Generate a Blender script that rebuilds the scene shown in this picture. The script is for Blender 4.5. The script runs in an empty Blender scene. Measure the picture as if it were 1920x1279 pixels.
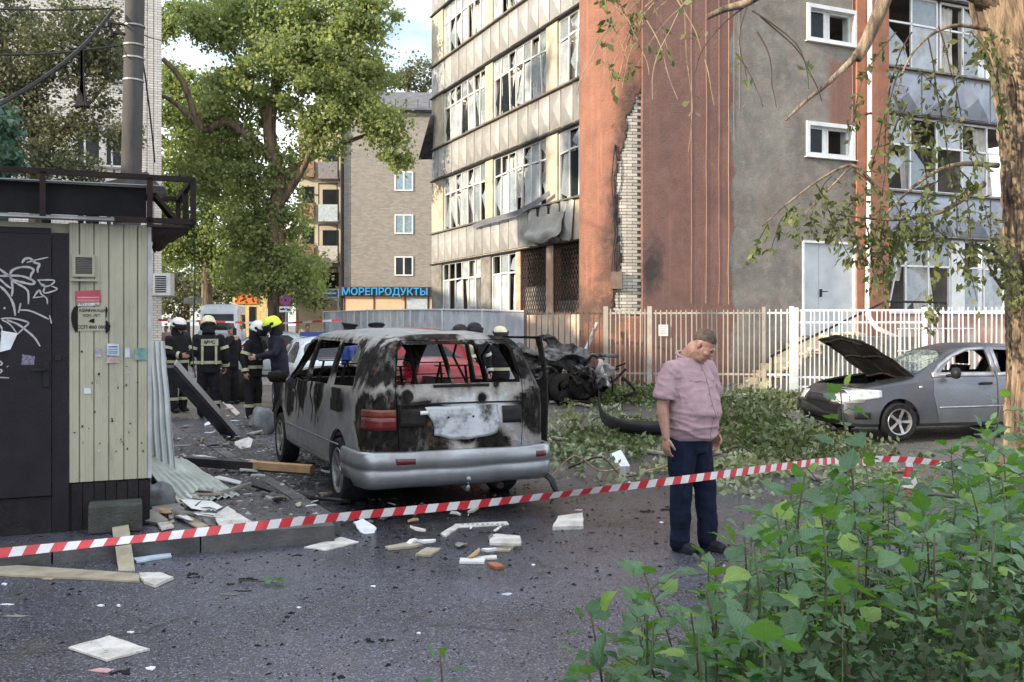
import bpy, bmesh, math, random
import numpy as np
from mathutils import Vector, Matrix, noise
from math import sin, cos, pi, radians, sqrt, atan2
random.seed(7); rng = np.random.default_rng(7)
S = bpy.context.scene; COL = S.collection

# ---------------------------------------------------------------- camera, sky, sun, exposure
cam_d = bpy.data.cameras.new('camera'); cam = bpy.data.objects.new('camera', cam_d); COL.objects.link(cam)
EYE = 1.7; FPX = 1800.0; HOR = 609.0
cam.location = (0, 0, EYE); cam.rotation_euler = (pi/2, 0, 0)
cam_d.sensor_width = 36; cam_d.lens = FPX/1920*36; cam_d.shift_y = -(639.5-HOR)/1920
cam_d.clip_start = 0.05; cam_d.clip_end = 3000
S.camera = cam
S.view_settings.view_transform = 'Standard'; S.view_settings.look = 'None'
S.view_settings.exposure = 1.6; S.view_settings.gamma = 1; S.view_settings.use_curve_mapping = False
SUN_EL = radians(17); sdx, sdy = -0.88, -0.475
W = bpy.data.worlds.new('World'); S.world = W; W.use_nodes = True
wn = W.node_tree; wn.nodes.clear()
def wnode(t, **k):
    n = wn.nodes.new(t)
    for a, b in k.items(): setattr(n, a, b)
    return n
sky = wnode('ShaderNodeTexSky', sky_type='NISHITA', sun_disc=False, sun_elevation=SUN_EL, sun_rotation=atan2(sdx, sdy))
sky.air_density = 1.0; sky.dust_density = 1.5; sky.ozone_density = 1.5
tc = wnode('ShaderNodeTexCoord'); mp = wnode('ShaderNodeMapping'); mp.inputs['Scale'].default_value = (1, 1, 2.2)
mp.inputs['Location'].default_value = (0.3, 0.1, 0.2)
wn.links.new(tc.outputs['Generated'], mp.inputs['Vector'])
cn = wnode('ShaderNodeTexNoise'); cn.inputs['Scale'].default_value = 2.6; cn.inputs['Detail'].default_value = 8; cn.inputs['Roughness'].default_value = .55
wn.links.new(mp.outputs['Vector'], cn.inputs['Vector'])
mr = wnode('ShaderNodeMapRange'); mr.inputs['From Min'].default_value = .32; mr.inputs['From Max'].default_value = .56
wn.links.new(cn.outputs['Fac'], mr.inputs['Value'])
mx = wnode('ShaderNodeMix', data_type='RGBA'); mx.inputs[7].default_value = (8.0, 8.3, 8.8, 1)
wn.links.new(mr.outputs['Result'], mx.inputs[0]); wn.links.new(sky.outputs['Color'], mx.inputs[6])
bg = wnode('ShaderNodeBackground'); bg.inputs['Strength'].default_value = 0.10
wo = wnode('ShaderNodeOutputWorld'); wn.links.new(mx.outputs[2], bg.inputs['Color']); wn.links.new(bg.outputs['Background'], wo.inputs['Surface'])
sl = bpy.data.lights.new('sun', 'SUN'); sl.energy = 2.7; sl.angle = radians(.8); sl.color = (1, .84, .64)
so = bpy.data.objects.new('sun', sl); COL.objects.link(so)
SV = Vector((sdx, sdy, math.tan(SUN_EL)*math.hypot(sdx, sdy))).normalized()
so.rotation_euler = SV.to_track_quat('Z', 'Y').to_euler(); so.location = (-20, -10, 20)

# ---------------------------------------------------------------- helpers
RZ = atan2(.411, .912); CU, SU = cos(RZ), sin(RZ)          # street frame: u to the right and back, v forward
UD = (CU, SU); VD = (-SU, CU)
def uv(u, v): return (u*CU - v*SU, u*SU + v*CU)
def sm(a, b, x):
    t = min(1, max(0, (x-a)/(b-a))); return t*t*(3-2*t)
def gz(x, y): return .2*sm(13.5, 19.5, y)*sm(-1.2, 1.2, x + (y-14)*.25)
def G(px, py, z0=0.0):
    Y = (EYE-z0)*FPX/(py-HOR); return ((px-960)*Y/FPX, Y)
def P(px, py, Y): return Vector(((px-960)*Y/FPX, Y, EYE-(py-HOR)*Y/FPX))
def on_plane(px, py, O, D):
    k = (px-960)/FPX; a = (k*O[1]-O[0])/(D[0]-k*D[1]); Y = O[1]+D[1]*a
    return a, EYE-(py-HOR)*Y/FPX

class MB:
    def __init__(s): s.v = []; s.f = []; s.m = []
    def add(s, vs, fs, mi=0, T=None):
        b = len(s.v)
        for p in vs:
            s.v.append(tuple(T @ Vector(p)) if T is not None else tuple(p))
        for f in fs: s.f.append(tuple(i+b for i in f)); s.m.append(mi)
        return s
    def box(s, x0, x1, y0, y1, z0, z1, mi=0, T=None):
        return s.add([(x0,y0,z0),(x1,y0,z0),(x1,y1,z0),(x0,y1,z0),(x0,y0,z1),(x1,y0,z1),(x1,y1,z1),(x0,y1,z1)],
              [(3,2,1,0),(4,5,6,7),(0,1,5,4),(1,2,6,5),(2,3,7,6),(3,0,4,7)], mi, T)
    def tube(s, pts, r, n=6, mi=0, T=None, flat=1.0):
        pts = [Vector(p) for p in pts]; k = len(pts); vs = []; fs = []
        up = Vector((0,0,1)) if abs((pts[-1]-pts[0]).normalized().z) < .95 else Vector((1,0,0))
        for i, p in enumerate(pts):
            d = (pts[min(i+1,k-1)]-pts[max(i-1,0)]).normalized()
            a = d.cross(up); a = a.normalized() if a.length > 1e-4 else Vector((1,0,0)); b = a.cross(d).normalized()
            rr = r[i] if isinstance(r, (list, tuple)) else r
            for j in range(n):
                t = 2*pi*(j+.5)/n; vs.append(p + a*cos(t)*rr + b*sin(t)*rr*flat)
        for i in range(k-1):
            for j in range(n):
                q = (j+1) % n; fs.append((i*n+j, i*n+q, (i+1)*n+q, (i+1)*n+j))
        fs.append(tuple(reversed(range(n)))); fs.append(tuple((k-1)*n+j for j in range(n)))
        return s.add(vs, fs, mi, T)
    def lathe(s, prof, n=16, mi=0, T=None):           # prof: (r, z)
        vs = []; fs = []
        for r, z in prof:
            for j in range(n): t = 2*pi*j/n; vs.append((r*cos(t), r*sin(t), z))
        for i in range(len(prof)-1):
            for j in range(n):
                q = (j+1) % n; fs.append((i*n+j, i*n+q, (i+1)*n+q, (i+1)*n+j))
        return s.add(vs, fs, mi, T)
    def prism(s, poly, d, mi=0, T=None):              # poly: 3D points, d: extrude vector
        n = len(poly); d = Vector(d); vs = [Vector(p) for p in poly] + [Vector(p)+d for p in poly]
        fs = [tuple(reversed(range(n))), tuple(range(n, 2*n))] + [(i, (i+1) % n, n+(i+1) % n, n+i) for i in range(n)]
        return s.add(vs, fs, mi, T)
    def grid(s, fn, nu, nv, mi=0, closed=False, skip=None):
        vs = [fn(i/nu, j/nv) for j in range(nv+1) for i in range(nu+1)]; fs = []
        for j in range(nv):
            for i in range(nu):
                if skip and skip((i+.5)/nu, (j+.5)/nv): continue
                a = j*(nu+1)+i; fs.append((a, a+1, a+nu+2, a+nu+1))
        return s.add(vs, fs, mi)
    def mesh(s, name, mats, smooth=False, ang=None, fix=False):
        me = bpy.data.meshes.new(name); me.from_pydata(s.v, [], s.f)
        if not isinstance(mats, (list, tuple)): mats = [mats]
        for m in mats: me.materials.append(m)
        me.polygons.foreach_set('material_index', s.m)
        if fix:
            bm = bmesh.new(); bm.from_mesh(me); bmesh.ops.recalc_face_normals(bm, faces=bm.faces); bm.to_mesh(me); bm.free()
        if smooth or ang:
            me.shade_smooth()
            if ang: me.set_sharp_from_angle(angle=radians(ang))
        me.update(); return me
    def build(s, name, mats, parent=None, smooth=False, ang=None, fix=False, kind=None, loc=None):
        return obj(name, s.mesh(name, mats, smooth, ang, fix), parent, kind, loc)
def obj(name, me, parent=None, kind=None, loc=None, rz=None):
    o = bpy.data.objects.new(name, me); COL.objects.link(o)
    if parent: o.parent = parent
    if kind: o['kind'] = kind
    if loc is not None: o.location = loc
    if rz is not None: o.rotation_euler = (0, 0, rz)
    return o
def tag(o, label, cat, group=None):
    o['label'] = label; o['category'] = cat
    if group: o['group'] = group
    return o
def thing(name, label, cat, loc=(0,0,0), rz=0, group=None):
    o = obj(name, None, loc=loc, rz=rz); return tag(o, label, cat, group)
def copy_tree(o, parent=None):
    c = o.copy(); COL.objects.link(c)
    if parent: c.parent = parent
    for ch in list(o.children): copy_tree(ch, c)
    return c
def wpath(px_list, n=8):                              # smooth polyline through points
    pts = [Vector(p) for p in px_list]; out = []
    for i in range(len(pts)-1):
        p0 = pts[max(i-1,0)]; p1 = pts[i]; p2 = pts[i+1]; p3 = pts[min(i+2,len(pts)-1)]
        for k in range(n):
            t = k/n; out.append(.5*((2*p1)+(p2-p0)*t+(2*p0-5*p1+4*p2-p3)*t*t+(3*p1-p0-3*p2+p3)*t**3))
    return out+[pts[-1]]
def text_mesh(body, size, mat_, extrude=.004, bold=0.0, font=None):
    c = bpy.data.curves.new('txt', 'FONT'); c.body = body; c.size = size; c.extrude = extrude; c.offset = bold
    c.align_x = 'CENTER'; c.align_y = 'CENTER'; c.resolution_u = 2
    o = bpy.data.objects.new('txt', c); COL.objects.link(o)
    dg = bpy.context.evaluated_depsgraph_get(); me = bpy.data.meshes.new_from_object(o.evaluated_get(dg))
    bpy.data.objects.remove(o); me.materials.clear(); me.materials.append(mat_); return me
def eval_mesh(me, mods):
    o = bpy.data.objects.new('tmp', me); COL.objects.link(o)
    for t, kw in mods:
        m = o.modifiers.new('m', t)
        for k, v in kw.items(): setattr(m, k, v)
    dg = bpy.context.evaluated_depsgraph_get(); out = bpy.data.meshes.new_from_object(o.evaluated_get(dg))
    bpy.data.objects.remove(o); return out
def boolean(a, b, op):
    ob = bpy.data.objects.new('cut', b); COL.objects.link(ob)
    out = eval_mesh(a, [('BOOLEAN', dict(object=ob, operation=op, solver='EXACT'))])
    bpy.data.objects.remove(ob); return out

# ---------------------------------------------------------------- materials
class NT:
    def __init__(s, name):
        s.mat = bpy.data.materials.new(name); s.mat.use_nodes = True; s.nt = s.mat.node_tree
        s.b = s.nt.nodes['Principled BSDF']; s.out = s.nt.nodes['Material Output']
        s.obj = s.n('ShaderNodeTexCoord').outputs['Object']
    def n(s, t, ins=None, **k):
        n = s.nt.nodes.new(t)
        for a, b in k.items(): setattr(n, a, b)
        for a, b in (ins or {}).items(): s.put(n.inputs[a], b)
        return n
    def put(s, sock, v):
        if isinstance(v, bpy.types.NodeSocket): s.nt.links.new(v, sock)
        elif isinstance(v, (tuple, list)) and len(v) == 3 and sock.type == 'RGBA': sock.default_value = (*v, 1)
        else: sock.default_value = v
    def noise(s, sc, det=5, rough=.55, vec=None, dist=0):
        return s.n('ShaderNodeTexNoise', {'Vector': vec or s.obj, 'Scale': sc, 'Detail': det, 'Roughness': rough, 'Distortion': dist}).outputs['Fac']
    def voro(s, sc, vec=None, feature='F1', out='Distance'):
        return s.n('ShaderNodeTexVoronoi', {'Vector': vec or s.obj, 'Scale': sc}, feature=feature).outputs[out]
    def scale(s, v, sc): return s.n('ShaderNodeVectorMath', {0: v, 1: sc}, operation='MULTIPLY').outputs[0]
    def mr(s, v, a, b, c=0.0, d=1.0): return s.n('ShaderNodeMapRange', {0: v, 1: a, 2: b, 3: c, 4: d}).outputs[0]
    def math(s, op, a, b=0.0):
        return s.n('ShaderNodeMath', {0: a, 1: b}, operation=op).outputs[0]
    def mix(s, f, a, b, blend='MIX'): return s.n('ShaderNodeMix', {0: f, 6: a, 7: b}, data_type='RGBA', blend_type=blend).outputs[2]
    def sep(s, v=None):
        o = s.n('ShaderNodeSeparateXYZ', {0: v or s.obj}).outputs; return o[0], o[1], o[2]
    def bump(s, h, st=.3, d=.01, prev=None):
        ins = {'Height': h, 'Strength': st, 'Distance': d}
        if prev: ins['Normal'] = prev
        return s.n('ShaderNodeBump', ins).outputs[0]
    def rnd(s): return s.n('ShaderNodeObjectInfo').outputs['Random']
    def fin(s, col=None, rough=None, metal=None, normal=None, spec=None):
        if col is not None: s.put(s.b.inputs['Base Color'], col)
        if rough is not None: s.put(s.b.inputs['Roughness'], rough)
        if metal is not None: s.put(s.b.inputs['Metallic'], metal)
        if normal is not None: s.put(s.b.inputs['Normal'], normal)
        if spec is not None: s.put(s.b.inputs['Specular IOR Level'], spec)
        return s.mat
def simple(name, c, rough=.7, metal=0, var=.25, sc=6, bump=.15, bd=.004, c2=None, sc2=None, rvar=.1, objvar=0):
    t = NT(name); f = t.noise(sc, 6, .6); c2 = c2 or tuple(x*(1-var*1.6) for x in c)
    col = t.mix(t.mr(f, .35, .68), c, c2)
    if objvar:
        col = t.mix(1.0, col, t.mix(t.rnd(), tuple([1-objvar]*3), tuple([1+objvar*.5]*3)), 'MULTIPLY')
    fine = t.noise(sc2 or sc*12, 3)
    return t.fin(col, t.mr(f, .3, .7, rough-rvar, min(1, rough+rvar)), metal, t.bump(fine, bump, bd), .18 if max(c) < .05 else None)
def stucco(name, c, c2, cgrey=None, soot=None):
    t = NT(name); f = t.noise(1.1, 7, .62, t.scale(t.obj, (1, 1, .35))); g = t.noise(5, 8, .65)
    col = t.mix(t.mr(f, .35, .7), c, c2); col = t.mix(t.mr(g, .45, .75, 0, .45), col, tuple(x*.62 for x in c))
    st = t.noise(7, 4, .5, t.scale(t.obj, (1.6, 1.6, .06)))
    col = t.mix(t.mr(st, .56, .72, 0, .4), col, tuple(min(1, x*1.5) for x in c))
    X, Y, Z = t.sep()
    if cgrey:                                        # unpainted cement render on the end wall
        wob = t.math('MULTIPLY', t.math('SUBTRACT', t.noise(.8, 6, .6), .5), 1.3)
        xa = t.math('ADD', X, wob); za = t.math('ADD', Z, wob)
        m1 = t.math('MULTIPLY', t.mr(xa, cgrey[0]-.03, cgrey[0]+.03), t.mr(xa, cgrey[1]-.03, cgrey[1]+.03, 1, 0))
        cut = t.math('MULTIPLY', t.mr(X, cgrey[1]-.95, cgrey[1]-.7), t.math('MULTIPLY', t.mr(za, 6.7, 6.9), t.mr(za, 8.5, 8.7, 1, 0)))
        m1 = t.math('MULTIPLY', m1, t.math('SUBTRACT', 1.0, cut))
        gc = t.mix(t.mr(t.noise(.9, 7, .65), .35, .7), (.25, .235, .20), (.115, .11, .10))
        gc = t.mix(t.mr(t.noise(4, 6, .6), .5, .7, 0, .5), gc, (.34, .31, .25))
        col = t.mix(m1, col, gc)
    for (cx, cy, cz, rx, rz_, k) in (soot or []):
        wv = t.math('MULTIPLY', t.math('SUBTRACT', t.noise(2.6, 6, .65), .5), 1.6)
        dx = t.math('DIVIDE', t.math('SUBTRACT', X, cx), rx); dz = t.math('DIVIDE', t.math('SUBTRACT', Z, cz), rz_)
        d = t.math('ADD', t.math('SQRT', t.math('ADD', t.math('MULTIPLY', dx, dx), t.math('MULTIPLY', dz, dz))), wv)
        col = t.mix(t.mr(d, .35, 1.1, k, 0), col, (.035, .03, .028))
    h = t.noise(17, 6, .7, t.scale(t.obj, (1, 1, 1.7))); hb = t.noise(2.2, 7, .6)
    col = t.mix(t.mr(t.noise(2.4, 9, .72), .50, .72, 0, .5), col, tuple(min(1, x*1.45+.03) for x in c2)); col = t.mix(t.mr(t.noise(.55, 6, .6), .5, .68, 0, .4), col, tuple(x*.55 for x in c2))
    return t.fin(col, .93, 0, t.bump(h, .9, .035, t.bump(hb, .5, .10)))
def foliage(name, c, c2, c3=None, trans=.35, rough=.55):
    t = NT(name); a = t.n('ShaderNodeAttribute', attribute_name='rnd').outputs['Fac']
    col = t.mix(a, c, c2); big = t.mr(t.noise(.8, 4), .42, .62)
    col = t.mix(big, col, tuple(x*.8 for x in c2) if c3 is None else c3)
    t.put(t.b.inputs['Base Color'], col); t.put(t.b.inputs['Roughness'], rough); t.put(t.b.inputs['Specular IOR Level'], .35)
    tr = t.n('ShaderNodeBsdfTranslucent', {'Color': t.mix(1.0, col, (1.2, 1.3, .7), 'MULTIPLY')})
    mx_ = t.n('ShaderNodeMixShader', {0: trans, 1: t.b.outputs[0], 2: tr.outputs[0]})
    t.nt.links.new(mx_.outputs[0], t.out.inputs['Surface']); return t.mat
def glass(name, tint=(.8,.9,.9), dirt=.15):
    t = NT(name); t.put(t.b.inputs['Base Color'], tint); t.put(t.b.inputs['Roughness'], .04)
    t.put(t.b.inputs['Transmission Weight'], 0.0); t.put(t.b.inputs['Alpha'], t.mr(t.noise(3), .4, .7, dirt, dirt+.2))
    t.put(t.b.inputs['Specular IOR Level'], .9); return t.mat
def leaf_cloud(name, C, size, mat_, parent=None, droop=.3, aspect=.45, kind=None):
    n = len(C); C = np.asarray(C, float)
    d = rng.normal(size=(n, 3)); d[:, 2] -= droop*1.6; d /= np.linalg.norm(d, axis=1)[:, None]
    r = rng.normal(size=(n, 3)); s = np.cross(d, r); s /= np.linalg.norm(s, axis=1)[:, None]+1e-9
    L = (size*(.6+.8*rng.random(n)))[:, None] if np.isscalar(size) else (np.asarray(size)*(.6+.8*rng.random(n)))[:, None]
    nn = np.cross(d, s)
    v = np.stack([C, C+d*L*.5+s*L*aspect+nn*L*.08, C+d*L, C+d*L*.5-s*L*aspect+nn*L*.08], 1).reshape(-1, 3)
    me = bpy.data.meshes.new(name); me.vertices.add(4*n); me.vertices.foreach_set('co', v.ravel())
    me.loops.add(4*n); me.loops.foreach_set('vertex_index', np.arange(4*n, dtype=np.int32))
    me.polygons.add(n); me.polygons.foreach_set('loop_start', np.arange(0, 4*n, 4, dtype=np.int32))
    at = me.attributes.new('rnd', 'FLOAT', 'FACE'); at.data.foreach_set('value', rng.random(n).astype(np.float32))
    me.materials.append(mat_); me.update(calc_edges=True)
    return obj(name, me, parent, kind)
def clumps(blobs, per, sub=.34, leaves=60, flat=.8):
    """blobs (x,y,z,rx,ry,rz) -> leaf centres gathered in small uneven clumps"""
    out = []
    for (x, y, z, rx, ry, rz_) in blobs:
        k = int(per*rx*rz_)+3
        d = rng.normal(size=(k, 3)); d /= np.linalg.norm(d, axis=1)[:, None]
        rad = rng.random(k)**.42
        cc = np.array([x, y, z]) + d*rad[:, None]*np.array([rx, ry, rz_])
        for c in cc:
            m = int(leaves*(.4+1.2*rng.random())); ss = sub*(.5+rng.random())
            q = rng.normal(size=(m, 3))*np.array([ss*.6, ss*.6, ss*.6*flat]); out.append(c+q)
    return np.concatenate(out)

M = {}
M['asphalt_stub'] = None
M['white_paint'] = simple('white_paint', (.62,.64,.64), .45, 0, .18, 4, .1)
M['frame_white'] = simple('frame_white', (.68,.69,.68), .4, 0, .15, 3, .1)
M['beige_wall'] = simple('beige_wall', (.50,.44,.33), .75, 0, .25, 2, .25, .01)
M['panel_a'] = simple('panel_a', (.42,.42,.41), .42, .35, .3, 2.2, .5, .03, c2=(.29,.28,.265), objvar=.2)
M['panel_c'] = simple('panel_c', (.30,.33,.39), .4, .3, .25, 1.6, .15, .01, objvar=.15)
M['dark_metal'] = simple('dark_metal', (.035,.033,.035), .55, .3, .3, 5)
M['rust'] = simple('rust', (.07,.045,.035), .8, .2, .4, 8, .4, c2=(.03,.025,.025))
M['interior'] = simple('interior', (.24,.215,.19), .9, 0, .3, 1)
M['curtain'] = simple('curtain', (.62,.60,.55), .9, 0, .25, 3)
M['glass'] = glass('glass', (.30,.35,.38), .5)
M['glass_dark'] = simple('glass_dark', (.02,.025,.03), .08, 0, .3, 1, 0)
M['concrete'] = simple('concrete', (.24,.23,.21), .9, 0, .3, 3, .4, .01)
M['brick_white'] = simple('brick_white', (.50,.47,.41), .88, 0, .25, 5, .4, .006, c2=(.30,.27,.23), objvar=.3)
M['mortar'] = simple('mortar', (.16,.145,.125), .95, 0, .3, 6, .5)
M['bark'] = (lambda t: t.fin(t.mix(t.mr(t.noise(5, 7, .65, t.scale(t.obj, (1, 1, .22))), .38, .62), (.045, .033, .024), (.20, .145, .095)), .92, 0,
             t.bump(t.noise(7, 6, .6, t.scale(t.obj, (1, 1, .2))), 1.0, .06)))(NT('bark'))
M['leaf_far'] = foliage('leaf_far', (.21,.26,.11), (.36,.40,.17), (.20,.24,.11), trans=.5)
M['leaf_dark'] = foliage('leaf_dark', (.085,.10,.055), (.155,.165,.085), (.11,.11,.065), trans=.3)
M['leaf_far2'] = foliage('leaf_far2', (.17,.22,.085), (.28,.33,.12), (.19,.24,.10), trans=.45)
M['leaf_near'] = foliage('leaf_near', (.065,.095,.035), (.17,.19,.06), (.09,.10,.045), trans=.3)
# ---------------------------------------------------------------- ground, road, pavement
def ground_mat(name, base, base2, wet, soot=True, grit=.5):
    t = NT(name); X, Y, Z = t.sep()
    n1 = t.noise(.7, 8, .62); n2 = t.noise(58, 4, .7); n3 = t.noise(4.5, 6, .6)
    col = t.mix(t.mr(n1, .35, .68), base, base2); col = t.mix(t.mr(n2, .50, .60, 0, .8), col, tuple(x*.28 for x in base))
    sp = t.voro(120, out='Color'); spk = t.mr(t.n('ShaderNodeSeparateColor', {0: sp}).outputs[0], .8, .95)
    col = t.mix(t.math('MULTIPLY', spk, .75), col, tuple(min(1, x*3.4) for x in base))
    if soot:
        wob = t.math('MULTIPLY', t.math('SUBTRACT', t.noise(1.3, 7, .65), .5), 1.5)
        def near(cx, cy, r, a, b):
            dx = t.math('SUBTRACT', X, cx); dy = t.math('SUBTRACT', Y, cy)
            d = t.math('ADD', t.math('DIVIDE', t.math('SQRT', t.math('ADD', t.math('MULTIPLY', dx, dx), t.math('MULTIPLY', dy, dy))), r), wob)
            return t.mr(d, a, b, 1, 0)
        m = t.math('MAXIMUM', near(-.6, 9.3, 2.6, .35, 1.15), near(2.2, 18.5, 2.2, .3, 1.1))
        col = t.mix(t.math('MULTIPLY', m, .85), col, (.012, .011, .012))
    ck = t.math('MULTIPLY', t.mr(t.n('ShaderNodeTexVoronoi', {'Vector': t.n('ShaderNodeVectorMath', {0: t.obj, 1: t.n('ShaderNodeVectorMath', {0: t.n('ShaderNodeTexNoise', {'Vector': t.obj, 'Scale': 2.5, 'Detail': 6.0}).outputs['Color'], 1: (.5,.5,.5)}, operation='MULTIPLY').outputs[0]}, operation='ADD').outputs[0], 'Scale': .75}, feature='DISTANCE_TO_EDGE').outputs[0], .004, .014, 1, 0), t.mr(n1, .5, .56)); col = t.mix(ck, col, (.008,.008,.009)); col = t.mix(t.mr(t.noise(1.7, 8, .7), .55, .68, 0, .5), col, (.085,.07,.06))
    wv = t.noise(.42, 5, .55, None, .6)
    rough = t.mr(wv, .40, .62, wet[0], wet[1]); rough = t.math('ADD', rough, t.mr(n2, .3, .7, -.06, .14))
    b1 = t.bump(n3, .25, .03); b2 = t.bump(n2, grit, .012, b1)
    bv = t.bump(t.voro(95), grit, .004, b2)
    return t.fin(col, rough, 0, bv, .8)
M['asphalt'] = ground_mat('asphalt', (.066,.068,.092), (.026,.026,.033), (.08, .40))  # blue tint in the base colour stands in for sky sheen
M['asphalt_far'] = ground_mat('asphalt_far', (.20,.19,.185), (.13,.125,.12), (.5, .8), False, .3)
M['earth'] = ground_mat('earth', (.10,.088,.07), (.055,.05,.042), (.6, .95), True, .8)
def sheet(name, x0, x1, y0, y1, step, mat_, dz, inside=None, kind='structure'):
    nx = max(1, int((x1-x0)/step)); ny = max(1, int((y1-y0)/step)); mb = MB()
    fn = lambda a, b: (x0+(x1-x0)*a, y0+(y1-y0)*b, gz(x0+(x1-x0)*a, y0+(y1-y0)*b)+dz)
    mb.grid(fn, nx, ny, skip=(lambda a, b: not inside(x0+(x1-x0)*a, y0+(y1-y0)*b)) if inside else None)
    return mb.build(name, mat_, kind=kind, smooth=True)
mb = MB()                                             # one sheet to the horizon, finer around the scene
xs = [-900, -300, -100, -40] + [-30+i*1.5 for i in range(41)] + [40, 100, 300, 900]
ys = [-200, -60, -20] + [-6+i*1.5 for i in range(44)] + [80, 150, 400, 1500]
mb.v = [(x, y, gz(x, y)) for y in ys for x in xs]
nxs = len(xs)
for j in range(len(ys)-1):
    for i in range(nxs-1): mb.f.append((j*nxs+i, j*nxs+i+1, (j+1)*nxs+i+1, (j+1)*nxs+i)); mb.m.append(0)
mb.build('ground', M['earth'], kind='structure', smooth=True)
def road_in(x, y):                                    # wet road in front of the lawn strip
    edge = 14.6 - (x-.4)*1.36 if x > .2 else 17.5
    return y < edge + .12*sin(x*3.1)+.1*sin(x*7.7)
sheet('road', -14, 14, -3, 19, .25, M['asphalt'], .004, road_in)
sheet('far_road', -60, 8, 27, 60, 1.5, M['asphalt_far'], .008, lambda x, y: y > 29+.45*x)
mb = MB()                                             # pavement slab under the kiosk with its kerb stones
ka, kb = Vector((-1.42, 7.60, 0)), Vector((-1.42-2.2*6, 7.60-.80*6, 0)); side = Vector((-.46, .888, 0))
kc = ka + side*9; kd = kb + side*9
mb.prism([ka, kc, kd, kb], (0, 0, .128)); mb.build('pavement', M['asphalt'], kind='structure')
pv = bpy.data.objects['pavement']
M['kerb'] = simple('kerb', (.085,.085,.088), .55, 0, .4, 3, .5, .01, objvar=.25)
ed = (kb-ka).normalized(); nrm = Vector((ed.y, -ed.x, 0)); nrm = nrm if nrm.y < 0 else -nrm
for i in range(8):
    a = ka + ed*(i*1.0+.006) + nrm*.0; b = ka + ed*(i*1.0+.994); off = .004*random.uniform(-1, 1)
    m = MB(); m.prism([a+nrm*(.13+off), b+nrm*(.13+off), b-nrm*.02, a-nrm*.02], (0, 0, .138+off)); m.build('kerb_stone', M['kerb'], pv)
sn = Vector((.888, .46, 0))
for i in range(8):
    a = ka + side*(i*1.0+.15); b = ka + side*(i*1.0+1.142); off = .01*random.uniform(-1, 1)
    m = MB(); m.prism([a+sn*.11, b+sn*.11, b-sn*.02, a-sn*.02], (0, 0, .140+off)); m.build('kerb_stone', M['kerb'], pv)

# ---------------------------------------------------------------- damaged office building
M['pane_pale'] = simple('pane_pale', (.40,.43,.44), .15, 0, .3, 2.5, .1, c2=(.20,.23,.25)); BO = uv(12.02, 19.22)
off = thing('office_building', 'five storey office with blown out windows, metal spandrel panels and rounded orange stucco corner', 'building', (BO[0], BO[1], 0), RZ)
AO = (BO[0]+.78*UD[0], BO[1]+.78*UD[1])
def bx(px, py): return on_plane(px, py, BO, UD)       # end wall: local x, z
def ax(px, py=300): return on_plane(px, py, AO, VD)   # long facade: local y, z
SIL = [2.0, 5.28, 8.6, 11.9]; TOP = [4.11, 7.41, 10.71, 14.0]; FAR = ax(808)[0]; ROOF = 15.2
xg0, xg1 = bx(1372, 300)[0], bx(1600, 300)[0]
M['stucco_b'] = stucco('stucco_b', (.225,.118,.092), (.165,.092,.075), (xg0, xg1), [(.25, 0, 3.1, .35, .8, .9)])
M['stucco_c'] = stucco('stucco_c', (.285,.130,.083), (.20,.098,.072), None, [(-.50, 0, 4.3, .30, 2.0, .92), (-.80, 0, 2.0, .5, .8, .75), (-.28, 0, 6.4, .30, 1.5, .8), (-.7, 0, 3.2, .25, 1.2, .6)])
XB = bx(1664, 300)[0]
# end wall with its openings (piers and lintels butted together)
def wall_with_holes(name, mat_, x0, x1, z0, z1, holes, y0, y1):
    xs_ = sorted({x0, x1, *[h[0] for h in holes], *[h[1] for h in holes]}); zs_ = sorted({z0, z1, *[h[2] for h in holes], *[h[3] for h in holes]})
    m = MB()
    for i in range(len(xs_)-1):
        for j in range(len(zs_)-1):
            cx, cz = (xs_[i]+xs_[i+1])/2, (zs_[j]+zs_[j+1])/2
            if any(h[0] < cx < h[1] and h[2] < cz < h[3] for h in holes): continue
            m.box(xs_[i], xs_[i+1], y0, y1, zs_[j], zs_[j+1])
    return m
w1 = (*[bx(p, 60)[0] for p in (1514, 1604)], bx(1515, 74)[1], bx(1515, 8)[1])
w2 = (*[bx(p, 260)[0] for p in (1513, 1600)], bx(1513, 291)[1], bx(1513, 229)[1])
dr = (bx(1504, 500)[0], bx(1604, 500)[0], bx(1560, 629)[1], bx(1560, 453)[1])
wall_with_holes('wall', None, .0, XB, -.3, ROOF, [w1, w2, dr], 0, .45).build('wall', M['stucco_b'], off)
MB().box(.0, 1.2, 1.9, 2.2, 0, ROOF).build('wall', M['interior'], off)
MB().box(.5, XB-.1, 3.2, 3.3, 0, ROOF).build('interior_wall', M['interior'], off)
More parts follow.
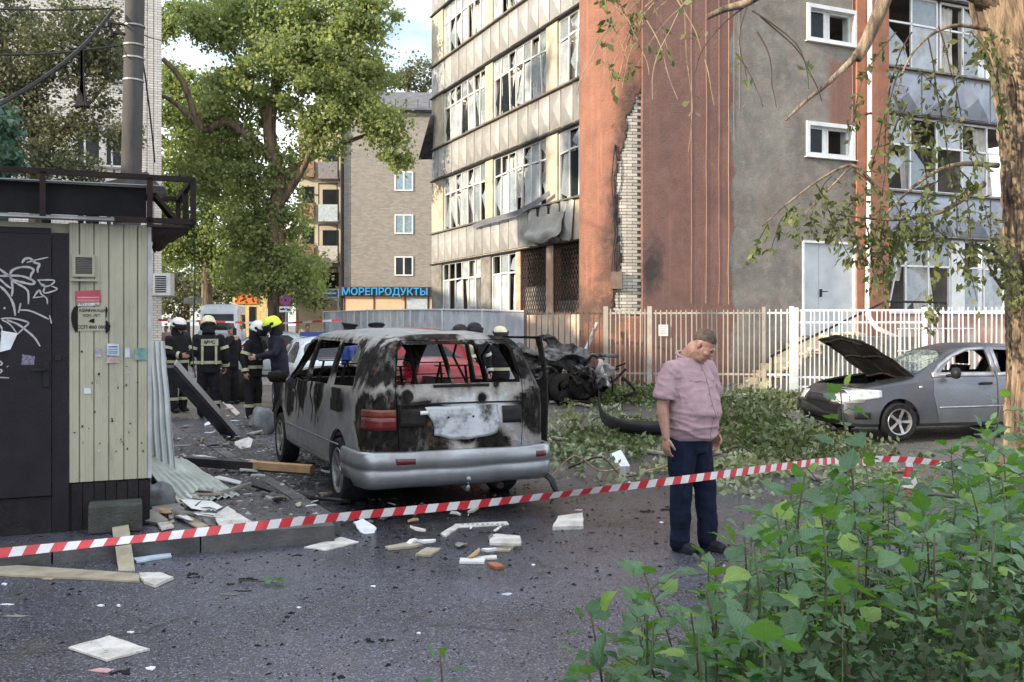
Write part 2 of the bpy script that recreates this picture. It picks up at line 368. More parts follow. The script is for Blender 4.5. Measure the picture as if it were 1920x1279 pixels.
def small_window(w):
    x0, x1, z0, z1 = w; m = MB(); t = .07
    m.box(x0-.03, x1+.03, -.05, .40, z0-.03, z0+t); m.box(x0-.03, x1+.03, -.05, .40, z1-t, z1+.03)
    m.box(x0-.03, x0+t, -.048, .398, z0+t, z1-t); m.box(x1-t, x1+.03, -.048, .398, z0+t, z1-t)
    f = m.build('window', M['frame_white'], off)
    xm = x0+(x1-x0)*.46
    MB().box(xm-.05, xm+.05, .13, .2, z0+t, z1-t).build('mullion', M['frame_white'], f)
    for a, b in ((x0+t, xm-.05), (xm+.05, x1-t)):
        s_ = MB(); s_.box(a, a+.05, .12, .18, z0+t, z1-t); s_.box(b-.05, b, .12, .18, z0+t, z1-t); s_.box(a+.05, b-.05, .12, .18, z0+t, z0+t+.05); s_.box(a+.05, b-.05, .12, .18, z1-t-.05, z1-t); s_.build('sash', M['frame_white'], f)
    MB().box(x0+t+.05, xm-.1, .145, .155, z0+t+.05, z1-t-.05).build('pane', M['glass_dark'], f)
    MB().box(x0-.08, x1+.08, -.1, 0, z0-.055, z0-.032).build('sill', M['frame_white'], f)
small_window(w1); small_window(w2)
M['door_white'] = simple('door_white', (.45,.48,.50), .5, .1, .12, 2, .06, c2=(.36,.38,.39))
dm = MB(); dw = dr[1]-dr[0]; xm = dr[0]+dw*.33
dm.box(dr[0]+.06, xm-.004, .05, .11, dr[2], dr[3]-.06); dm.box(xm+.004, dr[1]-.06, .05, .11, dr[2], dr[3]-.06)
d_ = dm.build('door', M['door_white'], off)
fm = MB(); fm.box(dr[0], dr[0]+.06, -.03, .13, dr[2], dr[3]); fm.box(dr[1]-.06, dr[1], -.03, .13, dr[2], dr[3]); fm.box(dr[0]+.06, dr[1]-.06, -.03, .13, dr[3]-.06, dr[3]); fm.build('door_frame', M['frame_white'], d_)
hm = MB(); hz = (dr[2]+dr[3])/2-.12; hm.box(xm+.03, xm+.07, -.0, .05, hz-.1, hz+.1); hm.tube([(xm+.05, .0, hz+.04), (xm+.05, -.05, hz+.04), (xm+.2, -.055, hz+.04)], .013); hm.build('handle', M['dark_metal'], d_)
pl = MB(); pl.box(dr[1]+.005, XB, -.055, 0, 1.0, ROOF); pl.build('pilaster', simple('stucco_p', (.36,.15,.085), .92, 0, .25, 3, .5, .01, c2=(.25,.11,.07)), off)
# drainpipe
px_ = bx(1624, 300)[0]; dp = MB(); zb = bx(1612, 590)[1]
dp.tube([(px_, -.14, ROOF), (px_-.02, -.14, 6), (px_-.1, -.14, zb+.3), (px_-.1, -.14, zb), (px_+.12, -.24, zb-.35), (px_+.6, -.5, zb-.62)], .062, 10)
dpo = dp.build('drainpipe', M['frame_white'], off, smooth=True)
for z in (3.2, 5.2, 7.2, 9.2): MB().tube([(px_-.04, -.14, z), (px_-.04, -.14, z+.05)], .078, 10).build('bracket', M['dark_metal'], dpo)
for px, w in ((1296,.014),(1324,.016),(1348,.011),(1366,.022),(1376,.009),(1386,.008),(1606,.03),(1598,.012)):   # pale drips of plaster down the wall
    x = bx(px, 300)[0]; m = MB(); zt = 13; zb_ = {1598: 7.0, 1606: 5.6, 1376: 6.2, 1386: 7.0}.get(px, 2.2)
    m.tube([(x+.03*noise.noise((z*.8, px, 0))+.012*noise.noise((z*4, px, 0)), -.003, z) for z in np.linspace(zb_, zt, 14)], w/2, 4, flat=.4)
    m.build('plaster_drip', simple('drip_%d' % px, (.58,.36,.24), .9, 0, .2, 4) if px == 1296 else bpy.data.materials['drip_1296'], off)
# rounded corner: stucco skin with a torn hole over white brickwork
R0 = 1.0; CC = (0.02, 1.06)
m = MB(); m.lathe([(R0-.05, -.3), (R0-.05, ROOF)], 40, T=Matrix.Translation((CC[0], CC[1], 0))); m.build('corner_core', M['mortar'], off, smooth=True)
def cyl(th, z, r): return (CC[0]+r*cos(th), CC[1]+r*sin(th), z)
# theta: -90deg faces the street end, 180deg faces the long side
TH0, TH1 = radians(-258), radians(-89)
def th_px(px):                                        # angle on the round corner seen at pixel column px
    best = None
    for k in range(400):
        th = radians(-190+k*.26); lx, ly, _ = cyl(th, 0, R0); wx = BO[0]+lx*UD[0]+ly*VD[0]; wy = BO[1]+lx*UD[1]+ly*VD[1]
        e = abs(960+wx/wy*1800-px)
        if best is None or e < best[0]: best = (e, th)
    return best[1]
EDGE = [(2.2, 1150), (3.2, 1166), (3.6, 1162), (4.6, 1160), (5.2, 1154), (5.6, 1162), (6.0, 1172), (6.35, 1180), (6.5, 1174), (6.75, 1188), (7.0, 1192), (7.2, 1203)]
def edge_th(z):
    if z > 7.2: return None
    if z < 1.9: return None
    for (z0, p0), (z1, p1) in zip(EDGE, EDGE[1:]):
        if z <= z1: t = max(0, (z-z0)/(z1-z0)); return th_px(p0+(p1-p0)*t)
EC = {round(z*20): edge_th(z) for z in [i/20 for i in range(30, 150)]}
def torn(th, z):
    e = EC.get(round(z*20))
    return e is not None and th > e + .05*noise.noise((z*5, 0, 3))+.03*noise.noise((z*17, 1, 3))
m = MB(); nth, nz = 64, 190
ths = [TH0+(TH1-TH0)*i/nth for i in range(nth+1)]; zs = [-.3]+[1.2+i*.07 for i in range(110)]+[9.2, 10.5, 12, ROOF]
sk = MB(); sk.v = [cyl(th, z, R0+.0) for z in zs for th in ths]
for j in range(len(zs)-1):
    for i in range(nth):
        if torn((ths[i]+ths[i+1])/2, (zs[j]+zs[j+1])/2): continue
        a = j*(nth+1)+i; sk.f.append((a, a+1, a+nth+2, a+nth+1)); sk.m.append(0)
me = eval_mesh(sk.mesh('corner_stucco', M['stucco_c'], smooth=True), [('SOLIDIFY', dict(thickness=.045, offset=-1))])
obj('corner_stucco', me, off)
bh, bl = .075, .26; nb = 0; bm_ = MB().box(-bl/2+.010, bl/2-.010, -.02, .02, .006, bh-.006).mesh('brick', M['brick_white'])
z = 1.95; row = 0
while z < 7.15:
    e = EC.get(round((z+.03)*20))
    if e is not None:
        th = TH1-.005-(row % 2)*bl/2/R0
        while th-bl/2/R0 > e-.10 and nb < 290:
            o = obj('brick', bm_, off); x, y, _ = cyl(th-bl/2/R0, 0, R0-.045+random.uniform(-.006, .006)); o.location = (x, y, z); o.rotation_euler = (random.uniform(-.02,.02), 0, th-bl/2/R0+pi/2); nb += 1
            th -= bl/R0
    z += bh; row += 1
# metal box and cables on the corner
tb = th_px(1157); x, y, _ = cyl(tb, 0, R0+.08); zz = EYE+(609-528)*23/1800
mb_ = MB().box(-.13, .13, -.09, .09, zz-.2, zz+.2); mo = mb_.build('meter_box', simple('box_grey', (.16,.11,.09), .7, .2, .3, 4), off, loc=(x, y, 0)); mo.rotation_euler = (0, 0, tb+pi/2)
for dpx, k in ((1154, 0), (1151, 1)):
    pts = [Vector(cyl(th_px(dpx + 3*sin(i*1.3+k*2)), 5.9-i*.42, R0+.03+.05*abs(sin(i*.9+k)))) for i in range(10)]
    MB().tube(wpath(pts, 4), .012 if k else .02, 5).build('hanging_cable', M['dark_metal'], off)
# long facade A: bands of embossed metal panels, ledges, window strips, piers
ya, yb = 1.2, FAR
XA = .78
# interior slabs and rear walls seen through the openings
for z in [1.7]+[s-.6 for s in SIL[1:]]+[ROOF]:
    MB().box(XA+.35, XA+5, 1.6, yb-.3, z-.14, z+.1).build('floor_slab', M['interior'], off)
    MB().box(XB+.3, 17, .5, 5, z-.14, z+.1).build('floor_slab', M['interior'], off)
MB().box(XA+5, XA+5.15, 3.4, yb, 0, ROOF).build('interior_wall', M['beige_wall'], off)
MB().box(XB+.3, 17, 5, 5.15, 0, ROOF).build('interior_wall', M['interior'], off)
for y in (5.6, 9.4, 13.2): MB().box(XA+.6, XA+4.9, y, y+.12, 0, ROOF).build('interior_wall', M['beige_wall'], off)
MB().box(XA+.3, XA+12, yb-.28, yb, -.3, ROOF).build('wall', M['beige_wall'], off)
MB().box(XA, XA+12, 1.5, yb, ROOF, ROOF+.3).build('roof', M['dark_metal'], off)
MB().box(-.2, 17, .1, 5.4, ROOF+.002, ROOF+.28).build('roof', M['dark_metal'], off)
def panel_mesh(w, h, d, mat_, seed, dent=0):
    r = random.Random(seed); m = MB(); j = lambda s=.012: r.uniform(-s, s)
    # local: x across, y out (-), z up : faceted pyramid with folded rim
    e = .012; vs = [(e, 0, e), (w-e, 0, e), (w-e, 0, h-e), (e, 0, h-e), (w/2+j(.03), -d+j(), h*.5+j(.05)), (w/2, -.004, h-e), (w/2, -.004, e), (e,.03,e), (w-e,.03,e), (w-e,.03,h-e), (e,.03,h-e)]
    vs = [(x+j(dent), y-abs(j(dent)), z+j(dent)) for x, y, z in vs]
    fs = [(0,6,4),(6,1,4),(1,2,4),(2,5,4),(5,3,4),(3,0,4),(7,8,1,6,0),(8,9,2,1),(9,10,3,5,2),(10,7,0,3)]
    return m.add(vs, fs).mesh('panel', mat_)
PA = [panel_mesh(.73, 1.12, .085, M['panel_a'], i, .012) for i in range(4)] + [panel_mesh(.73, 1.12, .10, M['panel_a'], 9+i, .09) for i in range(2)]
PC = [panel_mesh(1.30, 1.12, .14, M['panel_c'], 20+i, .01) for i in range(3)]
for k in range(4):
    z0 = TOP[k]; z1 = SIL[k+1] if k < 3 else ROOF
    MB().box(XA+.032, XA+.3, ya, yb, z0, z1).build('spandrel_wall', M['beige_wall'], off)
    n = int((yb-ya)/.75)
    for i in range(n):
        if k == 0 and i in (3, 4): continue           # torn off above the barred windows
        wy = yb-(i+1)*.75 if False else ya+i*.75
        pmx = PA[random.choice((4, 5))] if (k == 0 and i < 9) else PA[random.randrange(4)]
        o = obj('panel', pmx, off); o.location = (XA, wy+.75, z0+.04); o.rotation_euler = (0, 0, -pi/2); o.rotation_euler[2] = -pi/2
    # drip ledge under the sill and dark soffit strip
    MB().box(XA-.10, XA+.3, ya, yb+.02, z1, z1+.05).build('ledge', simple('ledge_m', (.22,.20,.18), .6, .3, .3, 4) if k == 0 else bpy.data.materials['ledge_m'], off)
    MB().box(XA-.05, XA+.3, ya, yb+.02, z0-.045, z0).build('soffit_strip', M['dark_metal'], off)
    # street end facade C
    MB().box(XB+.004, 17, .13, .4, z0, z1).build('spandrel_wall', M['beige_wall'], off)
    for i in range(7):
        o = obj('panel', random.choice(PC), off); o.location = (XB+.02+i*1.33, .10, z0+.04)
    MB().box(XB+.004, 17, -.02, .4, z1, z1+.05).build('ledge', bpy.data.materials['ledge_m'], off)
    MB().box(XB+.004, 17, .04, .4, z0-.05, z0).build('soffit_strip', M['dark_metal'], off)
M['stucco_base'] = simple('stucco_base', (.34,.17,.12), .9, 0, .3, 1.5, .5, .02, c2=(.50,.42,.34))
MB().box(XA, XA+.3, ya, yb, -.3, 2.0).build('base_wall', simple('base_grey', (.50,.45,.38), .9, 0, .3, .8, .4, .02, c2=(.40,.26,.19)), off)
MB().box(XB+.004, 17, .1, .4, -.3, 2.0).build('base_wall', M['stucco_base'], off)
MB().box(XB+.004, 17, .02, .3, 2.0, 2.06).build('ledge', M['frame_white'], off)
def facade_window(a0, a1, z0, z1, n, plane, bend=0, glass_p=.6, curtain=.4, seed=0, tr=.68):
    """a: running coordinate; plane 'A' (local y, facing -x) or 'C' (local x, facing -y)"""
    r = random.Random(seed); t = .055
    def T(a, d, z): return (XA+.10+d, a, z) if plane == 'A' else (a, .17+d, z)
    def bar(m, p, q, w=t, dp=.07):
        (a, z), (b, y) = p, q; L = sqrt((b-a)**2+(y-z)**2); ux, uz = (b-a)/L, (y-z)/L; nx, nz = -uz*w/2, ux*w/2
        c = [(a+nx, z+nz), (b+nx, y+nz), (b-nx, y-nz), (a-nx, z-nz)]
        vs = [T(c_[0], 0, c_[1]) for c_ in c] + [T(c_[0], dp, c_[1]) for c_ in c]
        m.add(vs, [(0,1,2,3),(7,6,5,4),(0,4,5,1),(1,5,6,2),(2,6,7,3),(3,7,4,0)])
    zt = z0+(z1-z0)*tr; m = MB(); w = (a1-a0)/n; sh = [(r.uniform(-1, 1)*bend if 0 < i < n else 0) for i in range(n+1)]
    bar(m, (a0, z0+t/2), (a1, z0+t/2)); bar(m, (a0, z1-t/2), (a1, z1-t/2)); bar(m, (a0+t/2, z0), (a0+t/2, z1)); bar(m, (a1-t/2, z0), (a1-t/2, z1))
    win = m.build('window', M['frame_white'], off)
    m = MB(); bar(m, (a0, zt), (a0+(a1-a0)*.5, zt+bend*.3), t*.9, .06); bar(m, (a0+(a1-a0)*.5, zt+bend*.3), (a1, zt), t*.9, .058); m.build('transom', M['frame_white'], win)
    for i in range(1, n):
        m = MB(); bar(m, (a0+w*i+sh[i], z0+t), (a0+w*i, z1-t), t*.95, .05); m.build('mullion', M['frame_white'], win)
    for i in range(n):
        for (za, zb2) in ((z0+t, zt-.03), (zt+.03, z1-t)):
            if r.random() < glass_p:
                g = MB(); x0, x1 = a0+w*i+.04, a0+w*(i+1)-.04
                if r.random() < .5: poly = [(x0, za), (x1, za), (x1, zb2), (x0, zb2)]
                else: poly = [(x0, za), (x1, za+(zb2-za)*r.random()), (x1-(x1-x0)*r.random()*.5, za+(zb2-za)*r.uniform(.3, 1)), (x0, zb2)]
                g.add([T(a, .03, z) for a, z in poly]+[T(a, .036, z) for a, z in poly], [(0,1,2,3),(7,6,5,4)]); g.build('pane', M['pane_pale'] if r.random() < .6 else M['glass'] if r.random() < .75 else M['glass_dark'], win)
    x = a0+.1
    while x < a1-.3:
        if r.random() < curtain:
            cw = r.uniform(.35, .8); z_lo = z0+.05+(r.random() < .3)*r.uniform(.2, .9); c = MB(); top = z1-.06; sw = r.uniform(-.25, .25)
            c.grid(lambda u_, v_: T(min(a1-.05, x+cw*u_+sw*(1-v_)), .22+.05*sin(u_*cw*34+v_*2), z_lo+(top-z_lo)*v_), 14, 4); c.build('curtain', M['curtain'], win, smooth=True)
        x += r.uniform(.4, .9)
    return win
q = lambda p: ax(p)[0]
BAYS = [(q(1100), q(1043), 3), (q(1022), q(922), 7), (q(908), q(829), 7)]
for k in range(1, 4):
    for i, (a0, a1, n) in enumerate(BAYS):
        facade_window(a0, a1, SIL[k]+.05, TOP[k]-.045, n, 'A', bend=(.22 if i < 2 else .10) if k < 3 else .05, glass_p=.85, curtain=.95, seed=k*10+i)
    for a0, a1 in ((ya, q(1100)), (q(1043), q(1022)), (q(922), q(908)), (q(829), FAR)):
        MB().box(XA+.03, XA+.3, a0, a1, SIL[k]+.05, TOP[k]-.045).build('pier', M['beige_wall'], off)
G0 = [(q(965), q(918), 3), (q(900), q(826), 6)]
for i, (a0, a1, n) in enumerate(G0): facade_window(a0, a1, 2.0, TOP[0]-.045, n, 'A', bend=.05, glass_p=.4, curtain=.5, seed=70+i)
for a0, a1 in ((q(918), q(900)), (q(826), FAR)): MB().box(XA+.03, XA+.3, a0, a1, 2.0, TOP[0]-.045).build('pier', M['concrete'], off)
for a0, a1 in ((ya, q(1088)+.05), (q(1035), q(1022)), (q(974), q(965))): MB().box(XA+.03, XA+.3, a0, a1, 2.0, TOP[0]-.045).build('pier', M['stucco_base'], off)
for (a0, a1) in ((q(1083), q(1035)), (q(1022), q(974))):                                   # diamond grilles over ground floor openings
    m = MB(); z0, z1 = 2.0, 4.06; st = .17
    for sgn in (1, -1):
        k = a0-(z1-z0)
        while k < a1+(z1-z0):
            pts = []
            for (a, z) in ((k, z0 if sgn > 0 else z1), (k+(z1-z0)*.62, z1 if sgn > 0 else z0)):
                pts.append((a, z))
            (aa, az), (ba, bz) = pts
            # clip to the opening
            def at(a_): return az+(bz-az)*(a_-aa)/(ba-aa)
            lo, hi = max(a0, aa), min(a1, ba)
            if hi-lo > .03: m.tube([(XA+.06+(.012 if sgn > 0 else 0), lo, at(lo)), (XA+.06+(.012 if sgn > 0 else 0), hi, at(hi))], .012, 4)
            k += st
    m.box(XA+.05, XA+.08, a0, a0+.03, z0, z1); m.box(XA+.05, XA+.08, a1-.03, a1, z0, z1)
    m.build('window_grille', M['rust'], off)
    MB().box(XA+.2, XA+.24, a0, a1, z0, z0+.9 if a0 > q(1040) else z0+.4).build('torn_frame', M['concrete'], off)
# loose metal: twisted ledge strip and crumpled spandrel sheets
m = MB(); m.grid(lambda u_, v_: (XA-.13-.05*v_-.12*sin(u_*3), q(1040)+(q(895)-q(1040))*u_, 5.18+.32*max(0, .35-u_)*3*(1-u_)+.14*v_-.1*u_), 16, 2); m.build('bent_ledge', M['panel_c'], off, smooth=True)
m = MB(); m.grid(lambda u_, v_: (XA-.12-.28*v_*(.6+noise.noise((u_*3, v_*2, 1))), q(1065)+(q(1000)-q(1065))*u_, 4.98-.85*v_*(1-.4*abs(u_-.5))+.1*noise.noise((u_*4, v_*3, 2))), 12, 8); m.build('crumpled_sheet', M['panel_a'], off, smooth=True)
m = MB(); m.grid(lambda u_, v_: (XA-.05-.5*(1-u_)*v_, FAR-.05-(.5-.25*v_)*u_, 8.4-3*0-1.75*v_+1.6), 4, 5); m.build('torn_flap', M['dark_metal'], off)
# street end windows (right)
cx = lambda p, y=300: bx(p, y)[0]
for (a0, a1, z0, z1, n, s_) in ((cx(1668), cx(1768), 8.65, 10.66, 2, 1), (cx(1772), cx(1900), 8.65, 10.66, 3, 2), (cx(1930), cx(2060), 8.65, 10.66, 3, 2),
        (cx(1666), cx(1905), 5.33, 7.36, 5, 3), (cx(1915), cx(2100), 5.33, 7.36, 4, 3), (cx(1664), cx(1792), 2.06, 4.06, 3, 5), (cx(1816), cx(1930), 2.06, 4.06, 3, 6), (cx(1950), cx(2060), 2.06, 4.06, 3, 6)):
    facade_window(a0, a1, z0, z1, n, 'C', bend=.02, glass_p=.45, curtain=.22, seed=s_*7, tr=.62)
MB().box(cx(1792)+.01, cx(1816)-.01, .15, .3, 2.06, 4.06).build('pier', M['frame_white'], off)
m = MB(); m.tube([(cx(1668), .2, 3.2), (cx(1690), .12, 3.45)], .03, 4); m.tube([(cx(1690), .12, 3.45), (cx(1677), .2, 2.2)], .03, 4); m.build('broken_sash', M['frame_white'], off)

# stairs to the white door with railing
st = thing('entrance_stairs', 'concrete steps with pale rubble strewn edge leading up to the white double door', 'stairs', (BO[0], BO[1], 0), RZ)
sx0, sx1 = cx(1375, 650), cx(1500, 620); ztop = dr[2]-.03; ns = 8
M['step'] = simple('step', (.25,.22,.165), .9, 0, .3, 3, .5, .02, c2=(.14,.13,.105))
MB().box(sx1, cx(1664), -1.3, -.065, -.2, ztop).build('landing', M['step'], st)
for i in range(ns):
    xx = sx0+(sx1-sx0)*i/ns; MB().box(xx, sx1-.002*(i+1), -1.29+i*.002, -.067-.001*i, .1+(ztop-.1)*i/ns-(.12 if i == 0 else 0), .1+(ztop-.1)*(i+1)/ns).build('step', M['step'], st)
for i in range(34):                                    # broken plaster lying on the steps
    xx = random.uniform(sx0, sx1+1.0); zz = .12+(ztop-.08)*min(1, max(0, (xx-sx0)/(sx1-sx0)))+.03
    s_ = random.uniform(.06, .2); m = MB(); T = Matrix.Translation((xx, random.uniform(-1.25, -.9), zz)) @ Matrix.Rotation(random.uniform(0, 3), 4, 'Z') @ Matrix.Rotation(random.uniform(-.4, .4), 4, 'X')
    m.box(-s_, s_, -s_*.6, s_*.6, -.02, .03, T=T); m.build('rubble_piece', simple('rub', (.55,.48,.33), .9) if i == 0 else bpy.data.materials['rub'], st)
rl = thing('stair_railing', 'black pipe handrail beside the steps to the white door', 'handrail', (BO[0], BO[1], 0), RZ)
rt = dr[2]+.85; rx0, rx1, rx2 = cx(1375, 650), cx(1586), cx(1696)
MB().tube([(rx0, -1.35, .95), (rx1, -1.35, rt), (rx2, -1.35, rt)], .03, 6).build('handrail', M['dark_metal'], rl)
for xx in (rx0+.1, (rx0+rx1)/2, rx1, rx2):
    zt = .95+(rt-.95)*min(1, (xx-rx0)/(rx1-rx0)); zb2 = .15 if xx > sx1 else .15; MB().tube([(xx, -1.35, zb2), (xx, -1.35, zt)], .022, 6).build('post', M['dark_metal'], rl)
wr = thing('white_stair_rail', 'short white metal railing under the drainpipe beside the landing', 'railing', (BO[0], BO[1], 0), RZ)
for zz in (1.05, 1.6): MB().tube([(cx(1600, 600), -1.5, zz), (cx(1740, 600), -1.5, zz)], .02, 6).build('rail', M['white_paint'], wr)
for i in range(10): MB().tube([(cx(1602, 600)+i*.19, -1.5, .2), (cx(1602, 600)+i*.19, -1.5, 1.6)], .012, 4).build('bar', M['white_paint'], wr)

# ---------------------------------------------------------------- fences
def fy(px): return 20.9-(px-1135)/(1920-1135)*1.6     # depth along the fence line
def fence_span(name, label, px0, px1, ztop, mat_, nb, post0=True, post1=True, spike=.08, rails=(1.75, .45), pr=.035, br=.0125, cat='fence', group=None, yf=fy):
    a = Vector((P(px0, 609, yf(px0)).x, yf(px0), 0)); b = Vector((P(px1, 609, yf(px1)).x, yf(px1), 0)); g = .2
    t = thing(name, label, cat, (a.x, a.y, g), atan2(b.y-a.y, b.x-a.x), group); L = (b-a).length; top = ztop-g
    for k, x in ((post0, 0), (post1, L)):
        if k: MB().box(x-pr, x+pr, -pr, pr, -.1, top+.04).build('post', mat_, t)
    for z in rails: MB().box(pr, L-pr, -.018, .018, z-.02, z+.02).build('rail', mat_, t)
    bm__ = MB().box(-br, br, -.032, -.0182, .10, top-(.02 if spike else .05)).mesh('bar', mat_)
    for i in range(nb):
        o = obj('bar', bm__, t); o.location = (pr+(L-2*pr)*(i+.5)/nb, 0, 0); o.rotation_euler = (0, random.uniform(-.012, .012), 0)
    return t
M['fence_old'] = simple('fence_old', (.34,.33,.30), .6, .1, .3, 6, .3, c2=(.30,.24,.18), objvar=.15)
M['fence_brown'] = simple('fence_brown', (.13,.09,.07), .75, .2, .3, 6, .3, c2=(.10,.06,.045))
fence_span('metal_fence', 'rust brown bar fence between the wrecked car and the orange corner', 985, 1133, 2.02, M['fence_brown'], 13, True, False, yf=lambda p: 21.4)
fence_span('metal_fence', 'grey bar fence section in front of the torn white brickwork', 1136, 1218, 2.06, M['fence_old'], 8, True, True, pr=.05)
fence_span('metal_fence', 'long pale bar fence section behind the man in the pink shirt', 1222, 1432, 2.04, M['fence_old'], 21, False, True, group=None)
fence_span('metal_fence', 'short pale bar fence section left of the white gate', 1434, 1484, 2.05, M['white_paint'], 4, False, True, pr=.045)
fence_span('metal_gate', 'white barred gate between two square posts in front of the door steps', 1492, 1733, 2.02, M['white_paint'], 26, True, True, rails=(1.80, 1.55, .40, .2), pr=.05, cat='gate')
fence_span('metal_fence', 'white bar fence section behind the grey car right of the gate', 1738, 2000, 2.08, M['white_paint'], 25, False, True)
nt_ = thing('paper_notice', 'small white notice sheet tied to the fence bars behind the man', 'notice', (P(1243, 620, 20.6).x, 20.55, 1.58), -.1)
MB().box(-.1, .1, -.004, .0, -.12, .12).build('sheet', M['white_paint'], nt_); 
for i in range(5): MB().box(-.07, .07-.02*(i % 2), -.0065, -.0045, .08-i*.04, .092-i*.04).build('printed_line', simple('print_grey', (.2,.2,.22)) if i == 0 else bpy.data.materials['print_grey'], nt_)
# pale sheet fence running back along the facade (seen behind the van)
sf = thing('sheet_fence', 'pale bluish mesh panel fence along the foot of the damaged facade', 'fence')
M['mesh_sheet'] = simple('mesh_sheet', (.58,.63,.70), .6, .2, .2, 2, .2, objvar=.2)
pts = [(607, 586, 42), (690, 583, 37.5), (770, 582, 32.5), (830, 582, 29), (905, 583, 26), (985, 586, 22.5)]
for i in range(len(pts)-1):
    (p0, t0, y0), (p1, t1, y1) = pts[i], pts[i+1]; a = P(p0, t0, y0); b = P(p1, t1, y1); n = 7
    for k in range(n):
        q0 = a.lerp(b, k/n); q1 = a.lerp(b, (k+.96)/n); d = Vector((0, 0, 1))
        m = MB(); m.prism([(q0.x, q0.y, .15), (q1.x, q1.y, .15), (q1.x, q1.y, q1.z), (q0.x, q0.y, q0.z)], (.0, .03, 0)); m.build('panel', M['mesh_sheet'], sf)
    MB().tube([(a.x, a.y-.05, 0), (a.x, a.y-.05, a.z+.06)], .04, 6).build('post', M['white_paint'], sf)
    MB().tube([(a.x, a.y-.05, a.z+.02), (b.x, b.y-.05, b.z+.02)], .025, 6).build('rail', M['white_paint'], sf)

# ---------------------------------------------------------------- beige brick block behind
def brick_wall_mat(name, c1, c2, cm, sx, sy, bump=.4, squash=1):
    t = NT(name); X, Y, Z = t.sep(); v = t.n('ShaderNodeCombineXYZ', {0: t.math('ADD', X, Y), 1: Z, 2: 0.0}).outputs[0]
    b = t.n('ShaderNodeTexBrick', {'Vector': v, 'Color1': c1, 'Color2': c2, 'Mortar': cm, 'Scale': 1.0, 'Mortar Size': sy*.1, 'Brick Width': sx, 'Row Height': sy, 'Bias': 0.0})
    col = t.mix(t.mr(t.noise(1.2, 7, .6), .4, .7, 0, .45), b.outputs[0], tuple(x*.7 for x in c1))
    return t.fin(col, .9, 0, t.bump(b.outputs[1], -bump, .01))
M['brick_far'] = brick_wall_mat('brick_far', (.31,.285,.25), (.21,.195,.175), (.17,.16,.145), .27, .09)
Y2 = 62.0; ap = P(645, 609, Y2); ab = thing('apartment_block', 'five storey beige brick block with seafood shop on its ground floor', 'building', (ap.x, Y2, 0), radians(5))
H2 = P(700, 207, Y2).z
MB().box(0, 9, 0, 12, -.3, H2).build('wall', M['brick_far'], ab)
m = MB(); m.prism([(-.5, -.5, H2+.02), (9.5, -.5, H2+.02), (9.5, 6, H2+2.6), (-.5, 6, H2+2.6)], (0, .05, .12)); m.box(-.4, 9.4, -.4, 0, H2-.05, H2+.02)
m.prism([(9.5, 12.5, H2), (-.5, 12.5, H2), (-.5, 6.06, H2+2.6), (9.5, 6.06, H2+2.6)], (0, 0, .12)); ro = m.build('roof', simple('roof_grey', (.12,.12,.13), .8, .1, .3, 2), ab)
for i in range(14): MB().box(-.3+i*.72, -.26+i*.72, -.52, -.48, H2+.15, H2+.7).build('roof_rail', M['dark_metal'], ro)
for (py0, py1) in ((320, 357), (401, 438), (480, 517)):
    z1, z0 = P(757, py0, Y2).z, P(757, py1, Y2).z; x0 = (739-645)*Y2/1800; x1 = (774-645)*Y2/1800; m = MB()
    m.box(x0, x1, -.06, .03, z0, z0+.09); m.box(x0, x1, -.06, .03, z1-.09, z1); m.box(x0, x0+.09, -.055, .03, z0+.09, z1-.09); m.box(x1-.09, x1, -.055, .03, z0+.09, z1-.09); m.box((x0+x1)/2-.05, (x0+x1)/2+.05, -.055, .03, z0+.09, z1-.09)
    w = m.build('window', M['frame_white'], ab)
    for a, b in ((x0+.09, (x0+x1)/2-.05), ((x0+x1)/2+.05, x1-.09)): MB().box(a, b, -.03, -.01, z0+.09, z1-.09).build('pane', M['glass_dark'] if py0 > 450 else simple('pane_sky', (.25,.35,.42), .12) if py0 == 320 and a == x0+.09 else bpy.data.materials.get('pane_sky', M['glass_dark']), w)
shop = MB().box(-.02, 8.5, -.3, 0, 0, P(700, 556, Y2).z).build('shop_front', simple('peach', (.72,.47,.30), .7, 0, .1, 1), ab)
for x in (0, 1.9, 3.9, 5.4, 7): MB().box(x, x+.07, -.34, -.3, 0, P(700, 556, Y2).z).build('joint', M['dark_metal'], shop)
MB().box(4.05, 5.35, -.33, -.302, .3, P(700, 556, Y2).z-.1).build('shop_window', simple('shopwin', (.5,.56,.6), .3), shop)
sg = MB().box(-.4, 8.6, -.55, -.02, P(700, 556, Y2).z+.01, P(700, 538, Y2).z).build('sign_board', simple('sign_brown', (.065,.032,.030), .6), ab)
M['letter_blue'] = simple('letter_blue', (.03,.30,.62), .4, 0, .05, 2, 0)
tm = text_mesh('МОРЕПРОДУКТЫ', .64, M['letter_blue'], .03, .012); to = obj('lettering', tm, sg); to.location = (2.65, -.6, P(722, 548, Y2).z); to.rotation_euler = (pi/2, 0, 0)
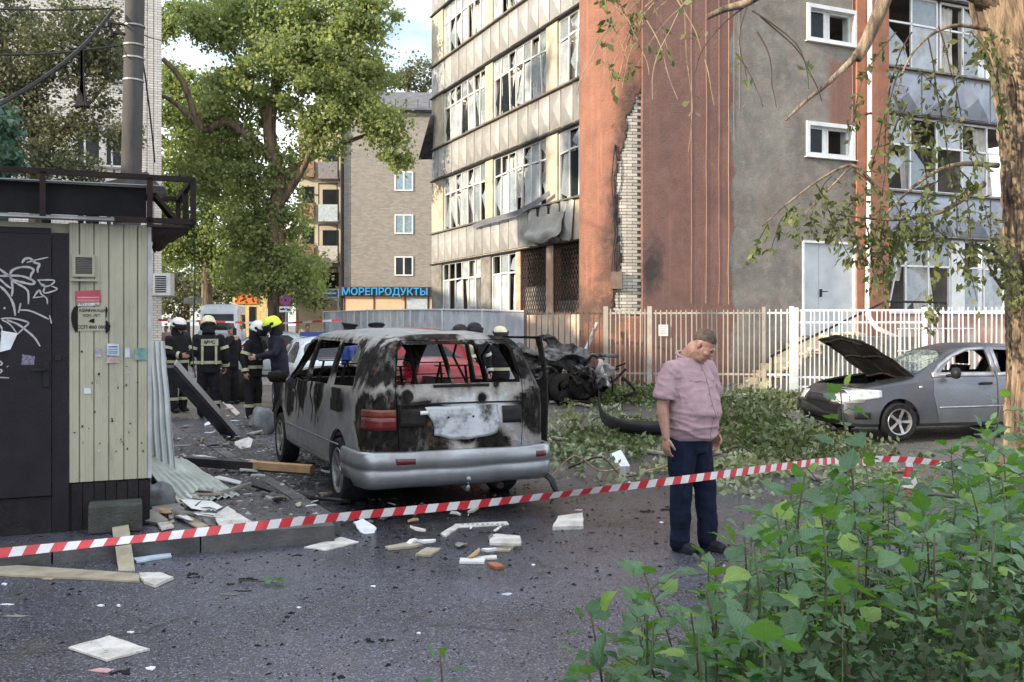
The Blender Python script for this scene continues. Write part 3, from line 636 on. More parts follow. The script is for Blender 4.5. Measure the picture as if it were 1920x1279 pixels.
# long balcony side of the block, running back to the left
sd = thing('balcony_block', 'pale yellow block end with stacked balconies seen left of the beige brick wall', 'building', (P(560, 609, 66).x, 66, 0), 0)
MB().box(0, 2.95, .0, 10, -.3, H2).build('wall', simple('cream_far', (.42,.37,.28), .85, 0, .15, .6), sd)
for i, zf in enumerate([3.0, 5.9, 8.7, 11.6]):
    for x in (1.55,):
        m = MB(); m.box(x, x+1.3, -1.0, -.02, zf, zf+.15); m.box(x, x+1.3, -1.0, -.95, zf+.15, zf+1.15); m.box(x, x+.05, -.95, -.02, zf+.15, zf+1.15); b = m.build('balcony', simple('balc%d' % i, [(.3,.3,.3), (.45,.43,.40), (.38,.45,.5), (.2,.19,.2)][i], .7), sd)
        m = MB(); m.box(x, x+.06, -1.0, -.94, zf+1.15, zf+2.6); m.box(x+1.24, x+1.3, -1.0, -.94, zf+1.15, zf+2.6); m.box(x, x+1.3, -1.0, -.94, zf+2.5, zf+2.6); m.build('balcony_frame', M['dark_metal'], b)
        MB().box(x+.1, x+1.2, -.012, .0, zf+.2, zf+2.3).build('balcony_door', M['glass_dark'], sd)
    m = MB(); m.box(.1, 1.15, -.5, -.01, zf+.2, zf+1.3); m.build('balcony', simple('brickb', (.26,.15,.11), .8) if i == 0 else bpy.data.materials['brickb'], sd)
    MB().box(.25, 1.05, -.03, .0, zf+1.35, zf+2.5).build('window', M['glass_dark'], sd)
# drainpipe at the corner of the block
MB().tube([(-.12, -.15, 0), (-.12, -.15, H2)], .09, 6).build('drainpipe', M['dark_metal'], ab)

# ---------------------------------------------------------------- white brick tower at left
M['brick_tower'] = brick_wall_mat('brick_tower', (.74,.70,.64), (.60,.56,.52), (.22,.2,.19), .26, .088, .7)
Y3 = 34.0; TO = (P(303, 609, Y3).x, Y3); tw = thing('brick_apartment_house', 'tall white brick apartment house behind the kiosk and the concrete pole', 'building', (TO[0], Y3, 0), RZ)
holes = []
wx = lambda p, q_=300: on_plane(p, q_, TO, UD)[0]
wz_ = lambda p, q_: on_plane(p, q_, TO, UD)[1]
zb_a, zt_a = wz_(165, 310), wz_(165, 232); FH = 3.0
for row_ in range(-1, 5):
    z0 = zb_a + FH*row_
    if z0 < .6: continue
    for x0, x1 in ((196, 236), (142, 190), (60, 100), (-30, 20)): holes.append((wx(x0), wx(x1), z0, z0+zt_a-zb_a))
wall_with_holes('wall', None, -16, 0, -.3, 21, holes, 0, .5).build('wall', M['brick_tower'], tw)
MB().box(-16, -.001, .5, 12, -.3, 21).build('wall', M['brick_tower'], tw)
for h in holes:
    m = MB(); t = .07; x0, x1, z0, z1 = h
    m.box(x0, x1, .1, .18, z0, z0+t); m.box(x0, x1, .1, .18, z1-t, z1); m.box(x0, x0+t, .1, .178, z0+t, z1-t); m.box(x1-t, x1, .1, .178, z0+t, z1-t); m.box((x0*.65+x1*.35)-.03, (x0*.65+x1*.35)+.03, .1, .176, z0+t, z1-t)
    w = m.build('window', M['frame_white'], tw); MB().box(x0+t, x1-t, .3, .32, z0+t, z1-t).build('pane', M['glass_dark'], w); MB().box(x0-.08, x1+.08, -.08, .0, z0-.08, z0-.01).build('sill', M['concrete'], w)
for k in range(3): m = MB(); m.tube([(wx(262+k*13), -.05, 3.2), (wx(266+k*11), -.05, 20)], .012, 4); m.build('wall_cable', M['dark_metal'], tw)
ac = MB(); a0 = P(303, 533, Y3-1); ac.box(-.3, .3, -.2, .2, -.38, .38); aco = thing('air_conditioner', 'white outdoor air conditioner unit on the corner of the white brick house', 'air conditioner', (P(303, 533, 33).x, 33.2, P(303, 533, 33).z))
ac.build('casing', M['frame_white'], aco); 
for i in range(8): MB().box(-.22, .16, -.215, -.2, -.28+i*.075, -.24+i*.075).build('slat', M['dark_metal'], aco)
MB().box(-.4, .3, -.2, .6, -.43, -.385).build('bracket', M['concrete'], aco)
# unseen block added out of frame at left to cast shade over the street
lb = thing('shade_blocker', 'unseen plain block added at left to shade the street', 'building', (-27, -30, 0), 0)
# ---------------------------------------------------------------- vehicles
def car_mesh(stations, name, mats, thick=.035, warp=None):
    """stations: (y, w_low, w_belt, w_roof, z_bot, z_belt, z_top) -> closed loft, thickened inward"""
    ys = [s[0] for s in stations]; yy = []
    for a, b in zip(ys, ys[1:]):
        k = max(1, int((b-a)/.11)); yy += [a+(b-a)*i/k for i in range(k)]
    yy.append(ys[-1]); A = np.array(stations)
    def interp(y):
        i = max(0, min(len(ys)-2, int(np.searchsorted(ys, y, side='right'))-1)); t = (y-ys[i])/(ys[i+1]-ys[i])
        p0, p1, p2, p3 = A[max(i-1, 0)], A[i], A[i+1], A[min(i+2, len(ys)-1)]
        h = ys[i+1]-ys[i]; m1 = (p2-p0)/max(1e-6, p2[0]-p0[0])*h if i > 0 else (p2-p1); m2 = (p3-p1)/max(1e-6, p3[0]-p1[0])*h if i < len(ys)-2 else (p2-p1)
        cr = (2*t**3-3*t*t+1)*p1+(t**3-2*t*t+t)*m1+(-2*t**3+3*t*t)*p2+(t**3-t*t)*m2
        return .5*cr+.5*((1-t)*p1+t*p2)
    m = MB(); rings = []
    for y in yy:
        _, wl, wb, wr, zb, zl, zt = interp(y); zl = min(zl, zt-.05); hh = zt-zl; zm = zb+(zl-zb)*.45
        half = [(0, zb), (wl*.6, zb), (wl*.93, zb+.01), (wl*.985, zb+.06), (wl, zb+.16), (max(wl, wb)*1.0, zm), (wb*1.0, zm+(zl-zm)*.6), (wb*.985, zl-.02),
                (wb+(wr-wb)*.12-.012, zl+hh*.08), (wb+(wr-wb)*.45, zl+hh*.4), (wb+(wr-wb)*.8, zl+hh*.72), (wr, zt-min(.075, hh*.2)), (wr-.06, zt-min(.03, hh*.08)), (wr-.16, zt-min(.008, hh*.02)), (wr*.5, zt+.012), (0, zt+.018)]
        ring = [(x, y, z) for x, z in half] + [(-x, y, z) for x, z in reversed(half[1:-1])]
        if warp: ring = [warp(p) for p in ring]
        rings.append(ring)
    n = len(rings[0])
    for r in rings: m.v += r
    for i in range(len(rings)-1):
        for j in range(n): q = (j+1) % n; m.f.append((i*n+j, i*n+q, (i+1)*n+q, (i+1)*n+j)); m.m.append(0)
    m.f.append(tuple(range(n))); m.m.append(0); m.f.append(tuple((len(rings)-1)*n+j for j in reversed(range(n)))); m.m.append(0)
    me = m.mesh(name, mats, fix=True)
    # round the end caps a little: inset copies of the cap
    bm = bmesh.new(); bm.from_mesh(me); caps = [f for f in bm.faces if len(f.verts) > 8]
    for f in caps:
        r = bmesh.ops.inset_region(bm, faces=[f], thickness=.035, depth=.03); r2 = bmesh.ops.inset_region(bm, faces=[f], thickness=.06, depth=.012)
    bmesh.ops.triangulate(bm, faces=[f for f in bm.faces if len(f.verts) > 8])
    bm.to_mesh(me); bm.free()
    solid = me.copy()
    return eval_mesh(me, [('SOLIDIFY', dict(thickness=thick, offset=-1))]), BVHTree_from(solid)
def BVHTree_from(me):
    from mathutils.bvhtree import BVHTree
    bm = bmesh.new(); bm.from_mesh(me); t = BVHTree.FromBMesh(bm); bm.free(); return t
def prism_x(poly, x0=-2, x1=2): return MB().prism([(x0, y, z) for y, z in poly], (x1-x0, 0, 0)).mesh('c', M['rust'], fix=True)
def prism_y(poly, y0, y1): return MB().prism([(x, y0, z) for x, z in poly], (0, y1-y0, 0)).mesh('c', M['rust'], fix=True)
def prism_z(poly, z0, z1): return MB().prism([(x, y, z0) for x, y in poly], (0, 0, z1-z0)).mesh('c', M['rust'], fix=True)
def arch(y, r, zc=.31, n=22): return MB().tube([(-2, y, zc), (2, y, zc)], r, n).mesh('c', M['rust'], fix=True)
def shade(me, ang=32):
    me.shade_smooth(); me.set_sharp_from_angle(angle=radians(ang)); return me
def paint(me, m): me.materials.clear(); me.materials.append(m); return me
def patch(bvh, polyfn, nu, nv, axis, off_=.006, mat_=None, name='patch', parent=None, thick=.008, smooth=True):
    """project a grid (u,v)->(a,b) onto the body along an axis ('x-','x+','y-','y+','z+')"""
    m = MB(); d = {'x-': Vector((1,0,0)), 'x+': Vector((-1,0,0)), 'y-': Vector((0,1,0)), 'y+': Vector((0,-1,0)), 'z+': Vector((0,0,-1))}[axis]
    def fn(u, v):
        a, b = polyfn(u, v)
        o = Vector((-3, a, b)) if axis == 'x-' else Vector((3, a, b)) if axis == 'x+' else Vector((a, -3, b)) if axis == 'y-' else Vector((a, 9, b)) if axis == 'y+' else Vector((a, b, 4))
        h = bvh.ray_cast(o, d)
        p = h[0] if h[0] is not None else o+d*2.2
        return p-d*off_
    m.grid(fn, nu, nv)
    me = eval_mesh(m.mesh(name, mat_, smooth=smooth), [('SOLIDIFY', dict(thickness=thick, offset=0))])
    return obj(name, me, parent)
def quadfn(p00, p10, p11, p01):
    return lambda u, v: (p00[0]*(1-u)*(1-v)+p10[0]*u*(1-v)+p11[0]*u*v+p01[0]*(1-u)*v, p00[1]*(1-u)*(1-v)+p10[1]*u*(1-v)+p11[1]*u*v+p01[1]*(1-u)*v)
def linefn(pts, w):                                   # ribbon along a 2D polyline
    P2 = [Vector(p) for p in pts]
    def f(u, v):
        t = u*(len(P2)-1); i = min(int(t), len(P2)-2); p = P2[i].lerp(P2[i+1], t-i); d = (P2[i+1]-P2[i]).normalized()
        return (p.x-d.y*w*(v-.5), p.y+d.x*w*(v-.5))
    return f
M['tyre'] = simple('tyre', (.018,.018,.019), .85, 0, .3, 20, .4)
M['rim'] = simple('rim', (.38,.39,.40), .35, .7, .25, 6, .1)
M['rim_burnt'] = simple('rim_burnt', (.30,.29,.28), .55, .5, .5, 6, .3, c2=(.07,.06,.055))
def wheel(parent, x, y, r, w, side, rim, z=None, spokes=7, squash=1.0):
    T = Matrix.Translation((x, y, z if z is not None else r)) @ Matrix.Rotation(pi/2*side, 4, 'Y')
    # lathe axis = outward
    t = MB(); t.lathe([(r*.66, -w*.5), (r*.9, -w*.52), (r*.985, -w*.4), (r, -w*.2), (r, w*.2), (r*.985, w*.4), (r*.92, w*.52), (r*.68, w*.48), (r*.66, w*.3)], 32, T=T)
    o = t.build('wheel', M['tyre'], parent, smooth=True, ang=50)
    q = MB(); q.lathe([(r*.70, w*.46), (r*.68, w*.50), (r*.63, w*.46), (r*.60, w*.1), (r*.6, -w*.4)], 32, T=T); q.lathe([(.001, w*.40), (r*.13, w*.41), (r*.15, w*.33), (r*.15, w*.1)], 16, T=T)
    for i in range(spokes):
        a = 2*pi*i/spokes; R = Matrix.Rotation(a, 4, 'Z')
        q.add([(-r*.055, r*.12, w*.34), (r*.055, r*.12, w*.34), (r*.085, r*.64, w*.44), (-r*.085, r*.64, w*.44), (-r*.04, r*.12, w*.2), (r*.04, r*.12, w*.2), (r*.05, r*.64, w*.3), (-r*.05, r*.64, w*.3)],
              [(0,1,2,3),(7,6,5,4),(0,4,5,1),(1,5,6,2),(2,6,7,3),(3,7,4,0)], 0, T @ R)
    q.build('rim', rim, o, smooth=True, ang=35)
    b = MB(); b.lathe([(.001, -w*.1), (r*.55, -w*.1), (r*.55, -w*.2), (.001, -w*.2)], 20, T=T); b.build('brake_disc', M['rust'], o)
    return o
def car_paint(name, c, metal=.55, rough=.32, dust=.3, dcol=(.16,.15,.13)):
    t = NT(name); n1 = t.noise(2.2, 8, .65); X, Y, Z = t.sep()
    d = t.math('MULTIPLY', t.mr(n1, .42, .7), dust); d2 = t.math('ADD', d, t.mr(Z, .2, .6, dust*.6, 0))
    col = t.mix(d2, c, dcol); return t.fin(col, t.math('ADD', t.math('MULTIPLY', d2, .6), rough), t.math('MULTIPLY', t.math('SUBTRACT', 1.0, d2), metal), t.bump(t.noise(2.0, 3), .06, .03))
def burnt_paint(name):                                 # silver paint with fire damage round the openings
    t = NT(name); X, Y, Z = t.sep(); n1 = t.noise(3.2, 9, .68, None, .4); n2 = t.noise(14, 6, .6); run = t.noise(9, 5, .6, t.scale(t.obj, (1, 1, .18)))
    w = t.math('MULTIPLY', t.math('SUBTRACT', n1, .5), .9); rw = t.math('MULTIPLY', t.math('SUBTRACT', run, .5), 1.1)
    zz = t.math('ADD', Z, t.math('ADD', t.math('MULTIPLY', w, .45), t.math('MULTIPLY', rw, .35)))
    burn_top = t.math('MULTIPLY', t.mr(zz, 1.03, 1.22), t.mr(zz, 1.60, 1.50))
    front = t.mr(t.math('ADD', Y, t.math('MULTIPLY', w, 2.0)), 3.1, 3.9)
    def blob(cx, cy, cz, r):
        d = t.n('ShaderNodeVectorMath', {0: t.obj, 1: (cx, cy, cz)}, operation='DISTANCE').outputs[1]
        return t.mr(t.math('ADD', t.math('DIVIDE', d, r), t.math('MULTIPLY', w, 1.3)), .62, 1.0, 1, 0)
    m = t.math('MAXIMUM', burn_top, front)
    for b in ((-.62, 0, .82, .42), (-.35, 0, .84, .30), (.05, 0, .72, .16), (.78, 0, .90, .34), (.72, .2, 1.1, .3), (-.86, .15, .86, .36), (-.50, -.02, 1.07, .10), (.22, -.02, 1.04, .09), (-.3, 0, .62, .3), (.3,0,.60,.25), (-.9, 2.6, 1.0, .35), (-.9, 1.8, 1.0, .3), (-.9, 3.3, .95, .45),(.55,.25,1.62,.3),(-.2,.2,1.63,.35),(.9,1.5,1.0,1.3)):
        m = t.math('MAXIMUM', m, blob(*b))
    n3 = t.noise(5, 8, .7)
    silver = t.mix(t.mr(n3, .4, .65, 0, .6), (.37,.385,.405), (.17,.17,.17))
    char = t.mix(t.mr(n2, .35, .65), (.004,.004,.004), (.022,.019,.017)); char = t.mix(t.mr(n3, .56, .70, 0, .6), char, (.13,.085,.055)); char = t.mix(t.mr(t.noise(6, 8, .75, t.scale(t.obj, (1, 1, .3))), .55, .66, 0, .55), char, (.20,.195,.18))
    col = t.mix(m, silver, char); ring = t.math('MULTIPLY', t.mr(m, .02, .4), t.mr(m, .95, .5)); col = t.mix(t.math('MULTIPLY', ring, .6), col, (.30,.27,.23))
    return t.fin(col, t.math('ADD', t.math('MULTIPLY', m, .45), .36), t.math('MULTIPLY', t.math('SUBTRACT', 1.0, m), .82), t.bump(n2, .35, .012, t.bump(n1, .5, .05)), t.math('SUBTRACT', .5, t.math('MULTIPLY', m, .4)))
M['burnt'] = burnt_paint('burnt_silver_paint')
M['char'] = simple('char', (.007,.0065,.006), .82, .0, .5, 9, .6, .015, c2=(.028,.023,.02))
M['char_grey'] = simple('char_grey', (.018,.018,.018), .6, .3, .5, 7, .7, .02, c2=(.22,.215,.21))
M['red_lens'] = simple('red_lens', (.12,.010,.012), .22, 0, .5, 6, .1, c2=(.07,.008,.01))
M['amber_lens'] = simple('amber_lens', (.16,.035,.018), .25, 0, .4, 6)
M['black_plastic'] = simple('black_plastic', (.02,.02,.022), .5, 0, .3, 8)
M['bumper_silver'] = simple('bumper_silver', (.31,.33,.355), .38, .75, .14, 2.6, .2, c2=(.20,.205,.21))
M['clear_lens'] = simple('clear_lens', (.55,.58,.6), .12, .3, .25, 14, .4)

# -- burnt silver minivan
van = thing('burnt_minivan', 'burnt out silver minivan with empty windows and scorched tailgate beside the kiosk', 'minivan', (-.47, 8.71, 0), RZ)
VS = [(0.0,.78,.80,.645,.42,1.10,1.55),(.07,.85,.85,.66,.34,1.12,1.60),(.22,.875,.865,.66,.30,1.13,1.60),(.9,.89,.885,.69,.27,1.10,1.63),(2.2,.895,.895,.70,.27,1.06,1.65),(3.0,.895,.89,.69,.27,1.04,1.60),
      (3.35,.895,.885,.66,.27,1.03,1.46),(3.75,.89,.87,.62,.27,1.02,1.22),(4.05,.885,.85,.60,.28,.98,1.05),(4.45,.86,.79,.56,.32,.88,.94),(4.68,.78,.70,.5,.38,.76,.80)]
def vwarp(p):
    x, y, z = p; k = max(0, 1-y/1.1); y2 = y + max(0, z-1.08)*.42*k
    # dents in the burnt roof and sides
    z2 = z - (.035*max(0, noise.noise((x*2.2, y*1.6, 5)))+.02*noise.noise((x*4, y*4, 1))) * (1 if z > 1.45 else 0)
    return (x + .008*noise.noise((y*3, z*3, 2)), y2 - .035*(1-min(1, (x/.8)**2))*(1 if y < .3 else 0)*(1-y/.3 if y < .3 else 0), z2)
vm, vb = car_mesh(VS, 'body', M['burnt'], .032, vwarp)
RW, FW = .95, 3.85
vm = boolean(vm, arch(RW, .375, .33), 'DIFFERENCE'); vm = boolean(vm, arch(FW, .375, .33), 'DIFFERENCE')
for poly in ([(.55,1.13),(1.35,1.10),(1.42,1.52),(.92,1.52),(.72,1.47)], [(1.50,1.10),(2.42,1.08),(2.45,1.54),(1.53,1.53)], [(2.55,1.08),(3.62,1.05),(3.38,1.22),(3.0,1.45),(2.78,1.53),(2.57,1.54)]):
    vm = boolean(vm, prism_x(poly), 'DIFFERENCE')
vm = boolean(vm, prism_y([(-.60,1.165),(.60,1.165),(.60,1.20),(.55,1.46),(.50,1.52),(-.50,1.52),(-.55,1.46),(-.60,1.20)], -.5, .75), 'DIFFERENCE')
vm = boolean(vm, MB().prism([(-.64,3.72,1.12),(.64,3.72,1.12),(.57,3.02,1.66),(-.57,3.02,1.66)], (0,.35,.22)).mesh('c', M['rust'], fix=True), 'DIFFERENCE')
vm = boolean(vm, prism_x([(-.2,.0),(.30,.0),(.30,.57),(-.2,.57)]), 'DIFFERENCE')     # room for the bumper
tail_c = prism_y([(-.585,.57),(.585,.57),(.60,.80),(.61,1.17),(.56,1.47),(.50,1.555),(-.50,1.555),(-.56,1.47),(-.61,1.17),(-.60,.80)], -.5, .42)
tail = boolean(vm.copy(), tail_c, 'INTERSECT'); vm = boolean(vm, prism_y([(x*1.012, z+(.006 if z > 1 else -.006)) for x, z in [(-.585,.57),(.585,.57),(.60,.80),(.61,1.17),(.56,1.47),(.50,1.555),(-.50,1.555),(-.56,1.47),(-.61,1.17),(-.60,.80)]], -.5, .42), 'DIFFERENCE')
def take_door(me, poly, x0, x1, g=.005):
    c = [sum(p[0] for p in poly)/len(poly), sum(p[1] for p in poly)/len(poly)]
    sh = [(y+(g if y < c[0] else -g), z+(g if z < c[1] else -g)) for y, z in poly]
    d = boolean(me.copy(), prism_x(sh, x0, x1), 'INTERSECT'); return boolean(me, prism_x(poly, x0, x1), 'DIFFERENCE'), d
SD = [(1.46,.36),(2.49,.36),(2.49,1.50),(2.49,1.565),(1.46,1.56),(1.46,1.0)]; FD = [(2.49,.36),(3.42,.36),(3.46,.70),(3.66,.98),(3.60,1.09),(3.02,1.50),(2.8,1.57),(2.49,1.57)]
SD2 = [(1.46,.36),(2.486,.36),(2.486,1.56),(1.46,1.56)]
vm, sdoor = take_door(vm, SD2, -2, -.5); vm, fdoor = take_door(vm, FD, -2, -.5)
vm, rdoor = take_door(vm, SD2, .5, 2)
obj('body', shade(vm), van); sdo = obj('door', shade(sdoor), van); sdo['label'] = 'left sliding door with soot runs below its empty window'
fdo = obj('door', shade(fdoor), van)
rdo = obj('door', shade(rdoor), van, loc=(.9, 1.46, 0)); rdo['label'] = 'right rear door hanging open and blackened'
rdo.data.materials.clear(); rdo.data.materials.append(M['char']); rdo.data.transform(Matrix.Translation((-.9, -2.49, 0)) @ Matrix.Diagonal((1, 1, 1.02, 1))); rdo.rotation_euler = (0, radians(3), radians(33)); rdo.location = (.93, 2.1, -.02)
tl = obj('tailgate', shade(tail), van)
# tailgate details: waist strip, plate recess, lamp strips, handle
patch(vb, quadfn((-.60,.985),(.60,.985),(.60,.998),(-.60,.998)), 24, 1, 'y-', .012, M['char'], 'crease', tl)
M['plate_metal'] = (lambda t: t.fin(t.mix(t.mr(t.math('ADD', t.noise(2.6, 8, .6), t.math('MULTIPLY', t.noise(18, 4), .15)), .60, .72), (.34,.36,.385), (.03,.028,.026)), .38, .5, t.bump(t.noise(6, 5), .5, .03)))(NT('plate_metal'))
patch(vb, lambda u, v: (-.30+.66*u+.05*(v-.5)*(2*u-1)+.02*sin(v*5), .665+.30*v+.05*(2*u-1)**2*(1-v)+.012*noise.noise((u*5, v*3, 0))), 20, 10, 'y-', .013, M['plate_metal'], 'plate_recess', tl)
patch(vb, quadfn((-.585,.80),(-.36,.80),(-.34,.955),(-.585,.955)), 8, 4, 'y-', .018, M['char'], 'burnt_lamp', tl)
patch(vb, quadfn((.40,.80),(.585,.80),(.585,.955),(.40,.955)), 8, 4, 'y-', .014, M['black_plastic'], 'lamp_hole', tl)
patch(vb, quadfn((-.40,.90),(-.31,.90),(-.31,.935),(-.40,.935)), 3, 2, 'y-', .03, M['clear_lens'], 'reversing_lens', tl)
for x in (-.12, .12): patch(vb, quadfn((x-.008,.86),(x+.008,.86),(x+.008,.875),(x-.008,.875)), 1, 1, 'y-', .028, M['char'], 'bolt', tl)
patch(vb, quadfn((-.24,1.135),(.30,1.135),(.30,1.16),(-.24,1.16)), 10, 1, 'y-', .01, M['char'], 'wiper_base', tl)
# left tail lamp wraps the corner
tp = MB(); pts = []
for i in range(9):
    t_ = i/8; x = -.60-.22*t_; pts.append(x)
def corner_pt(t_, z):                                 # slide round the rear left corner
    if t_ < .5: o = Vector((-.62-.30*t_, -2, z)); h = vb.ray_cast(o, Vector((0,1,0)))
    else: o = Vector((-3, .05+.30*(t_-.5), z)); h = vb.ray_cast(o, Vector((1,0,0)))
    c = Vector((-.45, .5, z)); p = h[0] if h[0] else c; return p+(p-c).normalized()*.012
for z0, z1, mt, nm in ((.775,.885,M['red_lens'],'tail_light'), (.888,.955,M['amber_lens'],'turn_signal')):
    g = MB(); g.grid(lambda u, v: corner_pt(u*.9, z0+(z1-z0)*v), 12, 3); obj(nm, eval_mesh(g.mesh(nm, mt, smooth=True), [('SOLIDIFY', dict(thickness=.012, offset=0))]), van)
# rear bumper
bs = []
bm_ = MB(); prof = [(0,.575),(.028,.583),(.045,.565),(.052,.50),(.052,.445),(.034,.432),(.05,.41),(.042,.33),(.01,.275),(-.05,.26)]
path = [(-.90,.58),(-.905,.40),(-.895,.20),(-.86,.03),(-.76,-.03),(-.45,-.06),(0,-.07),(.45,-.06),(.76,-.03),(.86,.03),(.895,.20),(.905,.40),(.90,.52)]
pth = wpath([(a, b, 0) for a, b in path], 4); vs = []
for i, p in enumerate(pth):
    d = (pth[min(i+1, len(pth)-1)]-pth[max(i-1, 0)]).normalized(); n_ = Vector((d.y, -d.x, 0))
    for o_, z in prof:
        zz = z + (.16*sm(.6, 0, abs(.58-p.y) if p.x < 0 else 1) if (z < .32 and p.y > .25 and p.x < 0) else 0)
        vs.append((p.x+n_.x*o_, p.y+n_.y*o_, zz-.012*noise.noise((p.x*3, z*4, 0))))
k = len(prof); bm_.v = [(x+.012*noise.noise((x*4, y*4, z*6)), y+.012*max(0, noise.noise((x*2.6, z*5, 9))), z) for x, y, z in vs]
for i in range(len(pth)-1):
    for j in range(k-1): bm_.f.append((i*k+j, i*k+j+1, (i+1)*k+j+1, (i+1)*k+j)); bm_.m.append(0)
bp = obj('bumper', eval_mesh(bm_.mesh('bumper', M['bumper_silver'], smooth=True), [('SOLIDIFY', dict(thickness=.012, offset=0))]), van)
bbv = BVHTree_from(bm_.mesh('x', M['char']))
for a, b in ((-.63,-.46), (.72,.83)): patch(bbv, quadfn((a,.475),(b,.475),(b,.525),(a-.01 if a < 0 else a,.53)), 5, 2, 'y-', .006, M['red_lens'], 'reflector', bp)
MB().box(-.8, .8, -.02, .1, .33, .37).build('bumper_lip', M['bumper_silver'], bp)
m = MB(); m.tube([(.0, -.05, .24), (.0, -.19, .235), (.0, -.20, .27), (.0, -.20, .30)], [.02,.02,.015,.012], 8); m.lathe([(.001,.355),(.018,.35),(.026,.33),(.018,.31),(.001,.305)], 12, T=Matrix.Translation((0,-.20,0))); m.build('tow_ball', M['rim'], van, smooth=True)
m = MB(); m.tube([(.86,.05,.30),(.90,-.06,.24),(.93,-.1,.12),(.85,-.12,.03)], [.05,.05,.03,.008], 6, flat=.3); m.build('torn_bumper_corner', M['black_plastic'], bp)
m = MB(); m.tube([(.42,.5,.22),(.42,.05,.21)], .035, 10); m.build('exhaust', M['rust'], van)
m = MB(); m.box(-.72,.72,.15,4.4,.235,.268); m.box(-.75,.75,.85,1.05,.2,.3); m.box(-.75,.75,3.75,3.95,.2,.3); m.build('underbody', M['char'], van)
for (x, y) in ((-.80, RW), (-.80, FW), (.80, RW), (.80, FW)): wheel(van, x, y, .315, .19, -1 if x < 0 else 1, M['rim_burnt'] if y > 2 else M['rim'], z=.305)
m = MB(); 
for y, x in ((3.2,-.4),(3.2,.4),(2.2,-.4),(2.2,.4),(1.3,-.35),(1.3,.35)):
    for dx in (-.2, .2): m.tube(wpath([(x+dx,y+.25,.35),(x+dx,y,.55),(x+dx*.95,y-.12,.95),(x+dx*.7,y-.18,1.28)], 3), .014, 5)
    for z in (.7,.85,1.0,1.15,1.28): m.tube([(x-.2,y-.1-.06*z,z),(x+.2,y-.1-.06*z,z)], .009, 4)
    m.box(x-.22,x+.22,y-.1,y+.3,.42,.5)
m.build('seat_frames', M['char'], van)
m = MB(); m.box(-.68,.68,3.45,3.7,.85,1.06); m.tube([(-.38+.17*cos(a),3.35+.06*sin(a),1.0+.17*sin(a)) for a in np.linspace(0,2*pi,16)], .012, 5); m.build('dashboard', M['char'], van)
# burnt fuel flap hanging from the left flank, mirror, door handles
m = MB(); m.box(-.935,-.905,.78,1.02,.88,1.10); m.box(-.95,-.937,.79,1.01,.885,1.0); ff = m.build('fuel_flap', M['char'], van)
m = MB(); m.lathe([(.001,-.07),(.07,-.06),(.10,0),(.085,.06),(.001,.075)], 10, T=Matrix.Translation((-1.0,3.45,1.08))@Matrix.Diagonal((1.2,.7,1,1))); m.tube([(-.9,3.45,1.03),(-.98,3.45,1.06)], .025, 6); m.build('wing_mirror', M['char'], van, smooth=True)
for y in (1.72, 2.78): patch(vb, quadfn((y,.93),(y+.2,.93),(y+.2,.965),(y,.965)), 3, 1, 'x-', .025, M['char_grey'], 'handle', sdo if y < 2 else fdo)
for dy, z0 in ((1.62,.7),(1.75,.62),(1.95,.66),(2.3,.72),(2.6,.64),(2.72,.7)):            # melted trim hanging below the windows
    m = MB(); m.tube(wpath([(-.915,dy,1.10),(-.93,dy+.03,.98),(-.928,dy+.08*sin(dy*9),.84),(-.92,dy+.05,z0)], 4), [.03,.028,.026,.022,.02,.022,.02,.016,.014,.012,.012,.01,.006], 6, flat=.35); m.build('melted_trim', M['char'], van)
for y in (3.75,): patch(vb, quadfn((.9,.55),(3.5,.53),(3.5,.545),(.9,.565)), 20, 1, 'x-', .007, M['bumper_silver'], 'side_moulding', van)
for x0,x1,z in ((-.3,-.22,1.4),(.12,.3,1.35),(.42,.5,1.4)):
    m = MB(); m.tube([(x0*1.2,.45,1.55),(x0,.5,1.4),(x1,.55,1.1)], .012, 5); m.build('hanging_wire', M['char'], van)

# -- grey hatchback with open bonnet
M['grey_paint'] = car_paint('grey_paint', (.075,.08,.095), .75, .26, .35, (.10,.095,.085))
HC = G(1688, 826, .05)
hat = thing('damaged_car', 'grey hatchback with raised bonnet and shattered windscreen under the big tree trunk', 'car', (0,0,.0), 0)
# local: front at y=0, length 4.3 to the rear; x left/right
HS = [(0.0,.66,.62,.50,.30,.62,.66),(.10,.76,.72,.56,.22,.70,.76),(.35,.84,.80,.62,.20,.80,.86),(.75,.85,.83,.66,.20,.86,.93),(1.12,.85,.84,.66,.20,.90,.98),(1.35,.85,.84,.64,.20,.92,1.08),(1.85,.85,.84,.58,.20,.93,1.36),(2.3,.85,.84,.58,.20,.94,1.455),(3.0,.85,.84,.58,.20,.96,1.45),(3.5,.85,.83,.56,.20,.98,1.34),(3.85,.84,.80,.54,.22,1.0,1.12),(4.2,.80,.76,.52,.26,.98,1.03),(4.32,.72,.68,.48,.34,.88,.93)]
hm_, hb = car_mesh(HS, 'body', M['grey_paint'], .03)
for y in (.84, 3.32): hm_ = boolean(hm_, arch(y, .335, .31), 'DIFFERENCE')
WF = [(1.52,.98),(2.44,.985),(2.44,1.375),(2.15,1.36),(1.85,1.25)]; WR = [(2.54,.985),(3.28,1.0),(3.32,1.20),(3.05,1.36),(2.54,1.38)]
for wpoly in (WF, WR): hm_ = boolean(hm_, prism_x(wpoly), 'DIFFERENCE')
ws_c = MB().prism([(-.60,1.34,.94),(.60,1.34,.94),(.50,1.98,1.50),(-.50,1.98,1.50)], (0,-.4,.35)).mesh('c', M['rust'], fix=True)
ws = boolean(hm_.copy(), ws_c, 'INTERSECT'); hm_ = boolean(hm_, ws_c, 'DIFFERENCE')
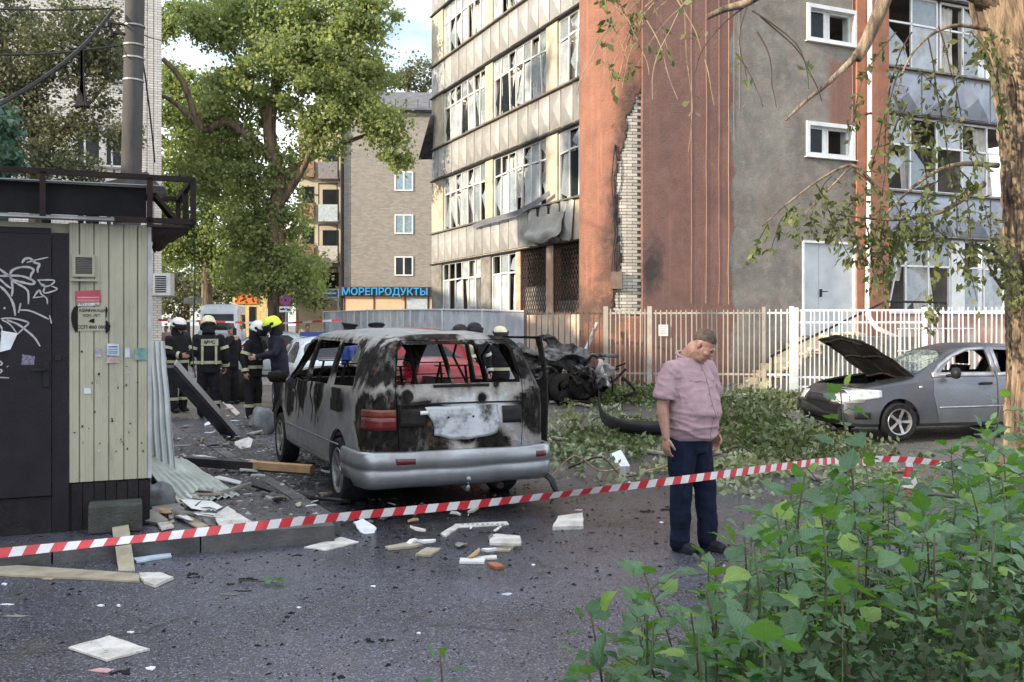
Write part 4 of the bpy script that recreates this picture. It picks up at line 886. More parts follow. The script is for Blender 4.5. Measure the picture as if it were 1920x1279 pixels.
hm_ = boolean(hm_, MB().prism([(-.62,.22,.70),(.62,.22,.70),(.60,1.15,.90),(-.60,1.15,.90)], (0,0,.5)).mesh('c', M['rust'], fix=True), 'DIFFERENCE')   # engine bay opening
DF = [(1.50,.26),(2.48,.26),(2.48,1.43),(2.1,1.41),(1.80,1.28),(1.42,1.0),(1.40,.7)]; DR = [(2.49,.26),(3.02,.26),(3.08,.6),(3.38,.9),(3.38,1.15),(3.05,1.42),(2.49,1.43)]
hm_, dfl = take_door(hm_, DF, .5, 2); hm_, drr = take_door(hm_, DR, .5, 2)
obj('body', shade(hm_), hat)
M['door_grey'] = car_paint('door_grey', (.14,.15,.175), .75, .24, .25, (.13,.12,.11))
for me in (dfl, drr):
    o = obj('door', shade(paint(me, M['door_grey'])), hat)
crack = NT('cracked_glass'); cv = crack.voro(16, feature='DISTANCE_TO_EDGE'); ck = crack.mr(cv, .0, .05, 1, 0); cn_ = crack.mr(crack.noise(5, 6, .6), .38, .66)
crack.put(crack.b.inputs['Alpha'], crack.math('MAXIMUM', crack.mr(ck, 0, 1, .45, .9), cn_)); crack.fin(crack.mix(crack.math('MULTIPLY', ck, .8), crack.mix(cn_, (.05,.08,.08), (.20,.26,.25)), (.5,.58,.56)), .25, 0, crack.bump(cv, .8, .02))
obj('windscreen', shade(paint(ws, crack.mat)), hat)
def flip(fn): return fn
sd_ = 'x+'
patch(hb, linefn([(1.43,.995),(1.9,1.0),(2.46,1.0)], .07), 12, 1, sd_, .006, M['rim'], 'window_trim', hat)
patch(hb, linefn([(2.52,1.0),(3.36,1.02)], .055), 12, 1, sd_, .006, M['rim'], 'window_trim', hat)
patch(hb, linefn([(1.44,.99),(1.62,1.14),(1.86,1.28),(2.14,1.385),(2.44,1.405)], .035), 16, 1, sd_, .008, M['rim'], 'window_trim', hat)
for y in (2.47, 2.55): patch(hb, linefn([(y,1.03),(y+.01,1.39)], .05), 2, 4, sd_, .006, M['rim'], 'pillar_trim', hat)
patch(hb, linefn([(1.5,.50),(3.0,.52)], .022), 12, 1, sd_, .008, M['rim'], 'side_moulding', hat)
for y in (2.18, 2.86): patch(hb, linefn([(y,.86),(y+.2,.865)], .04), 4, 1, sd_, .03, M['black_plastic'], 'door_handle', hat)
patch(hb, quadfn((1.16,.80),(1.22,.80),(1.22,.83),(1.16,.83)), 2, 2, sd_, .012, M['clear_lens'], 'side_indicator', hat)
m = MB(); m.lathe([(.001,-.10),(.06,-.08),(.085,0),(.06,.08),(.001,.1)], 10, T=Matrix.Translation((.98,1.68,1.03))@Matrix.Diagonal((1.1,.8,.9,1))); m.tube([(.84,1.62,.98),(.95,1.66,1.0)], .025, 6); m.build('wing_mirror', M['black_plastic'], hat, smooth=True)
def hl(u, v): return (.10+.46*u, .60+.20*v*(1-.45*u)+.06*u)
patch(hb, hl, 10, 6, sd_, .012, M['clear_lens'], 'headlight', hat)
patch(hb, lambda u, v: (.42+.38*u, .58+.14*v), 6, 4, 'y-', .012, M['clear_lens'], 'headlight', hat)
patch(hb, lambda u, v: (-.80+.38*u, .58+.14*v), 6, 4, 'y-', .012, M['clear_lens'], 'headlight', hat)
patch(hb, lambda u, v: (-.36+.72*u, .56+.12*v), 6, 3, 'y-', .01, M['black_plastic'], 'grille', hat)
patch(hb, lambda u, v: (-.5+1.0*u, .30+.12*v), 6, 3, 'y-', .01, M['black_plastic'], 'lower_grille', hat)
patch(hb, quadfn((.14,.34),(.36,.34),(.36,.44),(.14,.44)), 4, 3, sd_, .012, M['black_plastic'], 'fog_light_recess', hat)
for (x, y) in ((-.77,.84),(-.77,3.32),(.77,.84),(.77,3.32)): wheel(hat, x, y, .29, .18, -1 if x < 0 else 1, M['rim'], spokes=5)
m = MB(); m.box(-.58,.58,.25,1.1,.45,.66); m.box(-.35,.1,.4,.95,.66,.80); m.box(.2,.5,.5,.8,.66,.78)
for i in range(9): m.tube(wpath([(random.uniform(-.5,.5), random.uniform(.3,1.05), .68) for _ in range(3)], 4), .025, 5)
m.build('engine', M['char_grey'], hat)
# raised, bent bonnet hinged at the windscreen
m = MB(); hx = .72
def bon(u, v):
    x = (u-.5)*2*hx*(1-.06*v); yy = v*1.02; bend = .26*sin(v*pi*.55)
    return (x, 1.20-yy*.86-.05*sin(u*pi), .95+yy*.46+bend*.62-.03*(2*u-1)**2*(1+v)-.05*noise.noise((u*3, v*4, 0)))
m.grid(bon, 16, 14); bn = obj('bonnet', eval_mesh(m.mesh('bonnet', simple('bonnet_dark', (.022,.023,.026), .5, .3, .4, 4, .4, .01), smooth=True), [('SOLIDIFY', dict(thickness=.022, offset=0))]), hat)
m = MB()
for u0 in (.06,.5,.94): m.tube([Vector(bon(u0, v))+Vector((0,.02,-.035)) for v in np.linspace(.04,.96,12)], .022, 5)
for v0 in (.06,.5,.95): m.tube([Vector(bon(u, v0))+Vector((0,.02,-.035)) for u in np.linspace(.06,.94,10)], .022, 5)
m.build('bonnet_frame', M['char'], bn)
m = MB()
for x in (-.36,.36):
    m.box(x-.23,x+.23,2.05,2.5,.42,.54); m.add([(x-.22,2.42,.5),(x+.22,2.42,.5),(x+.2,2.66,1.1),(x-.2,2.66,1.1),(x-.22,2.52,.5),(x+.22,2.52,.5),(x+.2,2.74,1.1),(x-.2,2.74,1.1)], [(0,1,2,3),(7,6,5,4),(0,4,5,1),(1,5,6,2),(2,6,7,3),(3,7,4,0)])
    m.box(x-.12,x+.12,2.68,2.76,1.12,1.32)
m.build('seats', M['black_plastic'], hat)
m = MB(); m.box(-.68,.68,1.35,1.62,.72,.98); m.tube([(-.0+.36+.18*cos(a),1.74+.07*sin(a),.98+.18*sin(a)) for a in np.linspace(0,2*pi,18)], .014, 5); m.build('dashboard', M['black_plastic'], hat)
pg = boolean(boolean(car_mesh(HS, 'q', M['glass_dark'], .03)[0], prism_x([(y, z) for y, z in WR], .5, 2), 'INTERSECT'), prism_x([(2.95,.5),(3.6,.5),(3.6,1.6),(2.95,1.6)], .5, 2), 'INTERSECT')
obj('pane', paint(pg, M['glass_dark']), hat)
# pose: front points left in the picture, slightly towards the viewer
ang = radians(-80)
hat.rotation_euler = (0, 0, ang)
fwx, fwy = HC; lx, ly = .86, .84
hat.scale = (.95, .95, .94); lx *= .95; ly *= .95
hat.location = (fwx-(cos(ang)*lx-sin(ang)*ly), fwy-(sin(ang)*lx+cos(ang)*ly), .04)

# -- simple background cars: same loft, glass cut from the shell itself
def parked_car(name, label, cat, body, loc, rz, st_, wins, ws_poly, L, hw=.8, lights=True, wheels=(.85, 3.3), r=.3, extra=None):
    t = thing(name, label, cat, loc, rz); me, bv = car_mesh(st_, 'body', body, .03)
    for y in wheels: me = boolean(me, arch(y, r+.05, r), 'DIFFERENCE')
    gl = []
    for w in wins:
        gl += [boolean(me.copy(), prism_x(w, a, b), 'INTERSECT') for a, b in ((-2, -.2), (.2, 2))]; me = boolean(me, prism_x(w), 'DIFFERENCE')
    for w in ws_poly: gl.append(boolean(me.copy(), w, 'INTERSECT')); me = boolean(me, w, 'DIFFERENCE')
    obj('body', shade(me), t)
    for g in gl: obj('window', paint(g, M['glass_dark']), t)
    for y in wheels:
        for x in (-hw, hw): wheel(t, x, y, r, .18, -1 if x < 0 else 1, M['rim'], spokes=5)
    if lights:
        for s_ in (-1, 1):
            patch(bv, lambda u, v: (s_*(.45+.25*u), .66+.12*v), 3, 2, 'y-', .012, M['clear_lens'], 'headlight', t)
            patch(bv, lambda u, v: (s_*(.5+.2*u), .8+.12*v), 3, 2, 'y+', .012, M['red_lens'], 'tail_light', t)
        patch(bv, lambda u, v: (-.35+.7*u, .5+.1*v), 3, 2, 'y-', .012, M['black_plastic'], 'grille', t)
    return t, bv
SEDAN = HS
wnd = [WF, WR]
WSC = lambda: [MB().prism([(-.62,1.34,.97),(.62,1.34,.97),(.52,1.96,1.42),(-.52,1.96,1.42)], (0,-.4,.35)).mesh('c', M['rust'], fix=True), MB().prism([(-.55,3.55,1.34),(.55,3.55,1.34),(.58,3.86,1.10),(-.58,3.86,1.10)], (0,.4,.3)).mesh('c', M['rust'], fix=True)]
M['red_paint'] = simple('red_paint', (.24,.010,.016), .25, .1, .25, 1.5, .05)
M['police_white'] = simple('police_white', (.55,.60,.66), .3, .1, .1, 1.5, .03)
M['silver_paint'] = simple('silver_paint', (.42,.46,.50), .3, .5, .15, 1.5, .03)
c = P(705, 609, 15.9); red, _ = parked_car('red_car', 'red hatchback parked behind the burnt minivan, roof above its roofline', 'car', M['red_paint'], (c.x, 15.9, 0), radians(200), SEDAN, wnd, WSC(), 4.3)
red.scale = (.92, .9, 1.13)
m = MB(); m.grid(lambda u, v: (-.6+1.2*u, -.03+.05*noise.noise((u*4,v*3,0)), .62+.34*v), 8, 4)
c = P(662, 609, 16.8); pol, pbv = parked_car('police_car', 'white and blue patrol car whose bonnet shows through the burnt minivan windows', 'car', M['police_white'], (c.x, 16.8, 0), radians(22), SEDAN, wnd, WSC(), 4.3)
M['police_blue'] = simple('police_blue', (.02,.05,.22), .35, 0, .1, 2, 0)
for ax_ in ('x+', 'x-'): patch(pbv, linefn([(1.2,.72),(3.6,.74)], .14), 12, 1, ax_, .006, M['police_blue'], 'stripe', pol)
m = MB(); m.box(-.5,.5,2.35,2.55,1.47,1.56); m.build('light_bar', M['police_blue'], pol)
c = P(462, 640, 31); sil, _ = parked_car('silver_car', 'silver saloon parked across the street left of the yellow helmet', 'car', M['silver_paint'], (c.x-1.8, 31.5, 0), radians(-84), SEDAN, wnd, WSC(), 4.3)
VANS = [(0,.80,.78,.62,.45,1.2,1.35),(.15,.92,.9,.7,.35,1.35,1.6),(.7,.95,.94,.78,.3,1.45,2.3),(1.2,.96,.95,.84,.3,1.45,2.62),(3,.96,.95,.86,.3,1.45,2.68),(5.4,.96,.95,.86,.3,1.45,2.66),(5.55,.9,.88,.8,.4,1.4,2.5)]
c = P(408, 609, 44); mini, _ = parked_car('minibus', 'white minibus facing the camera in the far street', 'minibus', M['police_white'], (c.x, 44, 0), radians(12), VANS, [[(1.0,1.5),(2.2,1.5),(2.2,2.2),(1.4,2.2)],[(2.4,1.5),(5.2,1.5),(5.2,2.2),(2.4,2.2)]], [prism_y([(-.72,1.45),(.72,1.45),(.66,2.2),(-.66,2.2)], -.5, .9)], 5.5, hw=.88, wheels=(1.0, 4.4), r=.34)

# -- blown up wreck by the fence
wk = thing('car_wreck', 'blackened twisted remains of an exploded car against the brown bar fence', 'wreck', (P(1065, 700, 18.8).x, 18.8, .18), 0)
rr = random.Random(5)
def crump(name, cx, cy, cz, w, h, d, mat_, rz, rx=0, n=10, amp=.25, sd=0):
    m = MB(); m.grid(lambda u, v: ((u-.5)*w+amp*noise.noise((u*3+sd, v*3, 1)), amp*1.2*noise.noise((u*2.5, v*2.5+sd, 7))+d*(u-.5)**2, (v-.5)*h+amp*noise.noise((u*3, v*2+sd, 4))), n, n)
    o = obj(name, eval_mesh(m.mesh(name, mat_, ang=25), [('SOLIDIFY', dict(thickness=.025, offset=0))]), wk, loc=(cx, cy, cz)); o.rotation_euler = (rx, rr.uniform(-.4, .4), rz); return o
crump('roof_sheet', -.35, -.1, .82, 1.3, .55, .4, M['char_grey'], .2, .9, sd=1); crump('roof_sheet', -.05, .1, .98, 1.0, .3, .2, M['char_grey'], -.3, .5, sd=2)
for i in range(9): crump('body_panel', rr.uniform(-.8, .8), rr.uniform(-.5, .4), rr.uniform(.15, .5), rr.uniform(.5, 1.1), rr.uniform(.3, .6), rr.uniform(0, .5), M['char'] if i % 3 else M['char_grey'], rr.uniform(-1.2, 1.2), rr.uniform(-.8, .8), sd=i*3+9)
M['scorched_alu'] = simple('scorched_alu', (.45,.45,.43), .5, .5, .4, 4, .4, c2=(.12,.11,.10))
crump('bright_panel', .62, -.5, .55, .34, .5, .2, M['scorched_alu'], .3, .3, sd=40, amp=.15)
for i in range(16):
    p = Vector((rr.uniform(-.9,.9), rr.uniform(-.4,.4), rr.uniform(.1,.5))); pp = [p]
    for _ in range(3): pp.append(pp[-1]+Vector((rr.uniform(-.4,.4), rr.uniform(-.2,.2), rr.uniform(-.05,.32))))
    MB().tube(wpath(pp, 4), rr.uniform(.012,.035), 5).build('bent_tube', M['char'] if i % 3 else M['char_grey'], wk)
MB().tube([(-.1,.1,.85),(.5,-.05,.93),(1.0,.15,.90)], .035, 6).build('bent_rail', M['char_grey'], wk)
MB().lathe([(.12,-.1),(.27,-.09),(.3,0),(.27,.09),(.12,.1)], 20, T=Matrix.Translation((-.1,-.35,.3))@Matrix.Rotation(1.3,4,'X')).build('wheel', M['char'], wk, smooth=True)
lp = thing('leaning_metal_post', 'grey metal post leaning against the fence in front of the car wreck', 'post')
a = Vector((*G(1062, 738, .18), .16)); b = P(1120, 606, a.y+.9)
m = MB(); d = b-a; m.tube([a, b], .045, 4); m.build('profile', M['scorched_alu'], lp)
# ---------------------------------------------------------------- kiosk
KO = (-2.84, 7.56); KZ = .13
kio = thing('kiosk', 'shabby cream metal kiosk with black graffitied door and rusty frame on its roof', 'kiosk', (KO[0], KO[1], 0), RZ)
kp = lambda px, py: on_plane(px, py, KO, UD)
xl = kp(-90, 600)[0]; ztop = kp(283, 424)[1]; xd1 = kp(129, 700)[0]; zclad = kp(240, 898)[1]
M['clad'] = (lambda t: t.fin(t.mix(t.mr(t.noise(1.6, 8, .65, t.scale(t.obj, (1, 1, .5))), .42, .72), t.mix(t.mr(t.noise(9, 8, .75, t.scale(t.obj, (1, 1, .35))), .56, .72, 0, .6), (.34,.33,.25), (.14,.12,.09)), (.22,.215,.165)), .55, .1,
             t.bump(t.noise(3, 4), .1, .02)))(NT('clad'))
nt = bpy.data.materials['clad']
M['door_black'] = simple('door_black', (.010,.009,.013), .55, 0, .4, 5, .3, .006, c2=(.018,.015,.019))
M['tar_base'] = simple('tar_base', (.010,.009,.011), .8, 0, .5, 4, .6, .01, c2=(.026,.022,.023))
MB().box(xl, -.03, .07, 2.6, KZ, ztop).build('wall', M['clad'], kio)
MB().box(xl, -.01, .012, .07, KZ, zclad).build('base', M['tar_base'], kio)
bw_ = (-.012-xd1-.02)/7
for i in range(7): MB().box(xd1+.02+i*bw_, xd1+.02+i*bw_+bw_-.006, -.004-.004*(i % 2), .011, KZ, zclad-.012+.008*sin(i*3)).build('base_board', M['tar_base'], kio)
joints = [129, 149, 176, 204, 232, 258, 277]
xs_ = [kp(p, 600)[0] for p in joints]
for i in range(len(xs_)-1):
    a, b = xs_[i], xs_[i+1]; wv = .003*(i % 2)
    m = MB(); m.prism([(a+.0015, .05, 0), (a+.0015, -.003-wv, 0), (a+.007, -.010-wv, 0), ((a+b)/2-.012, -.010-wv, 0), ((a+b)/2-.006, -.0135-wv, 0), ((a+b)/2+.006, -.0135-wv, 0), ((a+b)/2+.012, -.010-wv, 0), (b-.007, -.010-wv, 0), (b-.0015, -.003-wv, 0), (b-.0015, .05, 0)], (0, 0, ztop-zclad))
    o = m.build('cladding_strip', M['clad'], kio); o.location = (0, 0, zclad); o.rotation_euler = (0, random.uniform(-.0008, .0008), 0)
M['corner_trim'] = simple('corner_trim', (.44,.45,.46), .5, .3, .3, 3, .3, .01, c2=(.25,.25,.24))
m = MB(); m.grid(lambda u, v: (xs_[-1]+(0-xs_[-1])*u+.008*noise.noise((u*2, v*9, 3)), -.018-.006*noise.noise((v*7, u, 1)), zclad+(ztop-zclad)*v), 3, 30)
o = obj('corner_trim', eval_mesh(m.mesh('corner_trim', M['corner_trim']), [('SOLIDIFY', dict(thickness=.004, offset=1))]), kio)
MB().box(-.03, .0, -.012, 1.2, zclad, ztop-.02).build('corner_trim', M['corner_trim'], kio)
# door
zd1 = kp(60, 439)[1]; zd0 = kp(60, 930)[1]; x0d = kp(-60, 700)[0]
m = MB(); m.box(x0d, xd1-.12, -.03, .01, zd0, zd1-.0); dk = m.build('door', M['door_black'], kio)
m = MB(); m.box(xd1-.116, xd1-.0, -.012, .012, KZ, zd1+.015); m.box(x0d, xd1-.12, -.012, .0115, zd1+.004, zd1+.05); m.build('door_frame', M['door_black'], dk)
MB().box(x0d, xd1-.12, -.014, .01, KZ, zd0-.01).build('door_threshold', M['tar_base'], dk)
hx_, hz_ = kp(87, 700); m = MB(); m.box(hx_-.02, hx_+.02, -.045, -.03, hz_-.1, hz_+.09); m.tube([(hx_, -.04, hz_+.03), (hx_, -.075, hz_+.03), (hx_-.1, -.075, hz_+.028)], .011, 6); m.build('door_handle', M['black_plastic'], dk)
MB().box(hx_+.06, hx_+.10, -.04, -.031, hz_+.1, hz_+.14).build('latch', M['dark_metal'], dk)
# graffiti strokes on the door (traced from crop coordinates)
M['spray'] = simple('spray_grey', (.36,.36,.37), .7, 0, .2, 20, 0)
STROKES = [([(190,155),(215,120),(260,115),(300,150),(340,165),(325,200),(325,235)], 20), ([(230,150),(300,130),(415,105)], 14), ([(85,260),(110,215),(180,190),(250,190),(290,215),(270,250),(262,290)], 20),
 ([(0,205),(60,250),(95,275)], 22), ([(0,265),(80,262),(180,265),(260,290),(298,320),(270,335),(200,320),(120,300),(85,285)], 20), ([(90,260),(105,330),(110,380),(102,440)], 18), ([(0,290),(60,345),(100,370)], 18),
 ([(0,350),(45,390),(90,450),(120,520),(133,605)], 20), ([(110,310),(170,340),(225,375),(245,415),(245,505)], 18), ([(320,300),(465,302),(430,345),(370,350),(330,300)], 14), ([(350,330),(385,350),(380,410),(490,380),(440,350)], 14),
 ([(285,455),(335,385),(355,420),(400,455),(408,505)], 14), ([(290,450),(380,440)], 12), ([(180,495),(160,580)], 16), ([(165,555),(250,560),(340,595),(420,635)], 16), ([(425,600),(443,672)], 14),
 ([(10,630),(90,625),(180,640),(245,665),(215,700),(150,765)], 16), ([(20,640),(90,680),(150,760)], 13), ([(60,640),(160,680),(240,740),(300,795),(345,865)], 18), ([(0,680),(20,720),(10,770)], 14),
 ([(0,990),(20,1010),(5,1030)], 16), ([(0,1095),(18,1075),(5,1060)], 16), ([(0,1130),(80,1135)], 13), ([(65,1035),(70,1040)], 22), ([(40,530),(42,548)], 20)]
for pts, w in STROKES:
    P2 = []
    for p in wpath([(a, b, 0) for a, b in pts], 5):
        x, z = kp(p.x/4.571, 460+p.y/4.571); P2.append(Vector((x, -.0325, z)))
    hw = w/4.571*.5*7.2/1800*1.02; m = MB(); vs = []
    for i, p in enumerate(P2):
        d = (P2[min(i+1, len(P2)-1)]-P2[max(i-1, 0)]).normalized(); n_ = Vector((-d.z, 0, d.x)); k = hw*(.9+.45*noise.noise((i*.45, w, 0)))*(.55+.45*min(1, (i+1)/4, (len(P2)-i)/5))
        vs += [p+n_*k, p-n_*k]
    m.v = vs
    for i in range(len(P2)-1): m.f.append((2*i, 2*i+1, 2*i+3, 2*i+2)); m.m.append(0)
    o = obj('graffiti_stroke', eval_mesh(m.mesh('graffiti_stroke', M['spray']), [('SOLIDIFY', dict(thickness=.0015, offset=0))]), dk)
def card(nm, pts, mat_, y=-.036, parent=None, curl=0):
    c = [kp(*p) for p in pts]; m = MB(); m.grid(lambda u, v: (c[0][0]*(1-u)*(1-v)+c[1][0]*u*(1-v)+c[2][0]*u*v+c[3][0]*(1-u)*v, y-curl*(sin(u*5+v*3)+1)*.5, c[0][1]*(1-u)*(1-v)+c[1][1]*u*(1-v)+c[2][1]*u*v+c[3][1]*(1-u)*v), 6, 5)
    return obj(nm, eval_mesh(m.mesh(nm, mat_), [('SOLIDIFY', dict(thickness=.001, offset=0))]), parent or kio)
M['paper'] = simple('paper', (.62,.66,.70), .85, 0, .15, 9, .2); M['paper_blue'] = simple('paper_blue', (.45,.55,.66), .8, 0, .2, 12, .2); M['paper_pink'] = simple('paper_pink', (.50,.36,.34), .8, 0, .3, 12, .2); M['paper_teal'] = simple('paper_teal', (.20,.36,.34), .8, 0, .4, 14, .2)
M['poster_red'] = simple('poster_red', (.36,.045,.075), .6, 0, .15, 6, .1); M['poster_line'] = simple('poster_line', (.55,.30,.32), .6)
M['stencil'] = simple('stencil_black', (.012,.012,.012), .7, 0, .3, 8)
card('torn_paper', [(0,660),(20,655),(34,625),(4,620)], M['paper'], -.037, dk, .012); card('sticker', [(40,684),(64,684),(66,668),(42,664)], simple('sticker_violet', (.22,.20,.30), .6, 0, .6, 60), -.033, dk)
fy_ = -.024
r_ = card('poster', [(143,568),(190,567),(188,544),(142,546)], M['poster_red'], fy_)
for py, hgt in ((558, 2.2), (563, 1.6), (566.5, 1.2)): card('poster_line', [(145,py+hgt*.5),(186,py+hgt*.5),(186,py-hgt*.5),(145,py-hgt*.5)], M['poster_line'], fy_-.002, r_)
def lettering(txt, px, py, hpx, wpx, mat_, parent, y=fy_-.002):
    me = text_mesh(txt, 1, mat_, .0006, .012); xs2 = [v.co.x for v in me.vertices]; ys2 = [v.co.y for v in me.vertices]; x, z = kp(px, py); sc = 7.3/1800
    sx = wpx*sc/(max(xs2)-min(xs2))*1.08; sz = hpx*sc/(max(ys2)-min(ys2))
    mx2, my2 = (max(xs2)+min(xs2))/2, (max(ys2)+min(ys2))/2
    for v in me.vertices: cx_, cy_, cz_ = v.co; v.co = ((cx_-mx2)*sx, y-abs(cz_), (cy_-my2)*sz)
    o = obj('lettering', me, parent); o.location = (x, 0, z); return o
ph = card('poster_strip', [(145,574),(187,573),(187,568),(145,569)], M['paper'], fy_); lettering('8-929-021-1820', 166, 571, 4, 38, M['poster_red'], ph)
ste = card('stencil_ad', [(146,621),(197,620),(197,576),(146,577)], M['clad'], fy_+.004)
lettering('ГАЗИФИКАЦИЯ', 173, 582.5, 7, 50, M['stencil'], ste); lettering('КОМ_ЛЕТ', 172, 592, 6, 27, M['stencil'], ste); lettering('ССП 800 000', 171, 613, 7, 47, M['stencil'], ste)
card('stencil_mark', [(166,603),(177,606),(177,597),(170,599)], M['stencil'], fy_-.002, ste)
def blot(pts, y=fy_):
    c = [kp(*p) for p in pts]; m = MB(); m.prism([(x, y, z) for x, z in c], (0, .003, 0)); m.build('spray_blot', M['stencil'], ste)
blot([(146,570),(146,623),(141,622),(136,612),(133,598),(134,586),(138,577)]); blot([(198,575),(201,577),(200,594),(198,596)]); blot([(198,600),(203,604),(207,611),(205,620),(198,626)])
p_ = card('paper_notice', [(200,666),(224,667),(223,645),(201,644)], M['paper_blue'], fy_, curl=.004)
for py in (650, 655, 659, 662): card('poster_line', [(203,py+.8),(220,py+.8),(220,py-.6),(203,py-.6)], M['stencil'] if py == 650 else simple('ink_blue', (.12,.2,.34)) if py == 655 else bpy.data.materials['ink_blue'], fy_-.006, p_)
card('paper_notice', [(199,681),(224,680),(224,670),(200,669)], M['paper_pink'], fy_, curl=.004); card('paper_notice', [(234,670),(243,670),(243,652),(234,652)], M['paper_blue'], fy_-.002)
card('paper_notice', [(252,675),(276,675),(277,652),(253,653)], M['paper_teal'], fy_-.002, curl=.004); card('paper_scrap', [(178,668),(190,670),(190,652),(180,651)], simple('paper_lilac', (.40,.38,.42), .8, 0, .3, 20), fy_+.002); card('paper_scrap', [(157,738),(171,738),(170,728),(158,727)], M['paper'], fy_+.002)
for i in range(46):                                     # chips and rust marks in the paint
    px = random.choice([random.gauss(240, 18), random.gauss(205, 22), random.uniform(135, 275)]); py = random.choice([random.gauss(825, 25), random.gauss(745, 30), random.uniform(640, 880)])
    if not (132 < px < 274 and 640 < py < 890): continue
    w = random.uniform(.6, 2.2); h = random.uniform(.8, 5); card('paint_chip', [(px-w,py+h*.4),(px+w*.8,py+h*.6),(px+w,py-h*.5),(px-w*.6,py-h*.6)], random.choice([M['tar_base'], M['rust'], M['corner_trim']]), fy_+.0035)
# vent grille
c0 = kp(136, 519); c1 = kp(178, 479); m = MB(); x0, z0, x1, z1 = c0[0], c0[1], c1[0], c1[1]
m.box(x0, x1, -.05, -.0, z0, z0+.02); m.box(x0, x1, -.05, 0, z1-.02, z1); m.box(x0, x0+.02, -.0495, 0, z0+.02, z1-.02); m.box(x1-.02, x1, -.0495, 0, z0+.02, z1-.02); vg = m.build('vent_frame', M['clad'], kio)
MB().box(x0+.02, x1-.02, -.022, -.018, z0+.02, z1-.02).build('vent_back', M['stencil'], vg)
for i in range(9):
    z = z0+.025+i*(z1-z0-.045)/9; m = MB(); m.prism([(x0+.02, -.045, z), (x0+.02, -.043, z+.002), (x0+.02, -.024, z+.013), (x0+.02, -.026, z+.011)], (x1-x0-.04, 0, 0)); m.build('vent_slat', M['concrete'], vg)
MB().box(x0-.01, x1+.02, -.06, -.02, z0-.035, z0-.02).build('vent_sill', M['clad'], vg)
# eaves strip, roof frame, black fascia
za = kp(283, 422)[1]
m = MB(); m.box(xl, -.18, -.13, -.0, za+.01, za+.035); m.build('eaves_strip', M['corner_trim'], kio)
FO = (KO[0]-.25*VD[0], KO[1]-.25*VD[1]); fp = lambda px, py: on_plane(px, py, FO, UD)
zr1 = fp(300, 334)[1]; zr0 = fp(300, 414)[1]; xr = fp(362, 380)[0]; xc = fp(281, 380)[0]; M['frame_rust'] = simple('frame_rust', (.010,.009,.009), .75, 0, .4, 7, .4, c2=(.028,.017,.014))
cg = MB(); r = .022
def beam(m, a, b, r=.022): m.tube([a, b], r*1.3, 4)
rf_ = thing('roof_frame', 'rusty steel angle frame and black fascia standing on the kiosk roof', 'frame', (KO[0], KO[1], 0), RZ)
for a, b in [((xl,-.25,zr1),(xr,-.25,zr1)), ((xc-.25,-.25,zr0),(xr,-.25,zr0)), ((xr,-.25,zr0-.0),(xr,-.25,zr1)), ((xc,-.25,zr0-.05),(xc,-.25,zr1)), ((fp(80,380)[0],-.25,zr0),(fp(80,380)[0],-.25,zr1)), ((xr,-.25,zr1),(xr,1.0,zr1)), ((xr,-.25,zr0),(xr,1.0,zr0)),
             ((xr,1.0,zr0),(xr,1.0,zr1)), ((xc,1.0,zr1),(xr,1.0,zr1)), ((xc,.35,zr0),(xr,1.0,zr0+.0)), ((xr,.35,zr0),(xr,.35,zr1)), ((xc+.03,-.2,zr0+.2),(xr-.05,.2,zr0)), ((xc-.1,1.0,zr0),(xr,1.0,zr0))]:
    m = MB(); beam(m, a, b); m.build('beam', M['frame_rust'], rf_)
m = MB(); m.box(xl, xc-.02, -.16, -.12, za+.04, zr1-.07); m.build('fascia', simple('fascia_black', (.005,.005,.007), .6, 0, .4, 3), rf_)
m = MB(); m.prism([(xl,-.24,zr1-.075),(xc+.1,-.24,zr1-.06),(xc+.2,.6,zr1-.02),(xl,.6,zr1-.03)], (0,0,.008)); m.build('tin_sheet', M['panel_c'], rf_)
m = MB(); m.box(-.0, .28, -.1, 1.4, za-.02, za+.0); m.build('eaves_underside', M['rust'], kio)
m = MB(); pr_ = random.Random(3)
m.grid(lambda u, v: (.02+.26*u*(1-v*.8)+.02*noise.noise((u*5, v*6, 0)), -.02+.3*v, za-.03-.12*v-.05*pr_.random()*v), 8, 6); m.build('torn_eaves', M['rust'], kio)
m = MB(); zz = kp(283, 330)[1]
pk = [fp(172,347), fp(232,318), fp(283,308), fp(322,331)]
m.add([(pk[0][0],.15,zr1-.03),(pk[1][0],.2,pk[1][1]),(pk[2][0],.25,pk[2][1]+.02),(pk[3][0],.3,zr1-.03),(pk[0][0]+.2,.9,zr1-.03),(pk[1][0]+.1,.95,pk[1][1]-.02),(pk[2][0],1.0,pk[2][1]),(pk[3][0],1.05,zr1-.03)],
      [(0,1,5,4),(1,2,6,5),(2,3,7,6),(0,3,2,1),(4,5,6,7)]); ts = thing('folded_roof_sheet', 'buckled brown tin sheet lying like a tent on the kiosk roof', 'metal sheet', (KO[0], KO[1], 0), RZ); m.build('sheet', simple('tin_brown', (.10,.085,.078), .6, .3, .3, 4), ts)
m = MB(); m.tube([(.30,-.2,za-.02),(.31,-.18,za-.5),(.29,-.17,za-1.0),(.31,-.2,za-1.2)], .006, 4); m.build('hanging_cable', M['black_plastic'], rf_)
b0 = G(165, 1003, .13); b1 = G(260, 1003, .13); blk = thing('concrete_block', 'dark mossy concrete block standing as a step against the kiosk base', 'block', (b0[0], b0[1]-.0, .13), RZ*.9)
bw = sqrt((b1[0]-b0[0])**2+(b1[1]-b0[1])**2); bev = eval_mesh(MB().box(0, bw, -.02, .22, 0, .215).mesh('body', simple('mossy', (.06,.062,.055), .9, 0, .4, 6, .6, .02, c2=(.025,.03,.025))), [('BEVEL', dict(width=.015, segments=2))]); obj('body', bev, blk)

